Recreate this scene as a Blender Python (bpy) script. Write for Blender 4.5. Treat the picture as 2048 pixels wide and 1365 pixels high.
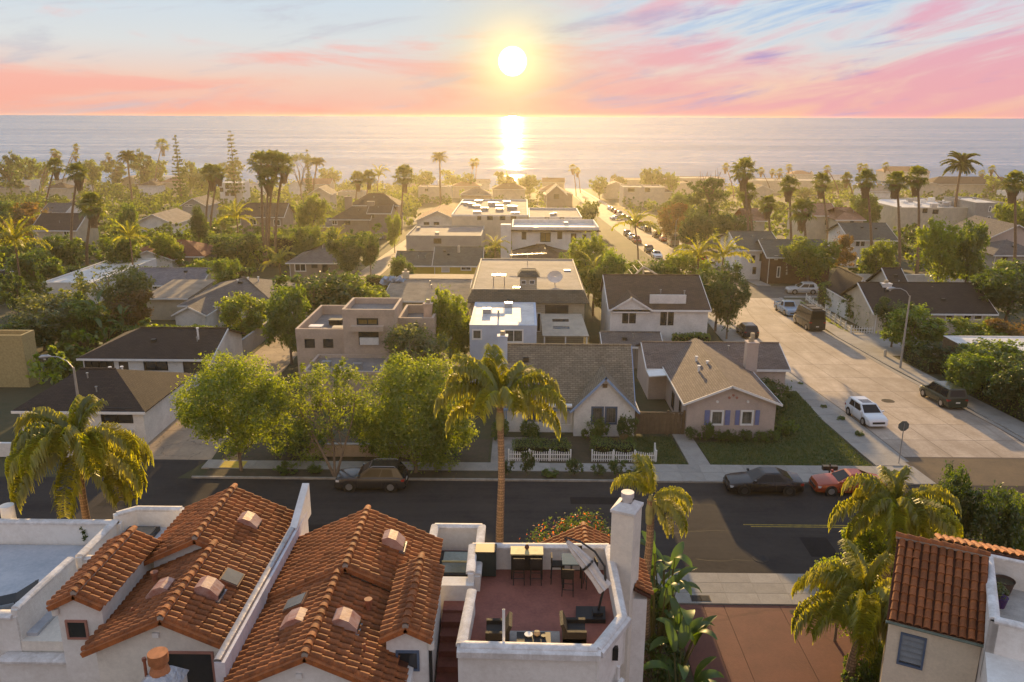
import bpy, bmesh, math, random
import numpy as np
from mathutils import Vector, Matrix
R = math.radians
random.seed(7)
for o in list(bpy.data.objects): bpy.data.objects.remove(o)
SC = bpy.context.scene
COL = SC.collection

# ------------------------------------------------------------------ camera
FPX, PITCH, CH, YAW, ROLL = 1620.0, R(15.5), 24.0, R(0.74), R(0.2)
_f = Vector((-math.sin(YAW)*math.cos(PITCH), math.cos(YAW)*math.cos(PITCH), -math.sin(PITCH)))
_r = Vector((math.cos(YAW), math.sin(YAW), 0.0)); _u = _r.cross(_f)
CR = _r*math.cos(ROLL)+_u*math.sin(ROLL); CU = _u*math.cos(ROLL)-_r*math.sin(ROLL); CF = _f
cam_d = bpy.data.cameras.new('camera'); cam = bpy.data.objects.new('camera', cam_d); COL.objects.link(cam)
m = Matrix((CR, CU, -CF)).transposed().to_4x4(); m.translation = (0, 0, CH); cam.matrix_world = m
cam_d.sensor_width = 36.0; cam_d.lens = 36.0*FPX/2048.0; cam_d.clip_start = 0.5; cam_d.clip_end = 120000
SC.camera = cam

# ------------------------------------------------------------------ sun and sky
SUN_AZ, SUN_EL, DISC_EL = R(-0.77), R(10.0), R(3.55)
sd = bpy.data.lights.new('sun', 'SUN'); sd.energy = 5.0; sd.color = (1.0, 0.65, 0.27); sd.angle = R(0.6)
sun = bpy.data.objects.new('sun', sd); COL.objects.link(sun)
_s = Vector((math.sin(SUN_AZ)*math.cos(SUN_EL), math.cos(SUN_AZ)*math.cos(SUN_EL), math.sin(SUN_EL)))
sun.rotation_euler = _s.to_track_quat('Z', 'Y').to_euler(); sun.location = (0, 60, 80)

W = bpy.data.worlds.new('World'); SC.world = W; W.use_nodes = True
class NT:
    """small node-tree writer"""
    def __init__(s, nt): s.nt = nt; s.n = nt.nodes; s.l = nt.links
    def node(s, t, **k):
        n = s.n.new(t)
        for a, v in k.items(): setattr(n, a, v)
        return n
    def set(s, sock, v):
        if hasattr(v, 'is_output') or isinstance(v, bpy.types.NodeSocket): s.l.new(v, sock)
        else:
            try: sock.default_value = v
            except Exception: sock.default_value = tuple(v)+(1.0,)
    def math(s, op, a, b=0.0, c=0.0, clamp=False):
        n = s.node('ShaderNodeMath', operation=op); n.use_clamp = clamp
        s.set(n.inputs[0], a); s.set(n.inputs[1], b); s.set(n.inputs[2], c); return n.outputs[0]
    def mix(s, f, a, b, blend='MIX'):
        n = s.node('ShaderNodeMix', data_type='RGBA', blend_type=blend); n.clamp_factor = True
        s.set(n.inputs[0], f); s.set(n.inputs[6], a if not isinstance(a, tuple) else tuple(a)[:3]+(1,)); s.set(n.inputs[7], b if not isinstance(b, tuple) else tuple(b)[:3]+(1,))
        return n.outputs[2]
    def rng(s, v, a, b, c=0.0, d=1.0, smooth=False):
        n = s.node('ShaderNodeMapRange'); n.clamp = True
        if smooth: n.interpolation_type = 'SMOOTHSTEP'
        for i, x in enumerate((v, a, b, c, d)): s.set(n.inputs[i], x)
        return n.outputs[0]
    def noise(s, vec, scale, detail=3, rough=0.5, dist=0.0, out=0):
        n = s.node('ShaderNodeTexNoise'); n.noise_dimensions = '3D'
        if vec is not None: s.set(n.inputs['Vector'], vec)
        s.set(n.inputs['Scale'], scale); s.set(n.inputs['Detail'], detail); s.set(n.inputs['Roughness'], rough); s.set(n.inputs['Distortion'], dist)
        return n.outputs[out]
    def ramp(s, f, stops, interp='LINEAR'):
        n = s.node('ShaderNodeValToRGB'); n.color_ramp.interpolation = interp
        e = n.color_ramp.elements
        while len(e) < len(stops): e.new(0.5)
        for i, (p, c) in enumerate(stops): e[i].position = p; e[i].color = tuple(c)+(1,)
        s.set(n.inputs[0], f); return n.outputs[0]
    def xyz(s, x, y, z):
        n = s.node('ShaderNodeCombineXYZ'); s.set(n.inputs[0], x); s.set(n.inputs[1], y); s.set(n.inputs[2], z); return n.outputs[0]

def make_sky():
    W.node_tree.nodes.clear(); t = NT(W.node_tree)
    out = t.node('ShaderNodeOutputWorld'); bg = t.node('ShaderNodeBackground')
    tc = t.node('ShaderNodeTexCoord'); sp = t.node('ShaderNodeSeparateXYZ'); t.l.new(tc.outputs['Generated'], sp.inputs[0])
    x, y, z = sp.outputs
    az = t.math('ARCTAN2', x, y); el = t.math('ARCSINE', z)                 # radians
    elp = t.math('MAXIMUM', el, 0.0)
    k = t.math('POWER', t.math('MULTIPLY', elp, 2/math.pi), 0.45)              # horizon-weighted height, 0..1
    def h(deg): return (deg/90.0)**0.45
    west = t.ramp(k, [(0.0, (.84, .40, .28)), (h(.7), (.84, .47, .37)), (h(2.2), (.84, .56, .44)), (h(4.5), (.68, .69, .68)), (h(9), (.54, .66, .77)), (h(28), (.50, .62, .78)), (1.0, (.32, .43, .64))])
    east = t.ramp(k, [(0.0, (.62, .53, .50)), (h(6), (.72, .61, .56)), (h(15), (.66, .63, .62)), (h(35), (.50, .56, .68)), (1.0, (.30, .40, .60))])
    we = t.rng(y, -0.5, 0.6, smooth=True)
    col = t.mix(we, east, west)
    # cloud sheets: streaks in azimuth/elevation space, tilted up to the right
    def streak(tilt, su, sv, scale, detail, dist, seed):
        u = t.math('ADD', t.math('MULTIPLY', az, math.cos(tilt)), t.math('MULTIPLY', el, math.sin(tilt)))
        v = t.math('SUBTRACT', t.math('MULTIPLY', el, math.cos(tilt)), t.math('MULTIPLY', az, math.sin(tilt)))
        return t.noise(t.xyz(t.math('MULTIPLY', u, su), t.math('MULTIPLY', v, sv), seed), scale, detail, .6, dist)
    right = t.rng(az, -0.12, 0.35, smooth=True)
    n1 = streak(R(13), 4.5, 30.0, 1.0, 9, .45, 3.1)
    n2 = streak(R(-3), 4.2, 24.0, 1.0, 9, .5, 9.4)
    n3 = streak(R(9), 6.0, 40.0, 1.0, 8, .4, 17.7)
    nn = t.mix(right, n2, n1)
    low = t.rng(el, 0.0, R(8), 1.0, 0.0)
    cover = t.math('ADD', nn, t.math('ADD', t.math('MULTIPLY', low, 0.09), t.math('MULTIPLY', right, 0.07)))
    m1 = t.rng(cover, 0.50, 0.72, smooth=True)
    fade = t.rng(el, R(7.5), R(24), 1.0, 0.12)
    pinkL = t.mix(low, (.90, .50, .46), (.88, .38, .29))
    pinkR = t.mix(low, (.76, .31, .43), (.76, .35, .40))
    pink = t.mix(right, pinkL, pinkR)
    col = t.mix(t.math('MULTIPLY', t.math('MULTIPLY', m1, fade), .82), col, pink)
    m2 = t.rng(n3, 0.52, 0.72, smooth=True)
    grey = t.mix(right, (.50, .49, .55), (.37, .29, .54))
    col = t.mix(t.math('MULTIPLY', t.math('MULTIPLY', m2, fade), t.rng(right, 0, 1, .62, .9)), col, grey)
    # deep clear patches, upper right
    m3 = t.rng(n1, 0.47, 0.32, smooth=True)
    col = t.mix(t.math('MULTIPLY', t.math('MULTIPLY', m3, right), t.rng(el, R(2.5), R(6), 0, .7)), col, (.27, .44, .72))
    # Nishita air light
    sk = t.node('ShaderNodeTexSky'); sk.sky_type = 'NISHITA'; sk.sun_disc = False; sk.sun_elevation = SUN_EL; sk.sun_rotation = SUN_AZ
    sk.altitude = 20; sk.dust_density = 0.0; sk.air_density = .7
    col = t.mix(1.0, col, t.mix(1.0, sk.outputs[0], (.002, .002, .0025), 'MULTIPLY'), 'ADD')
    # the sun and its aureole
    sv = t.node('ShaderNodeVectorMath', operation='DOT_PRODUCT'); t.l.new(tc.outputs['Generated'], sv.inputs[0])
    sv.inputs[1].default_value = (math.sin(SUN_AZ)*math.cos(DISC_EL), math.cos(SUN_AZ)*math.cos(DISC_EL), math.sin(DISC_EL))
    ang = t.math('MULTIPLY', t.math('ARCCOSINE', t.math('MINIMUM', sv.outputs['Value'], 1.0)), 180/math.pi)
    a1 = t.math('EXPONENT', t.math('MULTIPLY', t.math('POWER', t.math('DIVIDE', ang, 3.0), 1.35), -1.0))
    a2 = t.math('EXPONENT', t.math('MULTIPLY', ang, -0.36))
    col = t.mix(t.math('MULTIPLY', a1, .85), col, (1.0, .76, .30))
    col = t.mix(t.math('MULTIPLY', a2, .30), col, (.98, .70, .40))
    a3 = t.math('EXPONENT', t.math('MULTIPLY', t.math('POWER', t.math('DIVIDE', ang, 2.0), 2.0), -1.0))
    col = t.mix(1.0, col, t.mix(t.math('MULTIPLY', a3, 1.0), (0, 0, 0), (.55, .42, .20)), 'ADD')
    disc = t.rng(ang, .55, 1.0, 1.0, 0.0, True)
    col = t.mix(disc, col, (22, 20, 15))
    below = t.rng(el, R(-3), 0.0, 1.0, 0.0)
    col = t.mix(below, col, (.30, .27, .26))
    t.l.new(col, bg.inputs[0]); bg.inputs[1].default_value = 0.57
    t.l.new(bg.outputs[0], out.inputs[0])
make_sky()
SC.view_settings.view_transform = 'Standard'; SC.view_settings.look = 'None'
SC.view_settings.exposure = 0.90; SC.view_settings.gamma = 1.0; SC.view_settings.use_curve_mapping = False
cy = SC.cycles
cy.use_denoising = True; cy.max_bounces = 5; cy.diffuse_bounces = 3; cy.glossy_bounces = 2; cy.transmission_bounces = 3
cy.transparent_max_bounces = 4; cy.volume_bounces = 0; cy.sample_clamp_indirect = 4.0
cy.use_adaptive_sampling = True; cy.caustics_reflective = False; cy.caustics_refractive = False

# ------------------------------------------------------------------ where things stand
TK = [(-1e5, 0.0), (62, 0.0), (125, -2.0), (275, -9.3), (520, -20.0), (541, -22.5), (1e5, -22.5)]
def T(y):
    """height of the ground at distance y towards the sea"""
    for (a, za), (b, zb) in zip(TK, TK[1:]):
        if y <= b: return za+(zb-za)*(y-a)/(b-a)
    return TK[-1][1]
def _ray(px, py): return CF+CR*((px-1024)/FPX)+CU*((682.5-py)/FPX)
def P(px, py, z):
    """point of the photograph at absolute height z"""
    d = _ray(px, py); t = (z-CH)/d.z; return Vector((d.x*t, d.y*t, z))
def D(px, py, y):
    """point of the photograph at distance y"""
    d = _ray(px, py); t = y/d.y; return Vector((d.x*t, y, CH+d.z*t))
def G(px, py, h=0.0):
    """point of the photograph at height h above the sloping ground"""
    z = h
    for _ in range(60):
        q = P(px, py, min(z, CH-.5)); z = .5*z+.5*(T(q.y)+h)
    return P(px, py, z)
# ------------------------------------------------------------------ materials
MATS = {}
def mat(name, col, rough=.8, var=.12, scale=3.0, bump=.0, bscale=None, spec=.3, metal=0., col2=None, kind=None, p=None, rnd=0.0, coord='Object'):
    """procedural surface: colour mottled by noise, optional pattern laid along the faces' own metres (UV)"""
    if name in MATS: return MATS[name]
    M = bpy.data.materials.new(name); M.use_nodes = True; t = NT(M.node_tree); t.n.clear()
    out = t.node('ShaderNodeOutputMaterial'); b = t.node('ShaderNodeBsdfPrincipled'); t.l.new(b.outputs[0], out.inputs[0])
    tc = t.node('ShaderNodeTexCoord'); vec = tc.outputs[coord]
    c2 = col2 if col2 else tuple(c*.55 for c in col)
    big = t.noise(vec, scale, 5, .62); fine = t.noise(vec, scale*9, 3, .6)
    f = t.math('ADD', t.math('MULTIPLY', big, .65), t.math('MULTIPLY', fine, .35))
    base = t.mix(t.math('MULTIPLY', t.rng(f, .40, .68), min(1, var*4)), col, c2)
    h = t.noise(vec, bscale or scale*6, 4, .6)
    if kind == 'brick':            # courses: p = (width, height, mortar, joint colour)
        bt = t.node('ShaderNodeTexBrick'); bt.inputs['Scale'].default_value = 1.0
        t.l.new(tc.outputs['UV'], bt.inputs['Vector'])
        bt.inputs['Brick Width'].default_value = p[0]; bt.inputs['Row Height'].default_value = p[1]; bt.inputs['Mortar Size'].default_value = p[2]
        bt.inputs['Color1'].default_value = (1, 1, 1, 1); bt.inputs['Color2'].default_value = (p[4], p[4], p[4], 1); bt.inputs['Mortar'].default_value = (p[3], p[3], p[3], 1)
        bt.inputs['Bias'].default_value = 0.0; bt.inputs['Mortar Smooth'].default_value = .3
        base = t.mix(1.0, base, bt.outputs['Color'], 'MULTIPLY')
        h = t.math('ADD', t.math('MULTIPLY', h, .4), t.math('MULTIPLY', t.math('SUBTRACT', 1.0, bt.outputs['Fac']), .6))
    if kind == 'planks':           # p = (board width, dark gap)
        s = t.node('ShaderNodeSeparateXYZ'); t.l.new(tc.outputs['UV'], s.inputs[0])
        u = t.math('FRACT', t.math('DIVIDE', s.outputs[p[1]], p[0])); g = t.rng(t.math('ABSOLUTE', t.math('SUBTRACT', u, .5)), .42, .48, 1., .35)
        base = t.mix(1.0, base, t.xyz(g, g, g), 'MULTIPLY'); h = t.math('ADD', t.math('MULTIPLY', h, .3), g)
    if kind == 'streak':           # stains running along u
        mp = t.node('ShaderNodeMapping'); t.l.new(vec, mp.inputs[0]); mp.inputs['Scale'].default_value = p
        s = t.noise(mp.outputs[0], 1.0, 6, .65, .6)
        base = t.mix(t.rng(s, .42, .66, 0, .75), base, c2)
    if kind == 'crack':
        v = t.node('ShaderNodeTexVoronoi'); v.feature = 'DISTANCE_TO_EDGE'; v.inputs['Scale'].default_value = p[0]
        wv = t.node('ShaderNodeVectorMath', operation='ADD'); t.l.new(vec, wv.inputs[0]); t.l.new(t.noise(vec, p[0]*3, 3, .6, 0, 1), wv.inputs[1])
        t.l.new(wv.outputs[0], v.inputs['Vector'])
        base = t.mix(t.rng(v.outputs['Distance'], .004, .014, p[1], 0.), base, tuple(c*.35 for c in col))
    if rnd:
        oi = t.node('ShaderNodeObjectInfo'); ge = t.node('ShaderNodeNewGeometry')
        r = t.math('FRACT', t.math('ADD', oi.outputs['Random'], ge.outputs['Random Per Island']))
        k = t.math('ADD', 1.0-rnd, t.math('MULTIPLY', r, 2*rnd)); base = t.mix(1.0, base, t.xyz(k, k, k), 'MULTIPLY')
    t.l.new(base, b.inputs['Base Color'])
    b.inputs['Roughness'].default_value = rough; b.inputs['Metallic'].default_value = metal
    b.inputs['Specular IOR Level'].default_value = spec
    if bump:
        bn = t.node('ShaderNodeBump'); bn.inputs['Strength'].default_value = bump; bn.inputs['Distance'].default_value = .05
        t.l.new(h, bn.inputs['Height']); t.l.new(bn.outputs[0], b.inputs['Normal'])
    MATS[name] = M; return M

def leaf_mat(name, c1, c2, trans=.45, c3=None, gloss=.12):
    """thin leaves: part of the light passes through; every leaf its own shade"""
    M = bpy.data.materials.new(name); M.use_nodes = True; t = NT(M.node_tree); t.n.clear()
    out = t.node('ShaderNodeOutputMaterial'); ge = t.node('ShaderNodeNewGeometry'); oi = t.node('ShaderNodeObjectInfo'); tc = t.node('ShaderNodeTexCoord')
    r = ge.outputs['Random Per Island']
    n = t.noise(tc.outputs['Object'], .9, 3)
    f = t.math('ADD', t.math('MULTIPLY', r, .6), t.math('MULTIPLY', t.rng(n, .35, .65), .4))
    c = t.mix(f, c1, c2)
    if c3: c = t.mix(t.rng(r, .86, .93), c, c3)
    k = t.math('ADD', .82, t.math('MULTIPLY', oi.outputs['Random'], .36)); c = t.mix(1., c, t.xyz(k, k, t.math('MULTIPLY', k, .95)), 'MULTIPLY')
    d = t.node('ShaderNodeBsdfDiffuse'); t.l.new(c, d.inputs[0])
    tr = t.node('ShaderNodeBsdfTranslucent'); t.l.new(t.mix(1., c, (2.6, 2.3, .5), 'MULTIPLY'), tr.inputs[0])
    g = t.node('ShaderNodeBsdfGlossy'); g.inputs['Roughness'].default_value = .45
    m1 = t.node('ShaderNodeMixShader'); m1.inputs[0].default_value = trans; t.l.new(d.outputs[0], m1.inputs[1]); t.l.new(tr.outputs[0], m1.inputs[2])
    m2 = t.node('ShaderNodeMixShader'); m2.inputs[0].default_value = gloss*.5; t.l.new(m1.outputs[0], m2.inputs[1]); t.l.new(g.outputs[0], m2.inputs[2])
    t.l.new(m2.outputs[0], out.inputs[0]); MATS[name] = M; return M

STUCCO = mat('white_stucco', (.80, .77, .72), .85, .2, .7, .35, 9, col2=(.60, .55, .49))
STUCCO_S = mat('weathered_white_stucco', (.80, .77, .74), .85, .25, 1.0, .35, 9, col2=(.50, .46, .42), kind='streak', p=(2.2, 2.2, .35))
CREAM = mat('cream_stucco', (.72, .62, .47), .85, .12, 1.2, .3, 9)
TILE = mat('clay_tile', (.39, .125, .037), .78, .3, 4, .3, 20, rnd=.26, col2=(.13, .05, .024), spec=.25)
TILEBED = mat('clay_tile_bed', (.09, .032, .018), .9, .2, 5)
CAPT = mat('ridge_mortar', (.40, .33, .27), .9, .2, 8)
COPPER = mat('pink_metal_hood', (.34, .13, .085), .45, .3, 3, .15, 6, col2=(.50, .34, .28), kind='streak', p=(1.2, 12, 1.2))
ALU = mat('grey_metal_cap', (.42, .40, .41), .38, .3, 2, .4, 3, metal=.7, col2=(.30, .25, .22))
ASPH = mat('asphalt', (.036, .032, .031), .95, .25, .35, .3, 30, kind='streak', p=(.07, .9, 1), col2=(.058, .051, .046), spec=.10)
ASPHB = mat('brown_asphalt', (.15, .105, .065), .9, .25, .5, .3, 30, col2=(.09, .07, .05))
CONC = mat('concrete', (.33, .30, .26), .85, .2, 1.1, .2, 14, rnd=.10, col2=(.22, .20, .18))
CONCR = mat('street_concrete', (.46, .37, .29), .8, .3, .5, .2, 12, rnd=.09, kind='streak', p=(1.0, .12, 1), col2=(.28, .215, .16), spec=.4)
PINKC = mat('red_tinted_concrete', (.185, .070, .048), .8, .2, .8, .15, 14, rnd=.07, kind='crack', p=(.13, .3), col2=(.125, .05, .037))
KERB = mat('kerb_concrete', (.36, .33, .29), .85, .25, 2, .2, 12)
GRASS = mat('lawn', (.052, .080, .018), .95, .35, .9, .9, 26, col2=(.105, .098, .035))
SOIL = mat('garden_soil', (.085, .062, .042), .95, .3, 2, .8, 14, col2=(.05, .05, .025))
DECKR = mat('red_deck_coating', (.30, .112, .080), .7, .25, 1, .1, 14, col2=(.17, .062, .05))
DECKG = mat('grey_deck_coating', (.50, .51, .53), .65, .25, .8, .1, 14, col2=(.33, .36, .40))
WHITE = mat('white_paint', (.80, .78, .74), .6, .08, 2, .0)
DARKW = mat('dark_wicker', (.035, .028, .022), .7, .2, 20, .5, 60)
BLACK = mat('black_plastic', (.018, .018, .020), .5, .1, 6)
METALD = mat('dark_metal', (.05, .05, .05), .45, .1, 6, metal=.6)
METALG = mat('galvanised_metal', (.42, .42, .42), .4, .1, 6, metal=.7)
GLASS = mat('window_glass', (.035, .038, .040), .08, .15, .8, spec=.7)
CARGLASS = mat('tinted_car_glass', (.010, .010, .012), .06, .05, 2, spec=.25)
GLASSL = mat('curtained_glass', (.20, .19, .16), .15, .5, 1.5, spec=.6, kind='streak', p=(9, 9, .2), col2=(.05, .05, .045))
BLUEF = mat('blue_grey_paint', (.10, .14, .21), .6, .1, 3)
PINKF = mat('dusty_pink_paint', (.42, .20, .15), .6, .1, 3)
SHUT = mat('periwinkle_paint', (.17, .20, .38), .6, .1, 3)
WOOD = mat('weathered_wood', (.20, .135, .08), .85, .3, 3, .3, 12, kind='streak', p=(12, 12, .5))
WOODL = mat('pale_table_wood', (.62, .50, .24), .6, .2, 2, .1, 8)
BARK = mat('grey_bark', (.23, .17, .12), .9, .3, 3, .6, 10, col2=(.12, .09, .065))
PBARK = mat('palm_bark', (.33, .22, .135), .9, .3, 4, .5, 10, kind='brick', p=(5., .14, .03, .55, .9), col2=(.20, .13, .085))
SKIRT = mat('dead_frond_skirt', (.27, .18, .095), .95, .4, 5, .6, 20)
MARK = mat('worn_yellow_paint', (.42, .29, .03), .8, .5, 3, col2=(.09, .075, .04))
MARKW = mat('worn_white_paint', (.6, .58, .52), .8, .3, 3)
TACT = mat('yellow_tactile', (.58, .42, .05), .8, .2, 4)
IRON = mat('cast_iron', (.06, .045, .035), .7, .2, 9, .5, 40, metal=.3)
CANVAS = mat('pale_canvas', (.68, .62, .56), .85, .15, 3, .3, 8)
TYRE = mat('tyre_rubber', (.018, .018, .018), .8, .1, 9)
RIM = mat('alloy_rim', (.50, .50, .50), .3, .1, 5, metal=.8)
RIMD = mat('dark_rim', (.10, .10, .10), .35, .1, 5, metal=.8)
LAMPC = mat('clear_lamp', (.62, .62, .62), .15, .1, 5, spec=.7)
LAMPR = mat('red_lamp', (.30, .02, .015), .2, .1, 5, spec=.7)
PLATE = mat('number_plate', (.70, .68, .62), .5, .1, 30)
OLIVE = leaf_mat('leaf_green', (0.0494, 0.0962, 0.0104), (0.1235, 0.1755, 0.0156), .55)
YELLOWG = leaf_mat('leaf_yellow_green', (0.0858, 0.143, 0.0104), (0.195, 0.2366, 0.0156), .58)
DARKG = leaf_mat('leaf_dark_green', (0.0286, 0.0624, 0.0104), (0.0754, 0.117, 0.0169), .45)
GREYG = leaf_mat('leaf_grey_green', (0.078, 0.1105, 0.0494), (0.1625, 0.182, 0.0754), .42)
RUSTG = leaf_mat('leaf_rusty', (0.078, 0.0845, 0.0195), (0.208, 0.1105, 0.0286), .4)
PALMG = leaf_mat('palm_leaf', (.140, .170, .013), (.300, .300, .020), .62, gloss=.12)
PALMF = leaf_mat('fan_palm_leaf', (0.0715, 0.104, 0.0182), (0.1495, 0.169, 0.026), .48)
BANANA = leaf_mat('banana_leaf', (.040, .090, .012), (.075, .130, .018), .35, gloss=.10)
BOUG = leaf_mat('bougainvillea_leaf', (.040, .090, .010), (.095, .135, .014), .45, c3=(.62, .16, .10))

# ------------------------------------------------------------------ mesh writing
def link(o, parent=None):
    COL.objects.link(o)
    if parent is not None: o.parent = parent
    return o
def tag(o, label=None, cat=None, group=None, kind=None):
    if label: o['label'] = label
    if cat: o['category'] = cat
    if group: o['group'] = group
    if kind: o['kind'] = kind
    return o
def thing(name, label, cat, loc=(0, 0, 0), rz=0., group=None):
    o = bpy.data.objects.new(name, None); o.empty_display_size = .3; o.location = loc; o.rotation_euler = (0, 0, rz)
    link(o); return tag(o, label, cat, group)
class MB:
    """collects shapes; build() links them as one mesh object"""
    def __init__(s): s.v = []; s.f = []
    def face(s, *pts):
        n = len(s.v); s.v += [tuple(p) for p in pts]; s.f.append(tuple(range(n, n+len(pts)))); return s
    def box(s, x0, x1, y0, y1, z0, z1):
        n = len(s.v); s.v += [(x, y, z) for z in (z0, z1) for x, y in ((x0, y0), (x1, y0), (x1, y1), (x0, y1))]
        for q in ((3, 2, 1, 0), (4, 5, 6, 7), (0, 1, 5, 4), (1, 2, 6, 5), (2, 3, 7, 6), (3, 0, 4, 7)): s.f.append(tuple(n+i for i in q))
        return s
    def prism(s, poly, z0, z1):
        """poly counter-clockwise in xy; z0/z1 numbers or per-point lists"""
        k = len(poly); n = len(s.v); a = z0 if hasattr(z0, '__len__') else [z0]*k; b = z1 if hasattr(z1, '__len__') else [z1]*k
        s.v += [(p[0], p[1], a[i]) for i, p in enumerate(poly)]+[(p[0], p[1], b[i]) for i, p in enumerate(poly)]
        s.f.append(tuple(n+i for i in reversed(range(k)))); s.f.append(tuple(n+k+i for i in range(k)))
        for i in range(k): j = (i+1) % k; s.f.append((n+i, n+j, n+k+j, n+k+i))
        return s
    def slab(s, quad, th):
        """a plate of thickness th under a quad (any plane)"""
        a = [Vector(q) for q in quad]; nn = (a[1]-a[0]).cross(a[2]-a[0]).normalized()
        if nn.z < 0: a.reverse(); nn = -nn
        b = [q-nn*th for q in a]; n = len(s.v); k = len(a); s.v += [tuple(q) for q in a+b]
        s.f.append(tuple(n+i for i in range(k))); s.f.append(tuple(n+k+i for i in reversed(range(k))))
        for i in range(k): j = (i+1) % k; s.f.append((n+i, n+k+i, n+k+j, n+j))
        return s
    def tube(s, pts, rad, k=8, cap=True):
        pts = [Vector(p) for p in pts]; rad = rad if hasattr(rad, '__len__') else [rad]*len(pts); n0 = len(s.v)
        for i, p in enumerate(pts):
            d = (pts[min(i+1, len(pts)-1)]-pts[max(i-1, 0)]).normalized()
            a = d.cross(Vector((0, 0, 1)) if abs(d.z) < .95 else Vector((1, 0, 0))).normalized(); b = d.cross(a)
            for j in range(k):
                t = 2*math.pi*j/k; s.v.append(tuple(p+(a*math.cos(t)+b*math.sin(t))*rad[i]))
        for i in range(len(pts)-1):
            for j in range(k):
                q = (j+1) % k; s.f.append((n0+i*k+j, n0+i*k+q, n0+(i+1)*k+q, n0+(i+1)*k+j))
        if cap: s.f.append(tuple(n0+j for j in reversed(range(k)))); s.f.append(tuple(n0+(len(pts)-1)*k+j for j in range(k)))
        return s
    def cyl(s, c, r, z0, z1, k=16, r1=None): return s.tube([(c[0], c[1], z0), (c[0], c[1], z1)], [r, r if r1 is None else r1], k)
    def wall(s, o, u, w, h, holes=(), th=.15, nrm=None):
        """upright wall face from o along u; holes (u0,v0,u1,v1) are cut and get reveals th deep"""
        o = Vector(o); u = Vector(u).normalized(); z = Vector((0, 0, 1)); n = Vector(nrm) if nrm is not None else u.cross(z)
        us = sorted({0., w, *[q[0] for q in holes], *[q[2] for q in holes]}); vs = sorted({0., h, *[q[1] for q in holes], *[q[3] for q in holes]})
        pt = lambda a, b, d=0.: o+u*a+z*b-n*d
        for a, b in zip(us, us[1:]):
            for c, d in zip(vs, vs[1:]):
                m_, k_ = (a+b)/2, (c+d)/2
                if any(q[0] < m_ < q[2] and q[1] < k_ < q[3] for q in holes): continue
                s.face(pt(a, c), pt(b, c), pt(b, d), pt(a, d))
        for a, c, b, d in holes:
            s.face(pt(a, c), pt(a, c, th), pt(b, c, th), pt(b, c)); s.face(pt(a, d), pt(b, d), pt(b, d, th), pt(a, d, th))
            s.face(pt(a, c), pt(a, d), pt(a, d, th), pt(a, c, th)); s.face(pt(b, c), pt(b, c, th), pt(b, d, th), pt(b, d))
        return s
    def mesh(s, name, m_, smooth=False, off=None):
        me = bpy.data.meshes.new(name); v = s.v
        if off is not None: v = [(a-off[0], b-off[1], c-off[2]) for a, b, c in v]
        me.from_pydata(v, [], s.f); me.materials.append(m_)
        uv = me.uv_layers.new(name='UVMap'); ud = np.zeros((len(me.loops), 2))
        V = np.array(v); i = 0
        for f in s.f:
            p = V[list(f)]; nx = p-p[0]; n = np.zeros(3)
            for a in range(1, len(f)-1): n += np.cross(nx[a], nx[a+1])
            L = np.linalg.norm(n); n = n/L if L > 1e-12 else np.array((0, 0, 1.))
            if abs(n[2]) > .98: ua, va = np.array((1., 0, 0)), np.array((0, 1., 0))
            else:
                ua = np.cross((0, 0, 1.), n); ua /= np.linalg.norm(ua); va = np.cross(n, ua)
            ud[i:i+len(f), 0] = p@ua; ud[i:i+len(f), 1] = p@va; i += len(f)
        uv.data.foreach_set('uv', ud.ravel())
        if smooth:
            me.polygons.foreach_set('use_smooth', [True]*len(me.polygons)); me.set_sharp_from_angle(angle=R(38))
        me.update(); return me
    def build(s, name, m_, parent=None, smooth=False, local=False):
        off = None
        if parent is not None and not local:
            p = parent; off = Vector((0, 0, 0))
            while p is not None: off = off+p.location; p = p.parent
        o = bpy.data.objects.new(name, s.mesh(name, m_, smooth, off)); return link(o, parent)
def copy_tree(o, parent=None):
    c = o.copy(); link(c); c.parent = parent
    for ch in o.children: copy_tree(ch, c)
    return c
def struct(name, mb, m_, dz=0):
    o = mb.build(name, m_); o['kind'] = 'structure'; return o
def np_mesh(name, verts, quads, m_):
    me = bpy.data.meshes.new(name); verts = np.asarray(verts, dtype=np.float32); quads = np.asarray(quads, dtype=np.int32)
    nf, k = quads.shape; me.vertices.add(len(verts)); me.vertices.foreach_set('co', verts.ravel())
    me.loops.add(nf*k); me.loops.foreach_set('vertex_index', quads.ravel())
    me.polygons.add(nf); me.polygons.foreach_set('loop_start', np.arange(0, nf*k, k, dtype=np.int32))
    me.materials.append(m_); me.update(calc_edges=True); me.validate(); return me
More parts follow.
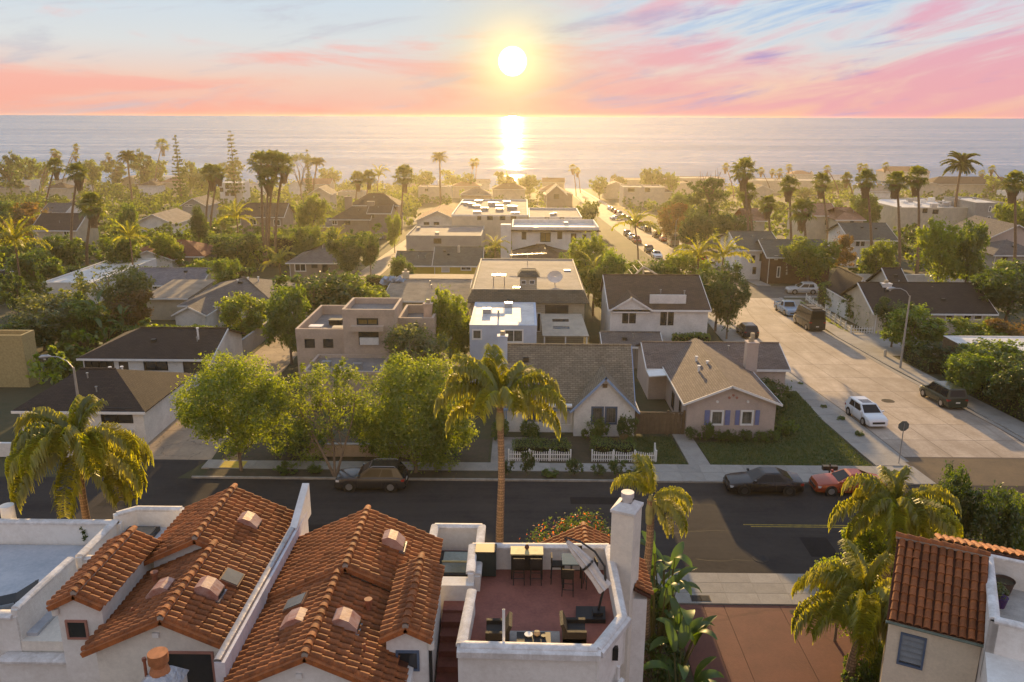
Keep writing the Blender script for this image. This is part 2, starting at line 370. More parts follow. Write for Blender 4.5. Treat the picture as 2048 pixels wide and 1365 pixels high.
# ------------------------------------------------------------------ ground, sea, streets
def rows_at(rows, extra=()):
    ys = sorted({r[0] for r in rows} | {k for k, _ in TK if rows[0][0] < k < rows[-1][0]} | {e for e in extra if rows[0][0] < e < rows[-1][0]})
    out = []
    for y in ys:
        for a, b in zip(rows, rows[1:]):
            if a[0] <= y <= b[0]:
                t = 0 if b[0] == a[0] else (y-a[0])/(b[0]-a[0]); out.append((y, a[1]+(b[1]-a[1])*t, a[2]+(b[2]-a[2])*t)); break
    return out
def strip(mb, rows, lift, thick=0.0):
    rr = rows_at(rows)
    for (y0, a0, b0), (y1, a1, b1) in zip(rr, rr[1:]):
        z0, z1 = T(y0)+lift, T(y1)+lift
        mb.face((a0, y0, z0), (b0, y0, z0), (b1, y1, z1), (a1, y1, z1))
        if thick:
            for (p, q, r, s_) in (((a1, y1, z1), (a0, y0, z0), (0, 0, -thick), 0), ((b0, y0, z0), (b1, y1, z1), (0, 0, -thick), 0)):
                P0, P1 = Vector(p), Vector(q); d = Vector(r); mb.face(P0, P0+d, P1+d, P1)
    if thick:
        for (y, a, b), fl in ((rr[0], 0), (rr[-1], 1)):
            z = T(y)+lift; q = [(a, y, z-thick), (b, y, z-thick), (b, y, z), (a, y, z)]; mb.face(*(q[::-1] if fl else q))
    return mb
GROUNDM = mat('dry_ground', (.085, .072, .038), .95, .35, .12, .6, 3, col2=(.045, .055, .022))
struct('ground', strip(MB(), [(-60, -700, 700), (541, -700, 700)], 0.0), GROUNDM)
BEACH = mat('pale_sand', (.42, .34, .24), .9, .2, .2)
def water_mat():
    """swell and chop as slopes: steep towards the viewer, gentle sideways"""
    M = bpy.data.materials.new('sea_water'); M.use_nodes = True; t = NT(M.node_tree); b = t.n['Principled BSDF']
    b.inputs['Base Color'].default_value = (.07, .18, .30, 1); b.inputs['Roughness'].default_value = .07; b.inputs['IOR'].default_value = 1.33
    tc = t.node('ShaderNodeTexCoord'); sl = []
    for sc, k in (((.05, .35, 1), 1.0), ((.0009, .011, 1), .55)):
        mp = t.node('ShaderNodeMapping'); t.l.new(tc.outputs['Object'], mp.inputs[0]); mp.inputs['Scale'].default_value = sc
        n = t.node('ShaderNodeTexNoise'); t.l.new(mp.outputs[0], n.inputs['Vector']); n.inputs['Scale'].default_value = 1.0; n.inputs['Detail'].default_value = 4; n.inputs['Roughness'].default_value = .6
        v = t.node('ShaderNodeVectorMath', operation='SUBTRACT'); t.l.new(n.outputs['Color'], v.inputs[0]); v.inputs[1].default_value = (.5, .5, .5)
        w = t.node('ShaderNodeVectorMath', operation='MULTIPLY'); t.l.new(v.outputs[0], w.inputs[0]); w.inputs[1].default_value = (.026*k, .75*k, 0); sl.append(w.outputs[0])
    a = t.node('ShaderNodeVectorMath', operation='ADD'); t.l.new(sl[0], a.inputs[0]); t.l.new(sl[1], a.inputs[1])
    a2 = t.node('ShaderNodeVectorMath', operation='ADD'); t.l.new(a.outputs[0], a2.inputs[0]); a2.inputs[1].default_value = (0, -.17, 1)
    nm = t.node('ShaderNodeVectorMath', operation='NORMALIZE'); t.l.new(a2.outputs[0], nm.inputs[0]); t.l.new(nm.outputs[0], b.inputs['Normal']); return M
sea = MB(); yy = [546, 900, 1600, 3500, 9000, 25000, 90000]
for a, b in zip(yy, yy[1:]): sea.face((-1.2*b-900, a, -24), (1.2*b+900, a, -24), (1.2*b+900, b, -24), (-1.2*b-900, b, -24))
struct('sea', sea, water_mat())

KY0, KY1 = 39.3, 50.7        # kerbs of the street in front
struct('road', MB().face((-160, KY0, .006), (160, KY0, .006), (160, KY1, .006), (-160, KY1, .006)), ASPH)
struct('alley_mouth', MB().face((-29.6, KY1, .008), (-23.6, KY1, .008), (-22.6, 53.8, .008), (-28.6, 53.8, .008)), ASPH)
LK = [(50.7, 28.4), (54, 27.6), (78, 26.1), (92, 25.5), (104, 26.2), (118, 28.8)]      # left kerb of the side street
RK = [(50.7, 40.6), (56, 39.2), (78, 37.6), (96, 37.0), (118, 38.5)]
def lerp(tab, y):
    for (a, p), (b, q) in zip(tab, tab[1:]):
        if y <= b: return p+(q-p)*(y-a)/(b-a)
    return tab[-1][1]
struct('side_street_base', strip(MB(), [(y, lerp(LK, y), lerp(RK, y)) for y in (50.7, 54, 56, 78, 92, 96, 104, 118)], .008), ASPHB)
side = struct('side_street', strip(MB(), [(y, lerp(LK, y)+.5, lerp(RK, y)-.5) for y in (55.2, 78, 92, 96, 104, 117.8)], .012), mat('slab_joint', (.12, .09, .07), .9))
y = 55.4; i = 0
while y < 117:
    L = 4.3+.02*(y-55) if y > 61.9 else 3.3
    for c in range(3):
        def xx(yv, k): a, b = lerp(LK, yv)+.55, lerp(RK, yv)-.55; return a+(b-a)*k/3
        y1 = min(y+L, 117.6); g = .02
        mb = MB(); q = [(xx(y, c)+g, y+g), (xx(y, c+1)-g, y+g), (xx(y1, c+1)-g, y1-g), (xx(y1, c)+g, y1-g)]
        mb.prism(q, [T(p[1])-.02 for p in q], [T(p[1])+.016+.004*random.random() for p in q]); mb.build('concrete_slab', CONCR, side)
    y += L; i += 1
for x_, w_ in ((lerp(LK, 60)+.28, .5),): pass
gut = MB(); strip(gut, [(y, lerp(LK, y), lerp(LK, y)+.5) for y in (54.5, 78, 92, 104, 118)], .013); strip(gut, [(y, lerp(RK, y)-.5, lerp(RK, y)) for y in (55.5, 78, 96, 118)], .013)
struct('gutter', gut, CONC)
struct('cross_street', strip(MB(), [(118, -20, 170), (128.5, -20, 170)], .006), mat('grey_asphalt', (.14, .125, .11), .9, .3, .4, .2, 20))
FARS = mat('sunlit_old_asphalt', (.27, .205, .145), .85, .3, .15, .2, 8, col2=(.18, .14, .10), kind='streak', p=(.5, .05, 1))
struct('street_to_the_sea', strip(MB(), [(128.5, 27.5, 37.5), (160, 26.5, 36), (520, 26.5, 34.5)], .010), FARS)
struct('pavement_to_the_sea', strip(MB(), [(128.5, 37.8, 40), (160, 36.3, 38.2), (520, 34.8, 36.4)], .10, .1), CONC)
ALLEY = mat('alley_concrete', (.40, .29, .19), .85, .3, .4, .2, 10, col2=(.26, .19, .13), kind='crack', p=(.35, .6))
alley = struct('alley', strip(MB(), [(53.8, -28.5, -22.4), (62, -28.5, -23.2), (90, -28.9, -24.4), (300, -29.6, -25.6)], .010), ALLEY)
y = 54.0
while y < 110:
    for c in range(2):
        def xa(yv, k): a = -28.3-.4*min(1, (yv-54)/36); b = -22.5-1.9*min(1, (yv-54)/36); return a+(b-a)*k/2
        y1 = y+(3.4 if y > 61.9 else 8/3); q = [(xa(y, c)+.02, y+.02), (xa(y, c+1)-.02, y+.02), (xa(y1, c+1)-.02, y1-.02), (xa(y1, c)+.02, y1-.02)]
        MB().prism(q, [T(p[1])-.02 for p in q], [T(p[1])+.016+.006*random.random() for p in q]).build('concrete_slab', ALLEY, alley)
    y += 3.4 if y > 61.9 else 8/3

# pavements with kerbs; slabs are pieces of their own
def pavement(name, x0, x1, y0, y1, lift, nx, ny, base=KERB, m_=CONC, skew=0.):
    """raised strip: kerb body and slabs on it"""
    o = struct(name, MB().box(x0, x1, y0, y1, -.05, lift-.012), base)
    dx, dy = (x1-x0)/nx, (y1-y0)/ny
    sh = MB().box(.012, dx-.012, .012, dy-.012, 0, .014).mesh('paving_slab', m_)
    for i in range(nx):
        for j in range(ny):
            s = bpy.data.objects.new('paving_slab', sh); s.location = (x0+i*dx, y0+j*dy, lift-.013); link(s, o)
    return o
struct('far_kerb', MB().prism([(-22.6, KY1), (26.6, KY1), (26.6, KY1+.16), (-22.6, KY1+.16)], -.05, .13), KERB)
pavement('far_pavement', -21.9, 8.0, 52.15, 53.55, .12, 20, 1)
pavement('far_pavement', 8.0, 26.4, KY1+.17, 53.5, .12, 12, 2)
struct('planting_strip', MB().box(-21.9, 8.0, KY1+.17, 52.14, -.05, .10), SOIL)
# side street pavements (follow the kerb)
def side_walk(name, tab, off0, off1, y0, y1, n):
    o = struct(name, strip(MB(), [(y, min(lerp(tab, y)+off0, lerp(tab, y)+off1), max(lerp(tab, y)+off0, lerp(tab, y)+off1)) for y in np.linspace(y0, y1, 6)], .105, .15), KERB)
    ys = np.linspace(y0, y1, n+1)
    for a, b in zip(ys, ys[1:]):
        pa, pb = sorted((off0, off1)); s_ = .16 if off0 < off1 and off0 == 0 else 0
        q = [(lerp(tab, a)+pa+(.17 if off0 == 0 and off1 > 0 else .01), a+.012), (lerp(tab, a)+pb-(.17 if off0 == 0 and off1 < 0 else .01), a+.012), (lerp(tab, b)+pb-(.17 if off0 == 0 and off1 < 0 else .01), b-.012), (lerp(tab, b)+pa+(.17 if off0 == 0 and off1 > 0 else .01), b-.012)]
        MB().prism(q, [T(p[1])+.09 for p in q], [T(p[1])+.118 for p in q]).build('paving_slab', CONC, o)
side_walk('corner_pavement', LK, 0, -2.4, 53.6, 116, 30)
side_walk('opposite_pavement', RK, 0, 2.2, 58, 116, 28)
struct('corner_ramp', MB().prism([(25.9, KY1), (28.2, KY1+.1), (27.9, 53.6), (25.1, 53.6)], -.05, .07), CONC)
pavement('near_pavement', -60.0, 7.4, 36.4, KY0, .12, 46, 2)
pavement('driveway_apron', 7.4, 17.2, 36.4, KY0, .08, 6, 3)
pavement('near_pavement', 17.2, 46.0, 36.4, KY0, .12, 19, 2)
MB().box(-22.5, -21.2, 52.2, 53.6, .02, .125).build('tactile_corner', CONC)['kind'] = 'structure'
tp = struct('tactile_paving', MB().box(-21.25, -19.6, 52.25, 53.35, .10, .135), TACT)
# driveway of tinted concrete on the near right
dv = struct('red_driveway', MB().box(7.7, 16.2, 18.0, 36.38, -.05, .012), mat('red_joint', (.10, .045, .035), .9))
xs = [7.72, 9.3, 10.35, 13.2, 16.18]; ys = [18.0, 26.2, 30.2, 36.36]
for a, b in zip(xs, xs[1:]):
    for c, d in zip(ys, ys[1:]): MB().box(a+.018, b-.018, c+.018, d-.018, 0, .03+.003*random.random()).build('concrete_panel', PINKC, dv)
struct('red_driveway_far_left', MB().box(-2.2, 1.3, 53.7, 58.5, -.05, .05), mat('drive_grey', (.30, .26, .22), .85, .2, 1))
# lawns, garden beds, garden paths
def lawn(name, poly, z=.06, m_=GRASS): return struct(name, MB().prism(poly, -.05, z), m_)
lawn('corner_lawn', [(13.6, 53.55), (24.95, 53.55), (24.7, 62), (24.9, 70), (20.2, 70), (20.2, 58.9), (13.4, 57.6)])
lawn('cottage_lawn', [(8.6, 53.6), (11.9, 53.6), (11.6, 58.8), (8.0, 58.8)])
struct('garden_path', MB().prism([(12.0, 53.56), (13.5, 53.56), (13.2, 59.4), (11.8, 59.4)], -.05, .09), CONC)
lawn('front_garden', [(1.4, 53.6), (8.5, 53.6), (8.0, 58.8), (1.4, 58.8)], .05, SOIL)
lawn('street_tree_bed', [(-21.8, 53.6), (-2.4, 53.6), (-2.4, 58), (-21.8, 58)], .04, SOIL)
struct('side_driveway', strip(MB(), [(84, 38.9, 46), (90, 38.9, 47), (95, 38.9, 46)], .03), CONC)
lawn('hillside_garden', [(17.4, 20), (60, 20), (60, 36.3), (17.4, 36.3)], .04, SOIL)
lawn('planting_bed', [(4.4, 18.0), (7.6, 18), (7.6, 36.3), (4.4, 36.3)], .05, SOIL)
# painted lines, covers
yl = MB(); yl.box(13.6, 24.5, 44.85, 44.95, .004, .0115); yl.box(14.0, 24.5, 44.62, 44.72, .004, .0115)
struct('double_yellow_line', yl, MARK)
struct('stop_bar', MB().prism([(39.0, 118.4), (45, 118.6), (45, 118.9), (39, 118.7)], T(118.5), T(118.5)+.02), MARKW)
def cover(name, label, c, r, m_=IRON):
    o = tag(MB().cyl(c, r, c[2]-.02, c[2]+.014, 24).build(name, m_), label, 'manhole cover')
    f = MB(); 
    for k in range(-2, 3): f.box(c[0]-r*.7, c[0]+r*.7, c[1]+k*r*.3-.02, c[1]+k*r*.3+.02, c[2]+.01, c[2]+.02)
    f.build('raised_rib', m_, o); return o
q = G(1776, 803); cover('manhole_cover', 'round rusty manhole cover in the concrete side street', (q.x, q.y, q.z+.02), .55)
q = G(1521, 1118); cover('manhole_cover', 'faint round manhole cover in the dark asphalt street', (q.x, q.y, .006), .45, mat('tarred_iron', (.04, .036, .034), .85, .2, 9, .4, 30))
q = G(1588, 1226); cover('manhole_cover', 'small dark oval cover set in the red driveway', (q.x, q.y, .03), .22)
for px in (1392, 1410):
    q = G(px, 1200); gr = tag(MB().box(q.x-.27, q.x+.27, q.y-.27, q.y+.27, .07, .094).build('drain_grate', IRON), 'rusty square drain grate %s, beside the red driveway' % ('nearer the leafy bed' if px == 1392 else 'of the pair that lies further right'), 'drain', 'drain grates')
    b = MB()
    for k in range(6): b.box(q.x-.22, q.x+.22, q.y-.22+k*.085, q.y-.19+k*.085, .094, .104)
    b.build('bar', METALD, gr)

# grass blades: uncountable, one object per lawn
def blades(name, label, poly, n, seed, h=.09, z=.06):
    rg = np.random.default_rng(seed); P_ = np.array(poly); lo, hi = P_.min(0), P_.max(0); pts = []
    while len(pts) < n:
        q = lo+(hi-lo)*rg.random(2); ins = False; j = len(P_)-1
        for i in range(len(P_)):
            if (P_[i][1] > q[1]) != (P_[j][1] > q[1]) and q[0] < (P_[j][0]-P_[i][0])*(q[1]-P_[i][1])/(P_[j][1]-P_[i][1])+P_[i][0]: ins = not ins
            j = i
        if ins: pts.append((q[0], q[1], z))
    p = np.array(pts); a = rg.random(n)*6.28; w = np.stack([np.cos(a), np.sin(a), 0*a], 1)*.035; t = np.stack([rg.normal(size=n)*.05, rg.normal(size=n)*.05, h*(.4+rg.random(n))], 1)
    v = np.stack([p-w, p+w, p+t+w*.2, p+t-w*.2], 1).reshape(-1, 3); o = bpy.data.objects.new(name, np_mesh(name, v, np.arange(4*n).reshape(-1, 4), GRASSB)); link(o); tag(o, label, 'grass', kind='stuff')
GRASSB = leaf_mat('grass_blade', (.030, .062, .010), (.085, .105, .022), .35)
blades('grass', 'short lawn grass around the corner house', [(13.6, 53.55), (24.95, 53.55), (24.7, 62), (24.9, 70), (20.2, 70), (20.2, 58.9), (13.4, 57.6)], 16000, 1)
blades('grass', 'short lawn grass beside the cottage', [(8.6, 53.6), (11.9, 53.6), (11.6, 58.8), (8.0, 58.8)], 3500, 2)

PATCH = mat('asphalt_patch', (.026, .024, .024), .95, .2, .8, .3, 30, spec=.1); SEAL = mat('crack_sealer', (.016, .015, .015), .7, .1, 3)
for (x, y, w, d_) in ((-14.5, 43.2, 2.6, 1.2), (3.2, 47.4, 3.4, 1.0), (16.5, 41.2, 1.6, 2.2), (-27, 46.5, 2.0, 3.0), (27.5, 46.8, 4.0, 1.4)): struct('asphalt_patch', MB().box(x, x+w, y, y+d_, 0, .0085), PATCH)
rg_ = random.Random(2)
for k in range(9):
    x, y = rg_.uniform(-30, 34), rg_.uniform(40, 50); pts = []
    for j in range(9): pts.append((x+j*rg_.uniform(.4, .8), y+rg_.uniform(-.16, .16)+(j*.5 if k % 3 == 0 and y < 46 else 0)))
    mb = MB()
    for (a, b_), (c_, d_) in zip(pts, pts[1:]): mb.face((a, b_-.025, .0105), (c_, d_-.025, .0105), (c_, d_+.025, .0105), (a, b_+.025, .0105))
    struct('crack_seal', mb, SEAL)
# ------------------------------------------------------------------ plants
def leaf_cloud(name, lobes, n, size, seed, m_, aspect=.5, inner=.45, clump=26, sig=.16):
    """leaf-sized diamonds gathered in clumps through the outer volume of the lobes"""
    rg = np.random.default_rng(seed); lb = np.array(lobes, float)
    wt = (lb[:, 3]*lb[:, 4]+lb[:, 4]*lb[:, 5]+lb[:, 3]*lb[:, 5])**.9; wt /= wt.sum()
    nc = max(8, n//clump); li = rg.choice(len(lb), nc, p=wt)
    d = rg.normal(size=(nc, 3)); d /= np.linalg.norm(d, axis=1)[:, None]
    rr = inner+(1-inner)*rg.random(nc)**.55
    cen = lb[li, :3]+d*rr[:, None]*lb[li, 3:6]
    ci = rg.integers(0, nc, n); rad = lb[li[ci], 3:6].mean(1)
    off = rg.normal(size=(n, 3))*(sig*rad)[:, None]; c = cen[ci]+off
    nr = d[ci]*.7+rg.normal(size=(n, 3))*.75+np.array((0, 0, .35)); nr /= np.linalg.norm(nr, axis=1)[:, None]
    a = np.cross(nr, rg.normal(size=(n, 3))); a /= np.linalg.norm(a, axis=1)[:, None]; b = np.cross(nr, a)
    s = size*(.6+.8*rg.random(n))[:, None]
    v = np.stack([c-a*s*.5, c-b*s*.5*aspect+nr*s*.08, c+a*s*.5, c+b*s*.5*aspect+nr*s*.08], 1).reshape(-1, 3)
    return np_mesh(name, v, np.arange(4*n).reshape(-1, 4), m_)
def box_cloud(name, sx, sy, sz, n, size, seed, m_):
    """clipped hedge: leaves over a rough box"""
    rg = np.random.default_rng(seed); c = (rg.random((n, 3))-.5)*np.array((sx, sy, sz))
    ax = rg.choice(3, n, p=np.array((sy*sz, sx*sz, 1.4*sx*sy))/(sy*sz+sx*sz+1.4*sx*sy)); sg = np.where(rg.random(n) < .5, -1, 1.); sg = np.where(ax == 2, 1., sg)
    hs = np.array((sx, sy, sz))/2; i = np.arange(n); c[i, ax] = sg*hs[ax]*(1-.35*rg.random(n)**2*np.minimum(1, .5/hs[ax]))
    c += .09*np.sin(c[:, [1, 2, 0]]*2.1+seed)*np.array((1, 1, .8)); c[:, 2] += sz/2; c += rg.normal(size=(n, 3))*.05
    nr = rg.normal(size=(n, 3)); nr[i, ax] += sg*1.2; nr /= np.linalg.norm(nr, axis=1)[:, None]
    a = np.cross(nr, rg.normal(size=(n, 3))); a /= np.linalg.norm(a, axis=1)[:, None]; b = np.cross(nr, a); s = size*(.6+.8*rg.random(n))[:, None]
    v = np.stack([c-a*s*.5, c-b*s*.28, c+a*s*.5, c+b*s*.28], 1).reshape(-1, 3)
    return np_mesh(name, v, np.arange(4*n).reshape(-1, 4), m_)
def limbs(h, spread, n, r, seed, fork=.35, k=7):
    """tapered trunk that forks into limbs"""
    rg = random.Random(seed); mb = MB(); top = Vector((rg.uniform(-.2, .2), rg.uniform(-.2, .2), h*fork))
    mb.tube([(0, 0, -.1), (0, 0, h*fork*.4), top], [r*1.25, r, r*.85], k)
    for i in range(n):
        a = 2*math.pi*(i+rg.random()*.6)/n; e = top+Vector((math.cos(a)*spread, math.sin(a)*spread, h*(1-fork)*rg.uniform(.45, .8)))
        mid = top.lerp(e, .5)+Vector((rg.uniform(-.2, .2), rg.uniform(-.2, .2), .12*h)); mb.tube([top-Vector((0, 0, .1)), mid, e], [r*.6, r*.38, r*.12], 6)
        for q in range(2):
            b = mid.lerp(e, .4*q); f = b+Vector((rg.uniform(-1, 1)*spread*.5, rg.uniform(-1, 1)*spread*.5, h*.18)); mb.tube([b, f], [r*.25, r*.07], 5)
    return mb
def lobes_round(h, r, n, seed, z0=.3, flat=1.):
    rg = random.Random(seed); out = [(0, 0, h*(.5+z0*.5), r*.62, r*.62, h*(1-z0)*.42*flat)]
    for i in range(n):
        a = rg.uniform(0, 6.28); q = rg.uniform(.4, .72)*r; s = rg.uniform(.26, .42)*r; zz = h*(z0+(1-z0)*rg.uniform(.18, .80))
        out.append((math.cos(a)*q, math.sin(a)*q, zz, s, s, s*rg.uniform(.7, 1.0)*flat))
    return out
PROTO = {}
def proto(key, h, r, nleaf, size, m_, seed, z0=.12, lob=11, aspect=.5, flat=1., tr=.14, fork=.35, limbn=5, inner=.45, sig=.16):
    PROTO[key] = (limbs(h*.92, r*.5, limbn, tr, seed, fork).mesh('trunk', BARK, True), leaf_cloud('crown', lobes_round(h, r, lob, seed, z0, flat), nleaf, size, seed, m_, aspect, inner, 26, sig), h, r)
proto('round', 7., 3., 8500, .32, OLIVE, 1)
proto('roundy', 7., 3., 8500, .31, YELLOWG, 2, lob=11)
proto('dark', 8., 3.2, 9000, .32, DARKG, 3, lob=12)
proto('grey', 6., 3., 7000, .26, GREYG, 4, lob=13, z0=.05)
proto('loose', 8., 3., 4200, .30, OLIVE, 5, lob=12, z0=.3, inner=.6, limbn=6)
proto('rust', 7.5, 3., 5200, .30, RUSTG, 6, lob=11)
proto('bush', 2.2, 1.5, 2600, .17, OLIVE, 7, z0=.02, lob=8, fork=.15, tr=.05)
proto('bushy', 2.2, 1.5, 2600, .17, YELLOWG, 8, z0=.02, lob=8, fork=.15, tr=.05)
proto('bushd', 2.2, 1.5, 2600, .17, DARKG, 9, z0=.02, lob=8, fork=.15, tr=.05)
proto('pine', 11., 3.4, 5200, .34, DARKG, 10, z0=.22, lob=15, flat=.5, inner=.55, fork=.6, tr=.2)
proto('far', 7., 3.3, 2600, .50, OLIVE, 11)
proto('fary', 7., 3.3, 2600, .50, YELLOWG, 12, lob=11)
proto('fard', 8., 3.3, 2600, .50, DARKG, 13, lob=12)
def tree(name, label, cat, key, loc, h, r=None, rz=None, group=None, lean=0.):
    tm, cm, H, Rr = PROTO[key]; o = thing(name, label, cat, loc, random.uniform(0, 6.28) if rz is None else rz, group)
    sx = (r or Rr*h/H)/Rr; o.scale = (sx, sx, h/H); o.rotation_euler.x = lean
    link(bpy.data.objects.new('trunk', tm), o); c = link(bpy.data.objects.new('crown', cm), o); return o
def hedge(name, label, x0, x1, y0, y1, h, m_=OLIVE, dens=90, size=.16, seed=1, group=None, zoff=0., cat='hedge'):
    sx, sy = x1-x0, y1-y0; n = int(dens*(sx*sy+2*h*(sx+sy))); ym = (y0+y1)/2
    me = box_cloud('foliage', sx, sy, h, n, size, seed, m_); o = thing(name, label, cat, ((x0+x1)/2, ym, T(ym)+zoff), 0, group)
    link(bpy.data.objects.new('foliage', me), o)
    core = MB().box(-sx/2+.12, sx/2-.12, -sy/2+.12, sy/2-.12, 0, h-.15); core.build('stem_or_core', BARK if m_ is None else mat('hedge_inner_shade', (.022, .026, .010), .95), o, local=True); return o  # solid dark filler box; the hedge's inner shade is put into its colour
def frond(name, L, th0, bend, nl, ll, droop, m_, seed, stiff=0., w=.030, tube=.018):
    """feather frond along +x: arching rachis with hanging leaflets"""
    rg = np.random.default_rng(seed); n = 14; pts = [np.zeros(3)]; th = th0
    for i in range(n):
        pts.append(pts[-1]+np.array((math.cos(th), 0, math.sin(th)))*L/n); th -= bend/n*(.5+1.0*i/n)
    pts = np.array(pts); V = []; F = []
    def q(a, b, c, d): k = len(V); V.extend([a, b, c, d]); F.append((k, k+1, k+2, k+3))
    for i in range(n):
        t = tube*(1-.8*i/n); a, b = pts[i], pts[i+1]; q(a+(0, t, 0), b+(0, t*.8, 0), b+(0, -t*.8, 0), a+(0, -t, 0)); q(a+(0, 0, t), b+(0, 0, t), b-(0, 0, t), a-(0, 0, t))
    for k in range(nl):
        s = .13+.87*k/(nl-1); f = s*n; i = min(int(f), n-1); b0 = pts[i]+(pts[i+1]-pts[i])*(f-i); d = pts[i+1]-pts[i]; d = d/np.linalg.norm(d)
        for sg in (-1, 1):
            l = ll*(.55+.45*math.sin(math.pi*min(1, s*1.05)))*rg.uniform(.75, 1.15); dr = droop*rg.uniform(.75, 1.2)
            lift = rg.uniform(-.25, .85)
            d1 = d*(.55+stiff*.3)+np.array((0, sg*(.75), lift+stiff*.25)); d1 /= np.linalg.norm(d1)
            p1 = b0+d1*l*.45; d2 = d1*(1-dr)+np.array((0, sg*.12, -1.))*dr; d2 /= np.linalg.norm(d2); p2 = p1+d2*l*.55
            wd = np.cross(d1, (0, 0, 1.)); wd = wd/(np.linalg.norm(wd)+1e-9)*w*rg.uniform(.8, 1.2)
            q(b0-wd*.5, b0+wd*.5, p1+wd, p1-wd); q(p1-wd, p1+wd, p2+wd*.15, p2-wd*.15)
    return np_mesh(name, V, F, m_)
QF = [frond('frond', 3.3, R(66), R(150), 120, .95, .80, PALMG, 1, 0, .042), frond('frond', 3.7, R(48), R(135), 130, 1.08, .90, PALMG, 2, 0, .042), frond('frond', 3.6, R(15), R(105), 125, 1.05, .94, PALMG, 3, 0, .042), frond('frond', 2.8, R(82), R(85), 100, .8, .65, PALMG, 4, 0, .042), frond('frond', 3.3, R(-15), R(75), 115, 1.0, .95, PALMG, 14, 0, .042)]
DF = [frond('frond', 4.2, R(62), R(80), 60, .58, .15, PALMF, 5, .6, .16, .06), frond('frond', 4.4, R(28), R(75), 60, .6, .2, PALMF, 6, .6, .16, .06), frond('frond', 4.2, R(-5), R(60), 60, .6, .25, PALMF, 7, .6, .16, .06)]
LF = [frond('frond', 3.2, R(60), R(105), 26, .62, .6, PALMG, 11, 0, .07, .03), frond('frond', 3.4, R(25), R(100), 26, .65, .7, PALMG, 12, 0, .07, .03), frond('frond', 3.2, R(70), R(60), 24, .6, .4, PALMG, 13, 0, .07, .03)]
def fan(name, L, el, seed, m_):
    """fan leaf on a stalk, segments with drooping tips"""
    rg = np.random.default_rng(seed); V = []; F = []
    def q(a, b, c, d): k = len(V); V.extend([a, b, c, d]); F.append((k, k+1, k+2, k+3))
    ax = np.array((math.cos(el), 0, math.sin(el))); up = np.array((-math.sin(el), 0, math.cos(el))); sd = np.array((0, 1., 0)); b = ax*L*.5
    q(sd*.03, -sd*.03, b-sd*.03, b+sd*.03)
    for k in range(15):
        a = R(-105+15*k); d = ax*math.cos(a)+sd*math.sin(a)+up*.12*rg.normal(); w = up*.02+np.cross(d, up)*.075; l = L*.55*rg.uniform(.85, 1.1)
        p1 = b+d*l*.62; p2 = p1+(d*.55+np.array((0, 0, -.62)))*l*.42
        q(b, b+w*.3, p1+w, p1-w); q(p1-w, p1+w, p2+w*.1, p2-w*.1)
    return np_mesh(name, V, F, m_)
FF = [fan('frond', 1.9, R(e), i, PALMF) for i, e in enumerate((72, 40, 10, -25))]
def palm_trunk(h, r0, r1, lean, seed, m_=PBARK):
    rg = random.Random(seed); mb = MB(); n = 9; a = rg.uniform(0, 6.28)
    pts = [(lean[0]*(i/n)**1.6+.04*math.sin(i*1.1+a), lean[1]*(i/n)**1.6, h*i/n-.1*(i == 0)) for i in range(n+1)]
    mb.tube(pts, [r0+(r1-r0)*min(1, i/n*1.3)+(.12*r0 if i == 0 else 0) for i in range(n+1)], 10); return mb.mesh('trunk', m_, True), Vector(pts[-1])
def palm(name, label, kind, loc, h, lean=(0, 0), seed=0, fr=None, scale=1., group=None, nf=None, cat='palm tree'):
    rg = random.Random(seed*31+5); o = thing(name, label, cat, loc, 0, group)
    r0 = {'queen': .22, 'fan': .26, 'date': .42, 'loose': .16}[kind]
    tm, top = palm_trunk(h, r0*1.1, r0*.72, lean, seed); link(bpy.data.objects.new('trunk', tm), o)
    SETS = {'queen': QF, 'fan': FF, 'date': DF, 'loose': LF}[kind]
    if fr is None:
        nf = nf or {'queen': 15, 'fan': 34, 'date': 60, 'loose': 13}[kind]; fr = []
        for i in range(nf):
            k = min(len(SETS)-1, int(i/nf*len(SETS))) if kind != 'queen' else [1, 2, 0, 4, 2, 1, 3, 2, 4, 0][i % 10]
            fr.append((math.degrees(i*2.399+rg.uniform(-.3, .3)), k, rg.uniform(.85, 1.1)))
    for az, k, s in fr:
        f = bpy.data.objects.new('frond', SETS[k]); f.location = top+Vector((0, 0, {'fan': rg.uniform(-.5, .15), 'date': rg.uniform(-.3, .2)}.get(kind, rg.uniform(-.1, .1))))
        f.rotation_euler = (rg.uniform(-.12, .12), rg.uniform(-.12, .12), R(az)); f.scale = (s*scale,)*3; link(f, o)
    if kind == 'fan':
        SK = np.random.default_rng(seed); n = 420; a = SK.random(n)*6.28; zz = -.3-SK.random(n)*2.0*scale; rr = (.30+.55*np.clip((zz+2.3)/2, 0, 1))*scale
        c = np.stack([np.cos(a)*rr, np.sin(a)*rr, zz], 1)+np.array(top); dn = np.stack([np.cos(a)*.25, np.sin(a)*.25, -np.ones(n)], 1)*.42; w = np.stack([-np.sin(a), np.cos(a), 0*a], 1)*.10
        v = np.stack([c-w*.4, c+w*.4, c+dn+w, c+dn-w], 1).reshape(-1, 3); link(bpy.data.objects.new('skirt', np_mesh('skirt', v, np.arange(4*n).reshape(-1, 4), SKIRT)), o)
    if kind == 'queen':
        cs = MB().tube([top-Vector((0, 0, 1.1)), top-Vector((0, 0, .5)), top+Vector((0, 0, .25))], [r0*.75, r0*.95, r0*.35], 9); cs.build('crownshaft', mat('palm_sheath', (.25, .24, .10), .7, .3, 4), o, True, local=True)
    return o
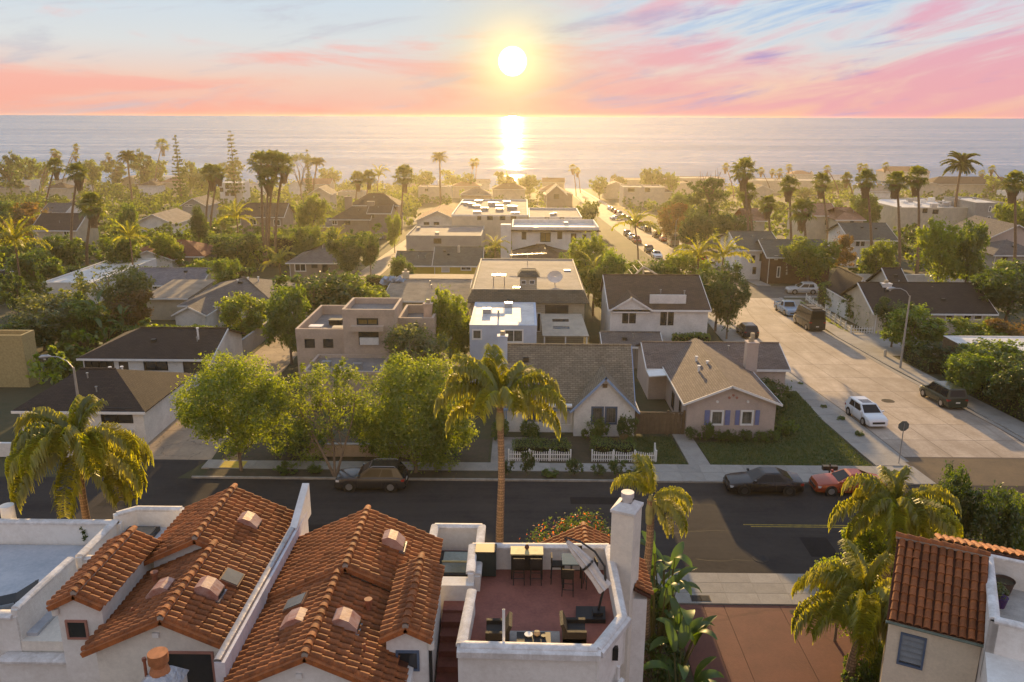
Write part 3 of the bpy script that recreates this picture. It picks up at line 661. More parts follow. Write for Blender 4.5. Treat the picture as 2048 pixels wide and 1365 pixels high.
def paddle(name, L, W_, curl, seed):
    rg = random.Random(seed); V = []; F = []; n = 7; th = R(75); p = Vector((0, 0, 0)); rows = []
    for i in range(n+1):
        s = i/n; w = W_*math.sin(math.pi*min(.98, .06+s*.92))**.7; rows.append((p.copy(), w, th)); p = p+Vector((math.cos(th), 0, math.sin(th)))*L/n; th -= curl/n
    for q, w, th_ in rows:
        u = Vector((-math.sin(th_), 0, math.cos(th_)))
        V += [tuple(q+Vector((0, -w, 0))+u*w*.35), tuple(q), tuple(q+Vector((0, w, 0))+u*w*.35)]
    for i in range(n): F += [(3*i, 3*i+1, 3*i+4, 3*i+3), (3*i+1, 3*i+2, 3*i+5, 3*i+4)]
    return np_mesh(name, V, F, BANANA)
PD = [paddle('leaf', 1.6, .26, R(55), 1), paddle('leaf', 1.9, .30, R(95), 2), paddle('leaf', 1.5, .24, R(120), 3)]
def banana(label, loc, h, n, seed, name='bird_of_paradise', group=None):
    rg = random.Random(seed); o = thing(name, label, 'plant', loc, 0, group); st = MB()
    for i in range(n):
        a = i*2.4+rg.uniform(-.4, .4); hh = h*rg.uniform(.25, 1.0); r = .12+.35*rg.random()
        b = Vector((math.cos(a)*r*.3, math.sin(a)*r*.3, 0)); e = Vector((math.cos(a)*r*1.6, math.sin(a)*r*1.6, hh)); st.tube([b, b.lerp(e, .5)+Vector((0, 0, .1)), e], [.06, .045, .02], 5)
        l = bpy.data.objects.new('leaf', PD[i % 3]); l.location = e; l.rotation_euler = (rg.uniform(-.3, .3), rg.uniform(-.2, .5), a); s = rg.uniform(.7, 1.1); l.scale = (s, s, s); link(l, o)
    st.build('stem_or_core', mat('plant_stem', (.13, .12, .04), .8, .2, 5), o, local=True); return o
# ------------------------------------------------------------------ the townhouses in front
def barrel(L=.43, r0=.100, r1=.122, k=6, th=.020):
    """one curved clay tile along +y (downhill), bulging to +z"""
    mb = MB(); V = mb.v
    for (y_, r, z_) in ((0, r0, .005), (L, r1, .035), (L, r1-th, .035-th*.4)):
        for i in range(k+1):
            a = math.pi*i/k; V.append((-math.cos(a)*r, y_, math.sin(a)*r*.85+z_))
    for s in (0, 1):
        for i in range(k): a = s*(k+1)+i; mb.f.append((a, a+k+1, a+k+2, a+1) if s == 0 else (a, a+k+1, a+k+2, a+1))
    return mb
_tb = barrel(); TILE_ME = _tb.mesh('tile', TILE, True); TILE_V = np.array(_tb.v); TILE_F = np.array(_tb.f)
_rb = barrel(.44, .115, .145, 6, .02); RIDGE_ME = _rb.mesh('ridge_tile', TILE, True)
class TileRoofs:
    """collects a house's tiles; the nearest 300 become pieces, the rest one part"""
    def __init__(s, root): s.root = root; s.items = []; s.mw = Matrix.Translation(root.location) @ Matrix.Rotation(root.rotation_euler.z, 4, 'Z')
    def slope(s, part, A, B, d, length, skip=None, pitch=.275, exp=.37, lift=.015):
        """A->B along the top edge, d downhill (both in the house's own frame)"""
        A, B, d = Vector(A), Vector(B), Vector(d).normalized(); u = (B-A).normalized(); n = d.cross(u)
        if n.z < 0: u = -u; A, B = B, A; n = d.cross(u)
        u = d.cross(n)*-1 if d.cross(n).dot(u) < 0 else d.cross(n)
        W_ = (B-A).length; nu = max(1, round(W_/pitch)); nd = max(1, round(length/exp)); ex = length/nd
        for i in range(nu):
            jit = random.uniform(-.012, .012)
            for j in range(nd):
                p = A+u*((i+.5)*W_/nu+jit)+d*(j*ex-.02+random.uniform(-.015, .015))+n*(lift+random.uniform(0, .01))
                if skip and skip(p): continue
                m_ = Matrix((u, d, n)).transposed().to_4x4() @ Matrix.Rotation(random.uniform(-.025, .025) if random.random() > .04 else random.uniform(-.12, .12), 4, 'Z'); m_.translation = p; s.items.append((part, m_))
    def ridge(s, part, A, B, step=.38):
        A, B = Vector(A), Vector(B); L = (B-A).length; n = max(1, round(L/step)); y_ = (B-A).normalized(); x_ = y_.cross(Vector((0, 0, 1))).normalized(); z_ = x_.cross(y_)
        for i in range(n):
            m_ = Matrix((x_, y_, z_)).transposed().to_4x4(); m_.translation = A+y_*(i*L/n-.03)+Vector((0, 0, .055+random.uniform(0, .012)))
            o = bpy.data.objects.new('ridge_tile', RIDGE_ME); o.matrix_basis = m_; link(o, part)
        MB().box(-.085, .085, 0, 1, -.06, .07)
        mb = MB().tube([A+Vector((0, 0, .03)), B+Vector((0, 0, .03))], .10, 8); mb.build('ridge_mortar', CAPT, part, local=True)
    def finish(s, limit=296):
        cam_p = Vector((0, 0, CH)); s.items.sort(key=lambda it: (s.mw @ it[1].translation-cam_p).length)
        for part, m_ in s.items[:limit]:
            o = bpy.data.objects.new('tile', TILE_ME); o.matrix_basis = m_; link(o, part)
        rest = s.items[limit:]
        if rest:
            V = []; F = []
            for part, m_ in rest:
                k = len(V)*len(TILE_V); a = np.array(m_.to_3x3()); V.append(TILE_V @ a.T+np.array(m_.translation)); F.append(TILE_F+k)
            me = np_mesh('tiles', np.concatenate(V), np.concatenate(F), TILE); me.polygons.foreach_set('use_smooth', [True]*len(me.polygons)); o = bpy.data.objects.new('tiles', me); o['kind'] = 'stuff'; link(o, s.root)
def gable_solid(pts_xz, y0, y1):
    mb = MB(); k = len(pts_xz); n = 0
    mb.v = [(x, y0, z) for x, z in pts_xz]+[(x, y1, z) for x, z in pts_xz]
    mb.f.append(tuple(range(k))); mb.f.append(tuple(k+i for i in reversed(range(k))))
    for i in range(k): j = (i+1) % k; mb.f.append((i, k+i, k+j, j))
    return mb
def rake(mb, A, B, w=.14, h=.16):
    """edge trim under the tiles along a gable"""
    A, B = Vector(A), Vector(B); d = (B-A).normalized(); y_ = Vector((0, 1, 0)); n = d.cross(y_).normalized()
    if n.z < 0: n = -n
    c = [(-w/2, -h), (w/2, -h), (w/2, 0), (-w/2, 0)]; k = len(mb.v)
    for p in (A, B):
        for a, b in c: mb.v.append(tuple(p+y_*a+n*b))
    for i in range(4): j = (i+1) % 4; mb.f.append((k+i, k+4+i, k+4+j, k+j))
    mb.f.append((k, k+1, k+2, k+3)); mb.f.append((k+7, k+6, k+5, k+4))
def two_slopes(tr, root, name, xr, zr, xl, xR, y0, y1, k, skip=None, ridge=True, overhang_rake=True, sides='LR', ky=None):
    """gabled tile roof, ridge along y"""
    zl, zR = zr-k*(xr-xl), zr-k*(xR-xr); bed = MB(); o = root.location
    if 'L' in sides: bed.slab([(xl, y0, zl), (xr, y0, zr), (xr, y1, zr), (xl, y1, zl)], .07)
    if 'R' in sides: bed.slab([(xr, y0, zr), (xR, y0, zR), (xR, y1, zR), (xr, y1, zr)], .07)
    part = bed.build(name, TILEBED, root); part_loc = o
    lo = lambda p: Vector(p)-o
    sl = math.hypot(1, k)
    if 'L' in sides: tr.slope(part, lo((xr, y0+.02, zr)), lo((xr, y1, zr)), (-1, 0, -k), (xr-xl)*sl, skip)
    if 'R' in sides: tr.slope(part, lo((xr, y0+.02, zr)), lo((xr, y1, zr)), (1, 0, -k), (xR-xr)*sl, skip)
    if ridge: tr.ridge(part, lo((xr, y1, zr+.05)), lo((xr, y0-.05, zr+.05)))
    rk = MB(); rake(rk, (xl-.05, y0-.02, zl+.02), (xr, y0-.02, zr+.05)); rake(rk, (xr, y0-.02, zr+.05), (xR+.05, y0-.02, zR+.02)); rk.build('verge', TILE, part)
    return part
def sqwin(root, x, y, z, w, h, fm, gm=GLASS, t=.07, name='window', normal=-1, sill=False):
    """framed window in a wall that faces -y; the pane sits back in the frame"""
    f = MB()
    for a, b, c, d in ((x-w/2, x+w/2, z-h/2, z-h/2+t), (x-w/2, x+w/2, z+h/2-t, z+h/2), (x-w/2, x-w/2+t, z-h/2+t, z+h/2-t), (x+w/2-t, x+w/2, z-h/2+t, z+h/2-t)): f.box(a, b, y-.05, y+.02, c, d)
    o = f.build(name, fm, root); MB().box(x-w/2+t, x+w/2-t, y-.012, y+.01, z-h/2+t, z+h/2-t).build('pane', gm, o); return o
def hood_vent(root, c, k_sign, s=.38):
    """metal roof vent: open-sided hood with a sloping curved top, facing uphill"""
    x, y_, z = c; mb = MB(); sg = k_sign
    prof = [(-s, .0), (-s, .34), (-s*.4, .46), (s*.35, .40), (s, .18), (s, 0)]
    mb2 = gable_solid([(x+sg*a, z-.18*a*1.0+b) for a, b in prof] if sg > 0 else [(x-a, z-.18*a+b) for a, b in prof][::-1], y_-s*.85, y_+s*.85)
    o = mb2.build('roof_vent', COPPER, root)
    xo = x+sg*s; zo = z-.18*s*1.0; MB().box(min(xo, xo+sg*.012), max(xo, xo+sg*.012), y_-s*.7, y_+s*.7, zo+.03, zo+.15).build('opening', BLACK, o)
    MB().box(x-s*1.15, x+s*1.15, y_-s, y_+s, z-.22, z-.06).build('flashing', ALU, o); return o
def skylight(root, c, w, d, tilt, m_=None):
    x, y_, z = c; o = MB(); q = [(x-w/2, y_-d/2, z-tilt*w/2*-1), (x+w/2, y_-d/2, z-tilt*w/2), (x+w/2, y_+d/2, z-tilt*w/2), (x-w/2, y_+d/2, z+tilt*w/2)]
    q[0] = (x-w/2, y_-d/2, z+tilt*w/2); o.slab(q, .28); p = o.build('skylight', mat('rusty_kerb', (.20, .09, .05), .7, .3, 4), root)
    n = Vector((tilt, 0, 1)).normalized(); g = [Vector(a)*.86+Vector((x, y_, z))*.14+n*.02 for a in q]; MB().slab(g, .02).build('pane', mat('skylight_dome', (.13, .12, .10), .2, .2, 3, spec=.7), p); return p
def pipe(root, c, h, r=.055, m_=None, cap=True, name='vent_pipe'):
    x, y_, z = c; mb = MB().cyl((x, y_), r, z-.25, z+h, 10)
    if cap: mb.cyl((x, y_), r*1.5, z+h-.02, z+h+.07, 10)
    return mb.build(name, m_ or mat('painted_pipe', (.36, .13, .07), .6, .3, 6), root, True)
def coping(mb, A, B, w=.28, h=.10, z=None):
    """rounded top of a parapet between two points"""
    A, B = Vector(A), Vector(B); d = (B-A).normalized(); s = Vector((-d.y, d.x, 0)); k = len(mb.v)
    pr = [(-w/2, -h), (w/2, -h), (w/2, -.02), (w*.36, .03), (0, .05), (-w*.36, .03), (-w/2, -.02)]
    for p in (A-d*.02, B+d*.02):
        for a, b in pr: mb.v.append(tuple(p+s*a+Vector((0, 0, b))))
    n = len(pr)
    for i in range(n): j = (i+1) % n; mb.f.append((k+i, k+j, k+n+j, k+n+i))
    mb.f.append(tuple(k+i for i in reversed(range(n)))); mb.f.append(tuple(k+n+i for i in range(n)))
def parapet(root, pts, zb, zt, th=.24, m_=STUCCO, name='parapet', cw=.34):
    w = MB(); c = MB()
    for A, B in zip(pts, pts[1:]):
        A, B = Vector((*A[:2], 0)), Vector((*B[:2], 0)); d = (B-A).normalized(); s = Vector((-d.y, d.x, 0))*th/2; e = d*th/2
        w.prism([tuple((A-e-s)[:2]), tuple((B+e-s)[:2]), tuple((B+e+s)[:2]), tuple((A-e+s)[:2])], zb, zt-.05)
    o = w.build(name, m_, root)
    for A, B in zip(pts, pts[1:]): coping(c, (*A[:2], zt), (*B[:2], zt), cw)
    c.build('coping', STUCCO_S, o, True); return o

K = .466
# --- B: first gabled townhouse
B = thing('townhouse', 'gabled townhouse with clay barrel-tile roof and pink-framed square window', 'house', (-11.3, 26, 0))
tr = TileRoofs(B)
gable_solid([(-13.45, 0), (-9.1, 0), (-9.1, 8.9-K*2.05-.1), (-11.15, 8.82), (-13.45, 8.9-K*2.3-.1)], 21.95, 26.3).build('wall', STUCCO if False else mat('warm_white_stucco', (.78, .72, .62), .85, .12, 1.0, .35, 9), B)
gable_solid([(-13.5, 0), (-9.1, 0), (-9.1, 8.0), (-11.78, 9.1), (-13.5, 8.3)], 26.35, 30.1).build('upper_wall', STUCCO, B)
two_slopes(tr, B, 'roof', -11.15, 8.9, -13.75, -9.12, 21.75, 26.35, K, lambda p: p.x+B.location.x < -13.6+.0 and p.y+B.location.y > 23)
two_slopes(tr, B, 'roof', -11.78, 9.2, -13.8, -9.12, 26.15, 30.4, K)
tw = gable_solid([(-15.2, 0), (-13.72, 0), (-13.72, 8.5), (-14.46, 8.88), (-15.2, 8.5)], 23.05, 27.2); tw.build('stair_tower', STUCCO, B)
two_slopes(tr, B, 'tower_roof', -14.46, 9.0, -15.35, -13.62, 22.9, 27.15, .5)
tr.finish()
sqwin(B, -14.62, 23.04, 7.62, .72, .72, PINKF)
sqwin(B, -10.55, 21.94, 6.9, 1.7, 1.5, PINKF, GLASS)
for px, py, z, sg in ((500, 1050, 8.62, 1), (420, 1185, 8.62, 1), (322, 1187, 8.45, -1)):
    q = P(px, py, z); hood_vent(B, (q.x, q.y, z-.05), sg)
q = P(465, 1155, 8.6); skylight(B, (q.x, q.y, 8.62), .62, .8, K)
q = P(311, 1165, 8.2); pipe(B, (q.x, q.y, 8.0), .55, .09)
for px, py in ((358, 1130), (413, 1222), (265, 1225)): q = P(px, py, 8.25); pipe(B, (q.x, q.y, 8.2), .22, .035, cap=False)
MB().box(-11.55, -11.35, 21.86, 21.95, 8.18, 8.34).build('security_box', WHITE, B)
lampb = MB().cyl((-15.22, 22.98), .11, 8.22, 8.45, 12); lampb.build('wall_lamp', mat('lamp_globe', (.75, .70, .62), .4), B, True)
# chimney of the first townhouse, in front of its gable
q = P(318, 1330, 8.3)
MB().prism([(q.x-.55, q.y-.6), (q.x+.55, q.y-.6), (q.x+.55, q.y+.5), (q.x-.55, q.y+.5)], 0, 7.7).build('chimney', STUCCO, B)
cs = MB(); cz = 7.7; c4 = [(q.x-.62, q.y-.66), (q.x+.62, q.y-.66), (q.x+.62, q.y+.56), (q.x-.62, q.y+.56)]; t4 = [(q.x-.26, q.y-.26), (q.x+.26, q.y-.26), (q.x+.26, q.y+.26), (q.x-.26, q.y+.26)]
for i in range(4): j = (i+1) % 4; cs.face((*c4[i], cz), (*c4[j], cz), (*t4[j], cz+.38), (*t4[i], cz+.38))
cs.face(*[(a, b, cz+.38) for a, b in t4]); cs.build('chimney_shroud', mat('wrinkled_sheet_metal', (.55, .52, .50), .35, .4, 4, .8, 7, metal=.6, col2=(.30, .33, .40)), B)
pot = MB().tube([(q.x, q.y, cz+.36), (q.x, q.y, cz+.5), (q.x, q.y, cz+.56), (q.x, q.y, cz+.72)], [.30, .26, .2, .2], 16); pot.cyl((q.x, q.y), .29, cz+.70, cz+1.02, 18); pot.build('chimney_pot', mat('terracotta_pot', (.50, .19, .075), .6, .3, 4), B, True)
pipe(B, (q.x-.45, q.y+.05, cz+.3), .42, .045)
# --- party wall
pw = thing('party_wall', 'long white party wall with grey metal capping between the two tiled roofs', 'wall', (-8.88, 25, 0))
pw_m = mat('lilac_white_stucco', (.74, .72, .74), .8, .2, 1.2, .2, 8, kind='streak', p=(.6, 2.5, .5), col2=(.55, .50, .50))
MB().prism([(-9.04, 20.4), (-8.72, 20.4), (-8.72, 29.9), (-9.04, 29.9)], 0, 8.42).build('wall', pw_m, pw)
MB().prism([(-9.02, 28.4), (-8.74, 28.4), (-8.74, 30.5), (-9.02, 30.5)], 8.0, [8.5, 8.5, 9.4, 9.4]).build('end_pier', STUCCO, pw)
y_ = 20.45
while y_ < 28.9:
    L = 1.35; mb = MB(); coping(mb, (-8.95, y_, 8.47), (-8.95, min(y_+L, 28.95), 8.47), .26, .05); mb.build('metal_cap', ALU, pw, True); y_ += L+.012
# --- C: second gabled townhouse
C = thing('townhouse', 'gabled clay-tiled townhouse with blue-framed tower window beside the roof terrace', 'house', (-6.2, 24, 0))
tr = TileRoofs(C)
gable_solid([(-8.7, 0), (-3.3, 0), (-3.3, 8.95-K*2.9-.1), (-6.2, 8.87), (-8.7, 8.95-K*2.5-.1)], 20.2, 24.5).build('wall', STUCCO, C)
gable_solid([(-8.7, 0), (-3.3, 0), (-3.3, 9.2-K*2.65-.1), (-5.95, 9.1), (-8.7, 9.2-K*2.75-.1)], 24.6, 28.3).build('upper_wall', STUCCO, C)
two_slopes(tr, C, 'roof', -6.2, 8.95, -8.7, -3.45, 20.0, 24.5, K, lambda p: p.x+C.location.x > -3.95 and p.y+C.location.y > 21.1)
two_slopes(tr, C, 'roof', -5.95, 9.2, -8.7, -3.1, 24.4, 28.6, K, lambda p: p.x+C.location.x > -3.95 and p.y+C.location.y < 25.4)
gable_solid([(-4.12, 0), (-2.85, 0), (-2.85, 8.5), (-3.48, 8.85), (-4.12, 8.5)], 21.5, 25.4).build('stair_tower', STUCCO, C)
two_slopes(tr, C, 'tower_roof', -3.48, 9.0, -4.28, -2.70, 21.35, 25.4, .5)
tr.finish()
sqwin(C, -3.47, 21.49, 7.75, .72, .72, BLUEF)
q = P(590, 1207, 8.55); skylight(C, (q.x, q.y, 8.62), .7, .7, -K)
for px, py, z, sg in ((588, 1250, 8.45, -1), (694, 1250, 8.6, 1), (788, 1088, 8.75, 1)):
    q = P(px, py, z); hood_vent(C, (q.x, q.y, z-.05), sg)
q = P(738, 1230, 8.3); pipe(C, (q.x, q.y, 8.2), .62, .09)
for px, py in ((555, 1290), (730, 1305), (745, 1105)): q = P(px, py, 8.3); pipe(C, (q.x, q.y, 8.3), .3, .035, cap=False)
MB().cyl((-2.74, 21.45), .11, 8.22, 8.45, 12).build('wall_lamp', MATS['lamp_globe'], C, True)
MB().cyl((-2.76, 21.46), .06, 0, 8.2, 10).build('downpipe', METALD, C, True)
MB().box(-6.55, -6.38, 20.12, 20.2, 8.1, 8.26).build('security_box', WHITE, C)
# skylight terrace behind the tower
skt = parapet(C, [(-3.55, 27.1), (-3.55, 30.3), (-1.62, 30.3), (-1.62, 26.6)], 5, 7.65, name='light_well_parapet')
MB().box(-3.45, -1.72, 26.8, 30.2, 5.5, 6.55).build('light_well_roof', DECKR, C)
sk = MB().box(-3.25, -1.95, 28.0, 29.8, 6.5, 6.75).build('skylight', METALD, C); MB().box(-3.12, -2.08, 28.95, 29.68, 6.74, 6.78).build('pane', mat('greenish_glass', (.32, .38, .34), .15, .2, 1, spec=.8), sk); MB().box(-3.12, -2.08, 28.12, 28.85, 6.74, 6.78).build('pane', mat('greenish_glass2', (.20, .22, .19), .15, .2, 1, spec=.8), sk); MB().box(-3.15, -2.05, 28.86, 28.94, 6.74, 6.82).build('glazing_bar', WOODL, sk)
MB().prism([(-3.0, 25.9), (-1.7, 25.9), (-1.7, 26.5), (-3.0, 26.5)], 5, 7.6).build('low_wall', STUCCO, C)
# --- A: white terrace house at the left edge
A = thing('terrace_house', 'white flat-roofed house with grey sun deck at the left edge', 'house', (-18.5, 27, 0))
MB().box(-30, -15.25, 24.2, 30.8, 0, 6.3).build('wall', mat('warm_white_stucco', (0, 0, 0)), A)
MB().box(-29.8, -17.0, 24.5, 30.5, 6.28, 6.42).build('deck', DECKG, A)
parapet(A, [(-30, 30.7), (-17.0, 30.7)], 6.3, 7.45, name='parapet')
parapet(A, [(-17.15, 30.7), (-17.15, 27.9)], 6.3, 7.5)
parapet(A, [(-17.15, 28.0), (-15.3, 28.0)], 3.5, 7.35, th=.3)
parapet(A, [(-17.1, 30.9), (-16.5, 31.4), (-14.6, 31.4)], 6.0, 7.75, th=.3)
MB().box(-16.9, -14.3, 28.2, 31.3, 6.0, 6.9).build('light_well_roof', DECKG, A)
sk = MB().box(-16.7, -15.4, 29.2, 31.0, 6.9, 7.08).build('skylight', METALD, A); MB().box(-16.6, -15.5, 29.3, 30.9, 7.07, 7.1).build('pane', MATS['skylight_dome'], sk)
parapet(A, [(-30, 24.35), (-17.6, 24.35)], 5.0, 7.3, th=.34, cw=.5)
parapet(A, [(-17.5, 24.35), (-17.35, 27.6)], 5.0, 7.55, th=.22, cw=.3)
parapet(A, [(-17.9, 23.9), (-15.2, 23.9)], 0, 5.9, th=.3, cw=.55)
MB().box(-17.3, -15.3, 24.1, 27.8, 5.0, 5.25).build('stair_landing', mat('warm_grey', (.45, .42, .38), .8, .2, 2), A)
MB().tube([(-16.6, 24.5, 5.6), (-17.0, 27.0, 7.1)], .025, 6).build('handrail', WHITE, A)
MB().cyl((-22.2, 31.5), .28, 7.0, 7.75, 16).build('flue', WHITE, A, True)
MB().prism([(-17.6, 31.8), (-16.2, 31.8), (-16.2, 33.0), (-17.6, 33.0)], 0, [7.2, 7.2, 6.6, 6.6]).build('porch_roof', TILE, A)
MB().box(-17.2, -16.6, 23.55, 23.76, 4.0, 4.5).build('meter_box', METALD, A)
# --- D: roof terrace house
Dh = thing('terrace_house', 'white house with walled roof terrace, red deck and tall white chimney', 'house', (.8, 25, 0))
NL, NR, CM, FR_, FL = (-1.85, 21.95), (2.45, 21.85), (3.45, 23.55), (3.45, 28.2), (-1.9, 28.15)
MB().prism([(-1.75, 22.0), (2.4, 21.9), (3.4, 23.55), (3.4, 28.15), (-1.85, 28.1)], 0, 6.9).build('wall', STUCCO, Dh)
MB().prism([(-1.7, 22.1), (2.3, 22.0), (3.3, 23.6), (3.3, 28.1), (-1.8, 28.05)], 6.88, 7.0).build('deck', DECKR, Dh)
parapet(Dh, [(-1.7, 25.0), (-1.85, 22.0), (2.4, 21.9), (3.4, 23.6), (3.4, 28.15), (-1.85, 28.1), (-1.82, 26.2)], 6.2, 8.0, th=.2, cw=.34)
fr = MB(); coping(fr, (-1.95, 21.95, 7.92), (2.5, 21.85, 7.92), .5, .22); coping(fr, (2.42, 21.85, 7.92), (3.5, 23.65, 7.92), .44, .20); fr.build('front_cornice', STUCCO_S, Dh, True)
ch = bpy.data.objects.new('chimney', MB().prism([(-.42, -.5), (.42, -.5), (.42, .5), (-.42, .5)], 0, 10.05).mesh('chimney', mat('warm_white_stucco', (0, 0, 0)))); ch.location = (3.92-.8, 27.25-25, 0); ch.rotation_euler.z = R(-25); link(ch, Dh)
cc = MB(); b4 = [(-.47, -.55), (.47, -.55), (.47, .55), (-.47, .55)]; t4 = [(-.2, -.2), (.2, -.2), (.2, .2), (-.2, .2)]
cc.prism(b4, 10.05, 10.15)
for i in range(4): j = (i+1) % 4; cc.face((*b4[i], 10.15), (*b4[j], 10.15), (*t4[j], 10.36), (*t4[i], 10.36))
cc.build('cap', STUCCO_S, ch, local=True); MB().cyl((0, 0), .19, 10.34, 10.52, 16).cyl((0, 0), .24, 10.52, 10.72, 18).build('flue', mat('pale_flue', (.62, .58, .55), .5, .2, 4), ch, True, local=True)
tr = TileRoofs(Dh)
two_slopes(tr, Dh, 'porch_roof', 2.9, 5.7, .6, 4.6, 31.5, 34.0, .5)
MB().box(.9, 4.2, 31.7, 33.8, 0, 4.6).build('porch_wall', STUCCO, Dh)
wing = MB().slab([(4.3, 26.9, 6.9), (4.95, 26.9, 6.53), (4.95, 29.5, 6.53), (4.3, 29.5, 6.9)], .08).build('side_roof', TILEBED, Dh)
tr.slope(wing, Vector((4.3, 26.95, 6.92))-Dh.location, Vector((4.3, 29.5, 6.92))-Dh.location, (1, 0, -.56), .76)
MB().box(3.45, 4.8, 27.0, 29.4, 0, 6.4).build('side_wing', STUCCO, Dh)
tr.finish()
MB().prism([(2.62, 21.9), (2.74, 21.85), (3.5, 23.1), (3.4, 23.2)], 5.6, 5.9).build('wall_light', WHITE, Dh)
l1 = MB().box(3.02, 3.2, 22.72, 22.9, 6.9, 7.35).build('wall_lamp', METALD, Dh)
MB().tube([(3.28, 23.1, 0), (3.28, 23.1, 6.4)], .06, 8).build('downpipe', WHITE, Dh)
# red steps between tower and terrace
st = thing('outdoor_stairs', 'dark red steps between the tiled tower and the roof terrace', 'stairs', (-2.3, 24, 0))
n = 9
for i in range(n):
    MB().box(-2.78, -1.98, 20.6+i*.52, 20.6+(i+1)*.52+.04, 0 if i == 0 else 4.9+i*.22-.25, 4.9+(i+1)*.22).build('step', mat('red_brown_step', (.20, .065, .045), .8, .25, 3, .1, 12), st)
MB().box(-2.78, -1.98, 25.3, 25.88, 4, 6.98).build('landing', DECKR, st)
# --- E: house at the lower right, turned to the lane
E_ = thing('tiled_house', 'cream house with clay-tiled roof and louvred window at the lower right', 'house', (14.64, 28.4, 0), R(-26.4))
tr = TileRoofs(E_); LR, DE = 3.05, 2.95
bed = MB().slab([(-.05, 0, 8.3), (LR, 0, 8.3), (LR, -DE, 6.5), (-.05, -DE, 6.5)], .08).slab([(-.05, 0, 8.28), (LR, 0, 8.28), (LR, 1.2, 7.6), (-.05, 1.2, 7.6)], .08).build('roof', TILEBED, E_, local=True)
tr.slope(bed, (0, 0, 8.3), (LR, 0, 8.3), (0, -DE, -1.8), math.hypot(DE, 1.8), None, .277, .40)
tr.ridge(bed, (LR, .0, 8.34), (-.1, .0, 8.34))
tr.finish()
CREAMW = CREAM
hb = MB().wall((.05, -DE+.25, 0), (1, 0, 0), LR-.1, 6.4, [(.45, 4.72, 1.25, 5.92)], .12)
hb.face((.05, -DE+.25, 0), (.05, .9, 0), (.05, .9, 7.6), (.05, 0, 8.2), (.05, -DE+.25, 6.4)); hb.face((LR-.05, .9, 0), (.05, .9, 0), (.05, .9, 7.6), (LR-.05, .9, 7.6)); hb.build('wall', CREAMW, E_, local=True)
wn = MB()
for a, b, c, d in ((.42, 1.28, 4.66, 4.73), (.42, 1.28, 5.91, 5.98), (.42, .49, 4.73, 5.91), (1.21, 1.28, 4.73, 5.91)): wn.box(.05+a, .05+b, -DE+.19, -DE+.3, c, d)
wn = wn.build('louvre_window', BLUEF, E_, local=True)
MB().box(.5, 1.3, -DE+.34, -DE+.36, 4.72, 5.92).build('pane', GLASS, wn, local=True)
for i in range(5):
    z = 4.82+i*.23; MB().slab([(.52, -DE+.22, z), (1.28, -DE+.22, z), (1.28, -DE+.33, z+.17), (.52, -DE+.33, z+.17)], .012).build('louvre', mat('louvre_glass', (.16, .17, .18), .2, .2, 3, spec=.7), wn, local=True)
MB().tube([(-.08, -DE-.06, 6.42), (LR, -DE-.06, 6.42)], .055, 8).build('gutter', mat('verdigris_gutter', (.16, .20, .16), .6, .4, 4), E_, local=True)
MB().box(LR-.02, 9, -5.4, 1.4, 0, 6.55).build('terrace_block', STUCCO, E_, local=True)
dk = MB()
MB().box(LR+.2, 9, -3.3, -1.2, 6.54, 6.62).build('roof_membrane', mat('grey_shingle_deck', (.13, .115, .11), .8, .2, 2, .3, 10, kind='brick', p=(.3, .11, .012, .5, .8)), E_, local=True)
MB().box(LR+.2, 9, -1.2, 1.3, 6.54, 6.60).build('deck', mat('warm_grey', (0, 0, 0)), E_, local=True)
for nm, pts in (('parapet', [(9, -3.4), (LR+.1, -3.4), (LR+.1, 1.35), (9, 1.35)]),):
    w = MB(); c = MB()
    for a, b in zip(pts, pts[1:]):
        a_, b_ = Vector((*a, 0)), Vector((*b, 0)); d = (b_-a_).normalized(); s = Vector((-d.y, d.x, 0))*.13
        w.prism([tuple((a_-d*.13-s)[:2]), tuple((b_+d*.13-s)[:2]), tuple((b_+d*.13+s)[:2]), tuple((a_-d*.13+s)[:2])], 5.5, 7.75); coping(c, (*a, 7.8), (*b, 7.8), .34)
    o = w.build(nm, STUCCO, E_, local=True); c.build('coping', STUCCO_S, o, True, local=True)
br = MB().slab([(1.4, 1.3, 7.9), (6, 1.3, 7.9), (6, 4.3, 6.6), (1.4, 4.3, 6.6)], .08).build('rear_roof', TILEBED, E_, local=True)
MB().box(1.6, 6, 1.5, 4.2, 0, 6.6).build('rear_wall', STUCCO, E_, local=True)
for i in range(16):
    for j in range(3):
        pass
tr2 = TileRoofs(E_); tr2.slope(br, (1.4, 1.35, 7.92), (6, 1.35, 7.92), (0, 3, -1.3), 3.25); tr2.finish(150)
q = Vector((5.2, 1.9, 8.2)); pipe_o = MB().cyl((4.6, 2.0), .12, 7.4, 8.25, 12); pipe_o.build('clay_flue', MATS['terracotta_pot'], E_, True, local=True)
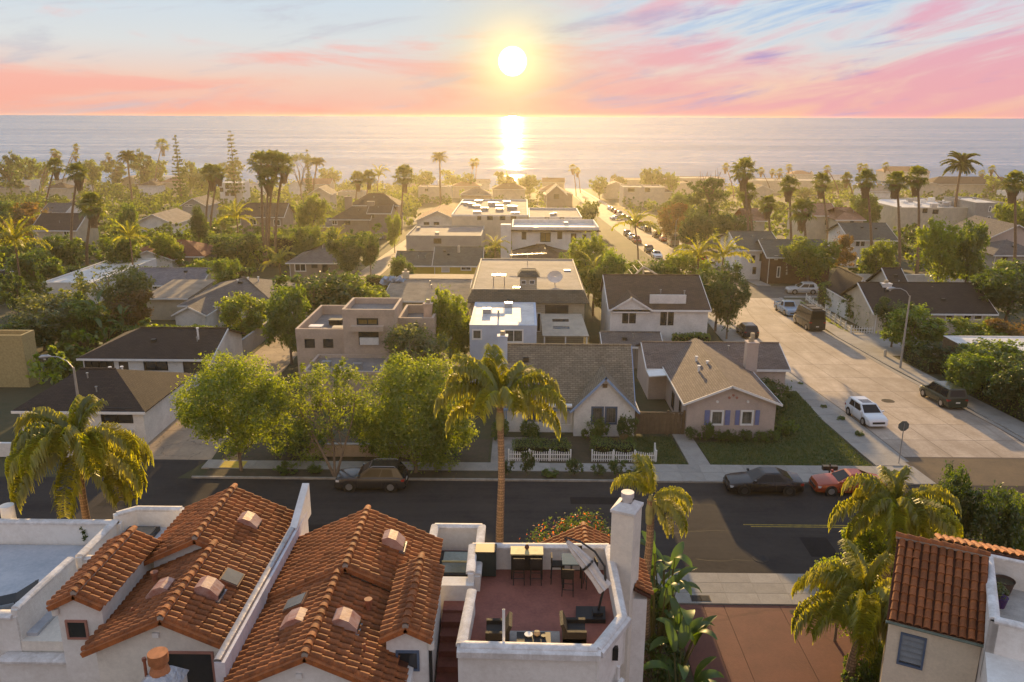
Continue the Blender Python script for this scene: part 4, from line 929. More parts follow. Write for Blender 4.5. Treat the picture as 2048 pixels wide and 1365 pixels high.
# ------------------------------------------------------------------ vehicles
CARS = {  # half length stations (x, top z, half width); cabin (rear base, roof rear, roof front, front base, roof z, base half width, roof half width, belt z); wheels (rear x, front x, radius)
 'suv': ([(-2.33, .72, .78), (-2.28, .98, .86), (-1.9, 1.07, .93), (0, 1.06, .94), (.8, 1.04, .94), (1.1, 1.02, .93), (1.8, .98, .91), (2.22, .90, .86), (2.30, .80, .82), (2.35, .60, .80)], (-2.22, -1.80, .05, .92, 1.67, .86, .66, 1.04), (-1.38, 1.36, .37)),
 'sedan': ([(-2.45, .68, .76), (-2.40, .93, .84), (-1.9, 1.0, .92), (0, .96, .94), (.9, .95, .94), (1.3, .93, .92), (2.0, .84, .90), (2.36, .76, .83), (2.43, .66, .79), (2.47, .50, .77)], (-1.95, -.95, .15, 1.05, 1.44, .84, .60, .95), (-1.48, 1.46, .35)),
 'coupe': ([(-2.25, .66, .74), (-2.20, .90, .82), (-1.75, .97, .89), (0, .92, .90), (.85, .92, .90), (1.2, .90, .89), (1.85, .82, .86), (2.15, .75, .80), (2.22, .64, .76), (2.26, .48, .74)], (-1.85, -.80, .05, .95, 1.39, .80, .57, .92), (-1.32, 1.33, .34)),
 'hatch': ([(-2.10, .70, .76), (-2.06, .92, .83), (-1.7, 1.0, .88), (0, .96, .90), (.9, .95, .89), (1.2, .93, .88), (1.75, .87, .86), (2.02, .80, .81), (2.10, .70, .77), (2.14, .52, .75)], (-2.04, -1.72, .22, 1.12, 1.52, .83, .66, .95), (-1.30, 1.28, .33)),
 'minivan': ([(-2.40, .75, .80), (-2.36, 1.0, .88), (-2.0, 1.04, .93), (0, 1.03, .95), (1.1, 1.0, .94), (1.4, .98, .92), (2.0, .90, .88), (2.32, .82, .83), (2.40, .72, .80), (2.44, .55, .78)], (-2.34, -2.10, .45, 1.30, 1.78, .88, .72, 1.0), (-1.45, 1.45, .35)),
 'van': ([(-2.95, .9, .92), (-2.93, 1.30, .98), (-2.5, 1.34, 1.0), (0, 1.34, 1.0), (1.7, 1.3, 1.0), (2.1, 1.22, .97), (2.6, 1.10, .92), (2.86, .96, .87), (2.93, .84, .85), (2.97, .6, .84)], (-2.92, -2.86, 1.35, 2.20, 2.62, .97, .84, 1.28), (-1.9, 1.85, .37)),
 'pickup': ([(-2.65, .70, .88), (-2.63, 1.0, .92), (-2.0, 1.02, .93), (0, 1.02, .94), (1.0, 1.02, .94), (1.2, 1.02, .93), (2.1, .98, .92), (2.55, .94, .88), (2.62, .84, .87), (2.67, .6, .86)], (-.55, -.35, .55, 1.0, 1.72, .86, .70, 1.02), (-1.6, 1.62, .37)),
}
CARMESH = {}
def paint(name, c, rough=.22, metal=.15):
    if name in MATS: return MATS[name]
    M = mat(name, c, rough, .05, 2, spec=.4, metal=metal); bs = [n for n in M.node_tree.nodes if n.type == 'BSDF_PRINCIPLED'][0]
    bs.inputs['Coat Weight'].default_value = .2; bs.inputs['Coat Roughness'].default_value = .05; return M
def car_parts(kind, pm, rim, detail=True):
    st, cb, wh = CARS[kind]; out = []
    b = MB(); k = 13
    for x, zt, w in st:
        half = [(0, zt+.02), (w*.55, zt+.012), (w*.90, zt-.03), (w*.985, zt-.13), (w, max(.5, zt-.40)), (w*.985, .33), (w*.90, .21)]
        b.v += [(x, -a, z) for a, z in reversed(half)]+[(x, a, z) for a, z in half[1:]]
    for i in range(len(st)-1):
        for j in range(k-1): a = i*k+j; b.f.append((a, a+k, a+k+1, a+1))
        b.f.append((i*k+k-1, (i+1)*k+k-1, (i+1)*k, i*k))
    b.f.append(tuple(range(k))); b.f.append(tuple(reversed(range((len(st)-1)*k, len(st)*k))))
    out.append(('body', b.mesh('body', pm, True), None))
    rb, rr, rf, fb, H, wb, wr, zb = cb
    c = MB(); zb_ = zb-.05
    ring0 = [(rb, -wb, zb_), (fb, -wb, zb_), (fb, wb, zb_), (rb, wb, zb_)]; ring1 = [(rr, -wr, H-.05), (rf, -wr, H-.05), (rf, wr, H-.05), (rr, wr, H-.05)]; xm = (rr+rf)/2
    c.v = ring0+ring1+[(rr+.08, -wr*.8, H), (rf-.08, -wr*.8, H), (rf-.08, wr*.8, H), (rr+.08, wr*.8, H)]
    for i in range(4): j = (i+1) % 4; c.f.append((i, j, 4+j, 4+i)); c.f.append((4+i, 4+j, 8+j, 8+i))
    c.f.append((8, 9, 10, 11)); out.append(('cabin', c.mesh('cabin', pm), None))
    lp = lambda a, b_, t: tuple(a[i]+(b_[i]-a[i])*t for i in range(3))
    def glass(i, j, s0, s1, t0, t1, nm):
        g = lambda s, t: Vector(lp(lp(ring0[i], ring0[j], s), lp(ring1[i], ring1[j], s), t))
        q = [g(s0, t0), g(s1, t0), g(s1, t1), g(s0, t1)]; n = (q[1]-q[0]).cross(q[3]-q[0]).normalized(); cen = sum(q, Vector())/4
        if n.dot(cen-Vector((xm, 0, zb))) < 0: n = -n
        q = [p+n*.012 for p in q]; m_ = MB(); m_.slab(q, .02); out.append((nm, m_.mesh(nm, CARGLASS), None))
    glass(1, 2, .07, .93, .12, .92, 'windscreen'); glass(3, 0, .10, .90, .22, .90, 'rear_window')
    for i, j in ((0, 1), (3, 2)):
        if kind == 'pickup': glass(i, j, .25, .85, .12, .88, 'side_window')
        elif kind == 'coupe': glass(i, j, .40, .88, .12, .88, 'side_window'); glass(i, j, .20, .36, .14, .84, 'side_window')
        elif kind == 'van': glass(i, j, .70, .93, .15, .75, 'side_window'); glass(i, j, .36, .66, .18, .72, 'side_window'); glass(i, j, .05, .32, .18, .72, 'side_window')
        elif kind == 'minivan': glass(i, j, .68, .94, .12, .88, 'side_window'); glass(i, j, .38, .65, .12, .88, 'side_window'); glass(i, j, .06, .35, .12, .88, 'side_window')
        else: glass(i, j, .52, .91, .12, .88, 'side_window'); glass(i, j, .20, .49, .12, .88, 'side_window')
    W_ = max(s[2] for s in st); r = wh[2]
    for x in wh[:2]:
        for s in (-1, 1): out.append(('wheel_arch', MB().tube([(x, s*(W_-.12), r), (x, s*(W_+.004), r)], r*1.16, 18).mesh('wheel_arch', BLACK), None))
    for x in wh[:2]:
        for s in (-1, 1):
            ty = MB().tube([(x, s*(W_-.20), r), (x, s*(W_-.19), r), (x, s*(W_-.01), r), (x, s*(W_+.012), r)], [r*.93, r, r, r*.92], 20).mesh('wheel', TYRE, True)
            rm = MB(); rm.tube([(x, s*(W_-.05), r), (x, s*(W_+.014), r)], r*.62, 18)
            for q in range(5):
                a = q*1.2566+.3; d = Vector((math.cos(a), 0, math.sin(a))); t = Vector((-d.z, 0, d.x)); o_ = Vector((x, s*(W_+.018), r)); rm.face(*(o_+d*e*r+t*f*r for e, f in ((.05, -.07), (.6, -.05), (.6, .05), (.05, .07))))
            out.append(('wheel', ty, ('rim', rm.mesh('rim', rim))))
    f0 = st[-3]; r0 = st[1]; zl = f0[1]-.16
    for s in (-1, 1):
        out.append(('headlight', MB().prism([(f0[0]-.16, s*f0[2]*.62), (f0[0]+.05, s*f0[2]*.62), (f0[0]+.02, s*(f0[2]+.005)), (f0[0]-.20, s*(f0[2]+.03))][::s], zl-.06, zl+.07).mesh('headlight', LAMPC), None))
        out.append(('tail_light', MB().prism([(r0[0]-.03, s*r0[2]*.72), (r0[0]+.14, s*r0[2]*.72), (r0[0]+.20, s*(r0[2]+.03)), (r0[0]-.02, s*(r0[2]+.005))][::-s], r0[1]-.24, r0[1]-.08).mesh('tail_light', LAMPR), None))
        if detail: out.append(('mirror', MB().box(fb-.32, fb-.18, s*(W_+.02)-.09, s*(W_+.02)+.09, zb+.02, zb+.16).mesh('mirror', pm), None))
    xf, xr = st[-1][0], st[0][0]
    out.append(('grille', MB().box(xf-.03, xf+.025, -.5, .5, .40, .56).mesh('grille', BLACK), None))
    out.append(('number_plate', MB().box(xr-.03, xr+.02, -.18, .18, .58, .70).mesh('number_plate', PLATE), None))
    bm_ = BLACK if kind in ('suv', 'van') else pm
    out.append(('bumper', MB().box(xf-.10, xf+.045, -.66, .66, .24, .36).mesh('bumper', bm_), None)); out.append(('bumper', MB().box(xr-.045, xr+.1, -.68, .68, .26, .40).mesh('bumper', bm_), None))
    if detail:
        for s in (-1, 1):
            for fx in ((fb*.45+rb*.55), (fb*.97-.1)): out.append(('door_seam', MB().box(fx-.006, fx+.006, s*(W_+.001)-.006, s*(W_+.001)+.006, .35, zb-.1).mesh('door_seam', BLACK), None))
    if kind == 'hatch': out.append(('sunroof', MB().box(rf-1.0, rf-.15, -.42, .42, H-.004, H+.012).mesh('sunroof', GLASS), None))
    if kind == 'suv':
        for s in (-1, 1): out.append(('roof_rail', MB().tube([(rr+.1, s*wr*.93, H-.02), (rr+.2, s*wr*.93, H+.05), (rf-.3, s*wr*.93, H+.05), (rf-.1, s*wr*.93, H-.03)], .018, 6).mesh('roof_rail', METALG), None))
    if kind == 'van':
        out.append(('roof_rack', MB().box(-2.6, 1.1, -.80, -.74, H+.08, H+.14).box(-2.6, 1.1, .74, .80, H+.08, H+.14).box(-2.5, -1.2, -.6, .6, H+.02, H+.16).box(-.6, .6, -.5, .5, H+.02, H+.12).mesh('roof_rack', METALD), None))
    if kind == 'pickup':
        out.append(('cargo_bed', MB().box(-2.5, -.7, -.68, .68, 1.0, 1.046).mesh('cargo_bed', mat('bed_grey', (.10, .11, .13), .7)), None))
        out.append(('bed_side', MB().box(-2.62, -.6, -.92, -.72, .9, 1.14).box(-2.62, -.6, .72, .92, .9, 1.14).box(-2.64, -2.54, -.72, .72, .9, 1.14).mesh('bed_side', pm), None))
    return out
def car(name, label, kind, pname, color, loc, heading, cat='car', rim=None, group=None, detail=True, scale=1.):
    key = (kind, pname, bool(rim), detail)
    if key not in CARMESH: CARMESH[key] = car_parts(kind, paint(pname, color), rim or RIM, detail)
    o = thing(name, label, cat, loc, heading, group); o.scale = (scale,)*3
    sl = (T(loc[1]+2)-T(loc[1]-2))/4
    if abs(math.sin(heading)) > .7: o.rotation_euler.y = -math.atan(sl)*(1 if math.sin(heading) > 0 else -1)
    for nm, me, sub in CARMESH[key]:
        p = link(bpy.data.objects.new(nm, me), o)
        if sub: link(bpy.data.objects.new(sub[0], sub[1]), p)
    return o
q = G(740, 984); car('parked_suv', 'dark grey SUV with silver roof rails parked behind the street trees', 'suv', 'graphite_paint', (.035, .035, .04), (q.x, 49.75, .008), math.pi, 'suv')
q = G(1528, 985); car('parked_car', 'black four-door sedan parked in front of the corner lawn', 'sedan', 'black_paint', (.018, .014, .015), (q.x, 49.75, .008), math.pi, rim=RIMD)
q = G(1695, 985); car('parked_car', 'burnt-orange coupe parked half behind a palm crown', 'coupe', 'burnt_orange_paint', (.33, .055, .018), (q.x, 49.75, .008), math.pi)
q = G(1711, 838); car('parked_car', 'white hatchback with sunroof parked on the concrete side street', 'hatch', 'white_car_paint', (.72, .72, .72), (28.35, q.y-.3, T(q.y)+.02), R(-86))
q = G(1897, 810); car('parked_minivan', 'dark green minivan with tan roof parked against the hedge', 'minivan', 'dark_green_paint', (.035, .045, .03), (37.1, q.y+.8, T(q.y)+.02), R(93), 'minivan')
q = G(1622, 662); car('camper_van', 'tall dark camper van with roof rack on the side street', 'van', 'charcoal_paint', (.045, .04, .03), (35.6, q.y+2.2, T(q.y+2)+.02), R(92), 'van')
q = G(1583, 638); car('pickup_truck', 'pale blue old pickup truck parked beyond the camper van', 'pickup', 'pale_blue_paint', (.30, .40, .52), (35.6, q.y+3.6, T(q.y+3)+.02), R(-88), 'pickup')
q = G(1605, 588); car('parked_suv', 'silver SUV standing sideways at the end of the picket fence', 'suv', 'silver_paint', (.50, .49, .47), (q.x, 121.8, T(121.8)+.01), math.pi, 'suv')
q = G(1490, 672); car('parked_car', 'dark car half hidden behind the tall trees at the kerb', 'hatch', 'dark_blue_paint', (.025, .028, .035), (26.75, 93.5, T(93.5)+.02), R(90), detail=False)

# ------------------------------------------------------------------ roof terrace furniture
z0 = 7.0
def furn(name, label, cat, loc, rz=0., group=None): return thing(name, label, cat, loc, rz, group)
def armchair(label, loc, rz):
    o = furn('armchair', label, 'armchair', loc, rz, 'wicker armchairs'); w = .42
    MB().box(-w, w, -.40, .36, .10, .36).build('base', DARKW, o, local=True); MB().prism([(-.30, -.40), (.30, -.40), (.30, .24), (-.30, .24)], .36, .47).build('seat_cushion', mat('dark_cushion', (.05, .045, .04), .9, .1, 9), o, local=True)
    MB().slab([(-w, .24, .36), (w, .24, .36), (w*.96, .46, .86), (-w*.96, .46, .86)][::-1], -.12).build('backrest', DARKW, o, local=True)
    for s in (-1, 1): MB().box(min(s*w, s*(w-.13)), max(s*w, s*(w-.13)), -.42, .36, .10, .62).build('armrest', DARKW, o, local=True)
    for a in (-.36, .36):
        for b in (-.34, .32): MB().box(a-.03, a+.03, b-.03, b+.03, 0, .10).build('leg', DARKW, o, local=True)
armchair('dark wicker armchair by the white pole on the roof terrace', (-.72, 23.5, z0), R(-90)); armchair('dark wicker armchair next to the parasol base on the roof terrace', (1.78, 23.6, z0), R(90))
rug = tag(MB().box(-.35, 1.35, 22.35, 24.1, z0, z0+.012).build('rug', mat('pale_rug', (.42, .38, .34), .95, .3, 3, .3, 30)), 'pale grey rug under the dark coffee table', 'rug')
o = furn('coffee_table', 'low dark wicker coffee table on the pale rug', 'coffee table', (.45, 23.15, z0+.012)); MB().box(-.56, .56, -.30, .30, .36, .42).build('table_top', BLACK, o, local=True); MB().box(-.52, .52, -.27, .27, .05, .36).build('base', DARKW, o, local=True)
for a in (-.5, .5):
    for b in (-.25, .25): MB().box(a-.03, a+.03, b-.03, b+.03, 0, .06).build('leg', BLACK, o, local=True)
o = furn('plate', 'white dish on the coffee table', 'dish', (.28, 23.25, z0+.434)); MB().tube([(0, 0, 0), (0, 0, .02), (0, 0, .06)], [.06, .12, .14], 16).build('bowl', WHITE, o, True, local=True)
o = furn('candle_pot', 'round tan pot with a dark opening on the coffee table', 'pot', (.56, 23.27, z0+.434)); MB().tube([(0, 0, 0), (0, 0, .06), (0, 0, .13), (0, 0, .15)], [.07, .12, .10, .075], 16).build('pot_body', mat('tan_pot', (.45, .30, .16), .6), o, True, local=True); MB().cyl((0, 0), .06, .148, .156, 12).build('opening', BLACK, o, local=True)
o = furn('small_bowl', 'small dark bowl at the right of the coffee table', 'bowl', (.78, 23.2, z0+.434)); MB().tube([(0, 0, 0), (0, 0, .05)], [.05, .09], 14).build('bowl', METALD, o, True, local=True)
o = furn('pole', 'white upright pole at the near wall of the roof terrace', 'pole', (-.52, 22.3, z0)); MB().cyl((0, 0), .045, 0, 2.05, 12).build('tube', WHITE, o, True, local=True); MB().cyl((0, 0), .03, 2.05, 2.056, 10).build('opening', BLACK, o, local=True)
o = furn('storage_cabinet', 'dark cabinet in the far left corner of the roof terrace', 'cabinet', (-1.32, 27.72, z0)); MB().box(-.38, .38, -.3, .28, .05, 1.05).build('body', mat('dark_green_box', (.03, .04, .035), .6, .1, 5), o, local=True); MB().box(-.40, .40, -.32, .30, 1.05, 1.10).build('top', BLACK, o, local=True); MB().box(-.008, .008, -.306, -.30, .1, 1.0).build('door_seam', BLACK, o, local=True)
o = furn('bar_table', 'high bar table with pale wooden top against the far parapet', 'table', (.24, 27.6, z0)); MB().box(-.62, .62, -.30, .30, 1.03, 1.08).build('table_top', WOODL, o, local=True)
MB().box(-.60, .60, -.27, -.23, .38, 1.03).build('apron', DARKW, o, local=True)
for a in (-.57, .57):
    for b in (-.25, .25): MB().box(a-.03, a+.03, b-.03, b+.03, 0, 1.03).build('leg', DARKW, o, local=True)
def stool(label, loc, rz):
    o = furn('bar_stool', label, 'bar stool', loc, rz, 'dark bar stools'); MB().box(-.21, .21, -.21, .21, .72, .78).build('seat', DARKW, o, local=True)
    MB().box(-.21, .21, .17, .22, .78, 1.12).build('backrest', DARKW, o, local=True)
    for a in (-.18, .18):
        for b in (-.18, .18): MB().tube([(a, b, .72), (a*1.15, b*1.15, 0)], .018, 6).build('leg', METALD, o, local=True)
    for b in (-.2, .2): MB().tube([(-.2, b, .28), (.2, b, .28)], .014, 6).build('footrest', METALD, o, local=True)
stool('bar stool pushed up to the left of the high bar table', (-.06, 27.12, z0), R(180)); stool('bar stool pushed up to the right of the high bar table', (.58, 27.12, z0), R(180))
o = furn('small_vase', 'small dark vase standing on the high bar table', 'vase', (.24, 27.7, z0+1.08)); MB().tube([(0, 0, 0), (0, 0, .05), (0, 0, .12), (0, 0, .2)], [.05, .09, .08, .04], 12).build('vase_body', mat('dark_vase', (.12, .05, .04), .5), o, True, local=True); MB().cyl((0, 0), .03, .198, .204, 10).build('opening', BLACK, o, local=True)
o = furn('high_table', 'square high table ringed by tall stools under the folded parasol', 'table', (1.95, 27.1, z0)); MB().box(-.40, .40, -.40, .40, .98, 1.03).build('table_top', mat('glass_top', (.10, .13, .12), .15, .1, 4, spec=.7), o, local=True)
for a in (-.34, .34):
    for b in (-.34, .34): MB().box(a-.025, a+.025, b-.025, b+.025, 0, .98).build('leg', DARKW, o, local=True)
for lb, (x, y, rz) in zip(('at the left of the square high table', 'on the near side of the square high table', 'at the right of the square high table', 'behind the square high table by the far parapet'), ((1.36, 27.2, 90), (1.75, 26.4, 175), (2.62, 26.9, -80), (2.15, 27.72, 0))): stool('tall dark stool '+lb, (x, y, z0), R(rz))
# folded cantilever parasol
o = furn('folded_parasol', 'folded cantilever parasol with pale canvas leaning over the roof terrace', 'parasol', (2.55, 25.0, z0))
bx = MB().prism([(-.62, -.42), (.42, -.42), (.48, .36), (-.56, .36)], 0, .17); bx.build('base', BLACK, o, local=True); MB().prism([(.0, -.25), (.34, -.25), (.34, .1), (.0, .1)], .17, .30).build('base_socket', BLACK, o, local=True)
pole_pts = [Vector((.18, -.05, .2)), Vector((.30, -.02, .8)), Vector((.42, .05, 1.35)), Vector((.38, .15, 1.9)), Vector((.05, .35, 2.35)), Vector((-.45, .55, 2.62)), Vector((-.95, .7, 2.70))]
MB().tube(pole_pts, [.045, .045, .042, .04, .038, .034, .03], 8).build('mast', METALD, o, True, local=True)
c = [Vector((-.92, .66, 2.58)), Vector((-.62, .52, 2.28)), Vector((-.2, .34, 1.86)), Vector((.12, .15, 1.45)), Vector((.42, -.02, 1.12))]
rg = random.Random(4); cv = MB(); k = 16
for i, p in enumerate(c):
    d = (c[min(i+1, 4)]-c[max(i-1, 0)]).normalized(); a = d.cross(Vector((0, 0, 1))).normalized(); b = d.cross(a); R_ = (.05, .15, .21, .19, .24)[i]
    for j in range(k): t = 2*math.pi*j/k; cv.v.append(tuple(p+(a*math.cos(t)+b*math.sin(t))*R_*(1.22 if j % 2 else .72)))
for i in range(4):
    for j in range(k): q_ = (j+1) % k; cv.f.append((i*k+j, i*k+q_, (i+1)*k+q_, (i+1)*k+j))
cv.f.append(tuple(reversed(range(k)))); cv.f.append(tuple(range(4*k, 5*k))); cv.build('canopy', CANVAS, o, local=True)
MB().tube([c[2]+Vector((-.02, 0, 0)), c[2]+Vector((.03, -.02, -.05))], .26, 14).build('strap', METALD, o, local=True)
MB().tube([c[0], c[0]+Vector((-.08, .05, .10))], [.05, .03], 8).build('finial', METALD, o, local=True)
# sun lounger on the left deck
q = P(20, 1190, 6.9); o = furn('sun_lounger', 'dark sling sun lounger on the grey deck at the left edge', 'sun lounger', (q.x+.1, q.y, 6.42), R(28))
MB().slab([(-1.0, -.33, .36), (.1, -.33, .36), (.1, .33, .36), (-1.0, .33, .36)], .02).build('seat', BLACK, o, local=True); MB().slab([(.1, -.33, .36), (.85, -.33, .72), (.85, .33, .72), (.1, .33, .36)], .02).build('backrest', BLACK, o, local=True)
for a in (-.85, .05, .75):
    for b in (-.33, .33): MB().tube([(a, b, .36 if a < .5 else .68), (a+.06, b, 0)], .02, 6).build('leg', METALD, o, local=True)
# pots on the right terrace
def epos(x, y, z): return Matrix.Translation(E_.location) @ Matrix.Rotation(E_.rotation_euler.z, 4, 'Z') @ Vector((x, y, z))
o = furn('flower_pot', 'round dark planter on the terrace at the right edge', 'planter', epos(3.75, .75, 6.6)); MB().tube([(0, 0, 0), (0, 0, .5), (0, 0, .55)], [.26, .36, .38], 18, False).build('pot_body', mat('brown_pot', (.09, .055, .04), .7), o, True, local=True); MB().cyl((0, 0), .33, .40, .45, 16).build('soil', SOIL, o, local=True)
o = furn('flower_pot', 'purple pot with a small shrub on the terrace at the right edge', 'planter', epos(3.6, -.35, 6.6)); MB().tube([(0, 0, 0), (0, 0, .35), (0, 0, .4)], [.18, .24, .26], 16).build('pot_body', mat('purple_pot', (.07, .03, .12), .5), o, True, local=True)
link(bpy.data.objects.new('leaves', leaf_cloud('leaves', [(0, 0, .6, .32, .32, .25)], 380, .11, 77, GREYG)), o)
o = furn('potted_plant', 'dark leafy plant by the parapet of the grey deck', 'plant', P(172, 1083, 6.5)+Vector((0, 0, -.05))); link(bpy.data.objects.new('leaves', leaf_cloud('leaves', [(0, 0, .45, .25, .25, .35)], 300, .12, 78, DARKG)), o); MB().cyl((0, 0), .12, 0, .22, 12).build('pot_body', BLACK, o, local=True)
# ------------------------------------------------------------------ houses across the street and beyond
def shingle(name, c, var=.2, s=1.0): return mat(name, c, .9, var, .8, .5, 12, kind='brick', p=(.42*s, .17*s, .022*s, .45, .72), col2=tuple(v*.6 for v in c))
SH_DK = shingle('dark_brown_shingles', (.062, .045, .036)); SH_GR = shingle('grey_shingles', (.20, .17, .15)); SH_TAN = shingle('tan_shingles', (.26, .20, .135)); SH_BR = shingle('brown_shingles', (.13, .085, .058)); SH_PK = shingle('pinkish_shingles', (.225, .172, .145))
SH_GN = shingle('grey_green_shingles', (.155, .145, .115)); RTILE = shingle('red_roof_tiles', (.30, .105, .05)); PTILE = shingle('peach_roof_tiles', (.42, .22, .13))
FLATG = mat('grey_roof_felt', (.26, .235, .215), .9, .35, .5, .2, 10, col2=(.16, .14, .13)); FLATW = mat('white_roof_coating', (.72, .70, .66), .7, .3, .5, .1, 10, col2=(.48, .44, .40)); FLATB = mat('tan_roof_gravel', (.33, .26, .19), .95, .3, .8, .3, 20)
W_WHITE = mat('house_white', (.76, .73, .68), .8, .15, .8, .15, 10); W_CREAM = mat('house_cream', (.58, .50, .38), .8, .15, .8, .15, 10); W_TAUPE = mat('house_taupe', (.34, .27, .21), .85, .15, .8, .15, 10); W_PINK = mat('house_pinkish_tan', (.52, .42, .36), .85, .12, .8, .2, 10)
W_BLUE = mat('house_pale_blue', (.50, .56, .66), .75, .1, .8, .1, 10); W_YEL = mat('house_yellow', (.56, .42, .07), .8, .1, .8, .1, 10); W_GREY = mat('house_grey', (.36, .34, .31), .85, .15, .8, .15, 10); W_BEIGE = mat('house_beige', (.47, .41, .30), .85, .15, .8, .15, 10, kind='planks', p=(.22, 1)); W_ADOBE = mat('adobe_stucco', (.52, .405, .315), .9, .15, .7, .3, 8)
W_BRICK = mat('brown_brick', (.16, .075, .05), .9, .3, 1, .4, 10, kind='brick', p=(.3, .1, .015, .6, .75))
OSB = mat('oriented_strand_board', (.46, .36, .17), .9, .5, 6, .1, 20, col2=(.30, .23, .10))
SHUTD = mat('board_siding', (.36, .31, .26), .85, .15, 1, .3, 10, kind='planks', p=(.28, 0))
def Xp(px, py, x): d = _ray(px, py); t = x/d.x; return Vector((x, d.y*t, CH+d.z*t))
def put_window(root, o, u, rect, style, n):
    """frame and pane set back in an opening; o,u = wall start and direction, rect = (u0,v0,u1,v1)"""
    o = Vector(o); u = Vector(u); z = Vector((0, 0, 1)); u0, v0, u1, v1 = rect; n = Vector(n)
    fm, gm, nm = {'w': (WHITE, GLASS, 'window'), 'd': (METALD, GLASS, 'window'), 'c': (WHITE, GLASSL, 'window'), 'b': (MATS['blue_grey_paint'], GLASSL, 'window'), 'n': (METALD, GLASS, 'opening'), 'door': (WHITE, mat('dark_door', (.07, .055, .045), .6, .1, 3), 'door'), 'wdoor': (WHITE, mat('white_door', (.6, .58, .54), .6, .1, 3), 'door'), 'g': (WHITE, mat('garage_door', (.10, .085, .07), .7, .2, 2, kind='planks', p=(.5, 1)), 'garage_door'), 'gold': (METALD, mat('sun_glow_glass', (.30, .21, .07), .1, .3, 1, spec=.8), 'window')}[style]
    t = min(.09, .18*min(u1-u0, v1-v0)); pt = lambda a, b, d: o+u*a+z*b+n*d
    def bar(mb, a0, b0, a1, b1, d0, d1):
        q = [pt(a0, b0, d0), pt(a1, b0, d0), pt(a1, b1, d0), pt(a0, b1, d0), pt(a0, b0, d1), pt(a1, b0, d1), pt(a1, b1, d1), pt(a0, b1, d1)]; k = len(mb.v); mb.v += [tuple(p) for p in q]
        for f in ((3, 2, 1, 0), (4, 5, 6, 7), (0, 1, 5, 4), (1, 2, 6, 5), (2, 3, 7, 6), (3, 0, 4, 7)): mb.f.append(tuple(k+i for i in f))
    f = MB()
    if style == 'n': t = .02
    e = t*.6 if style in 'wcbd' or style == 'gold' else 0
    for a0, b0, a1, b1 in ((u0-e, v0-e, u1+e, v0+t), (u0-e, v1-t, u1+e, v1+e), (u0-e, v0+t, u0+t, v1-t), (u1-t, v0+t, u1+e, v1-t)): bar(f, a0, b0, a1, b1, -.04, .03)
    fo = f.build(nm, fm, root); p = MB(); bar(p, u0+t, v0+t, u1-t, v1-t, -.11, -.08); p.build('pane' if 'door' not in nm else 'leaf', gm, fo)
    if u1-u0 > 1.1 and nm == 'window':
        m_ = MB(); c = (u0+u1)/2; bar(m_, c-t*.4, v0+t, c+t*.4, v1-t, -.08, .01); m_.build('mullion', fm, fo)
FOOT = []
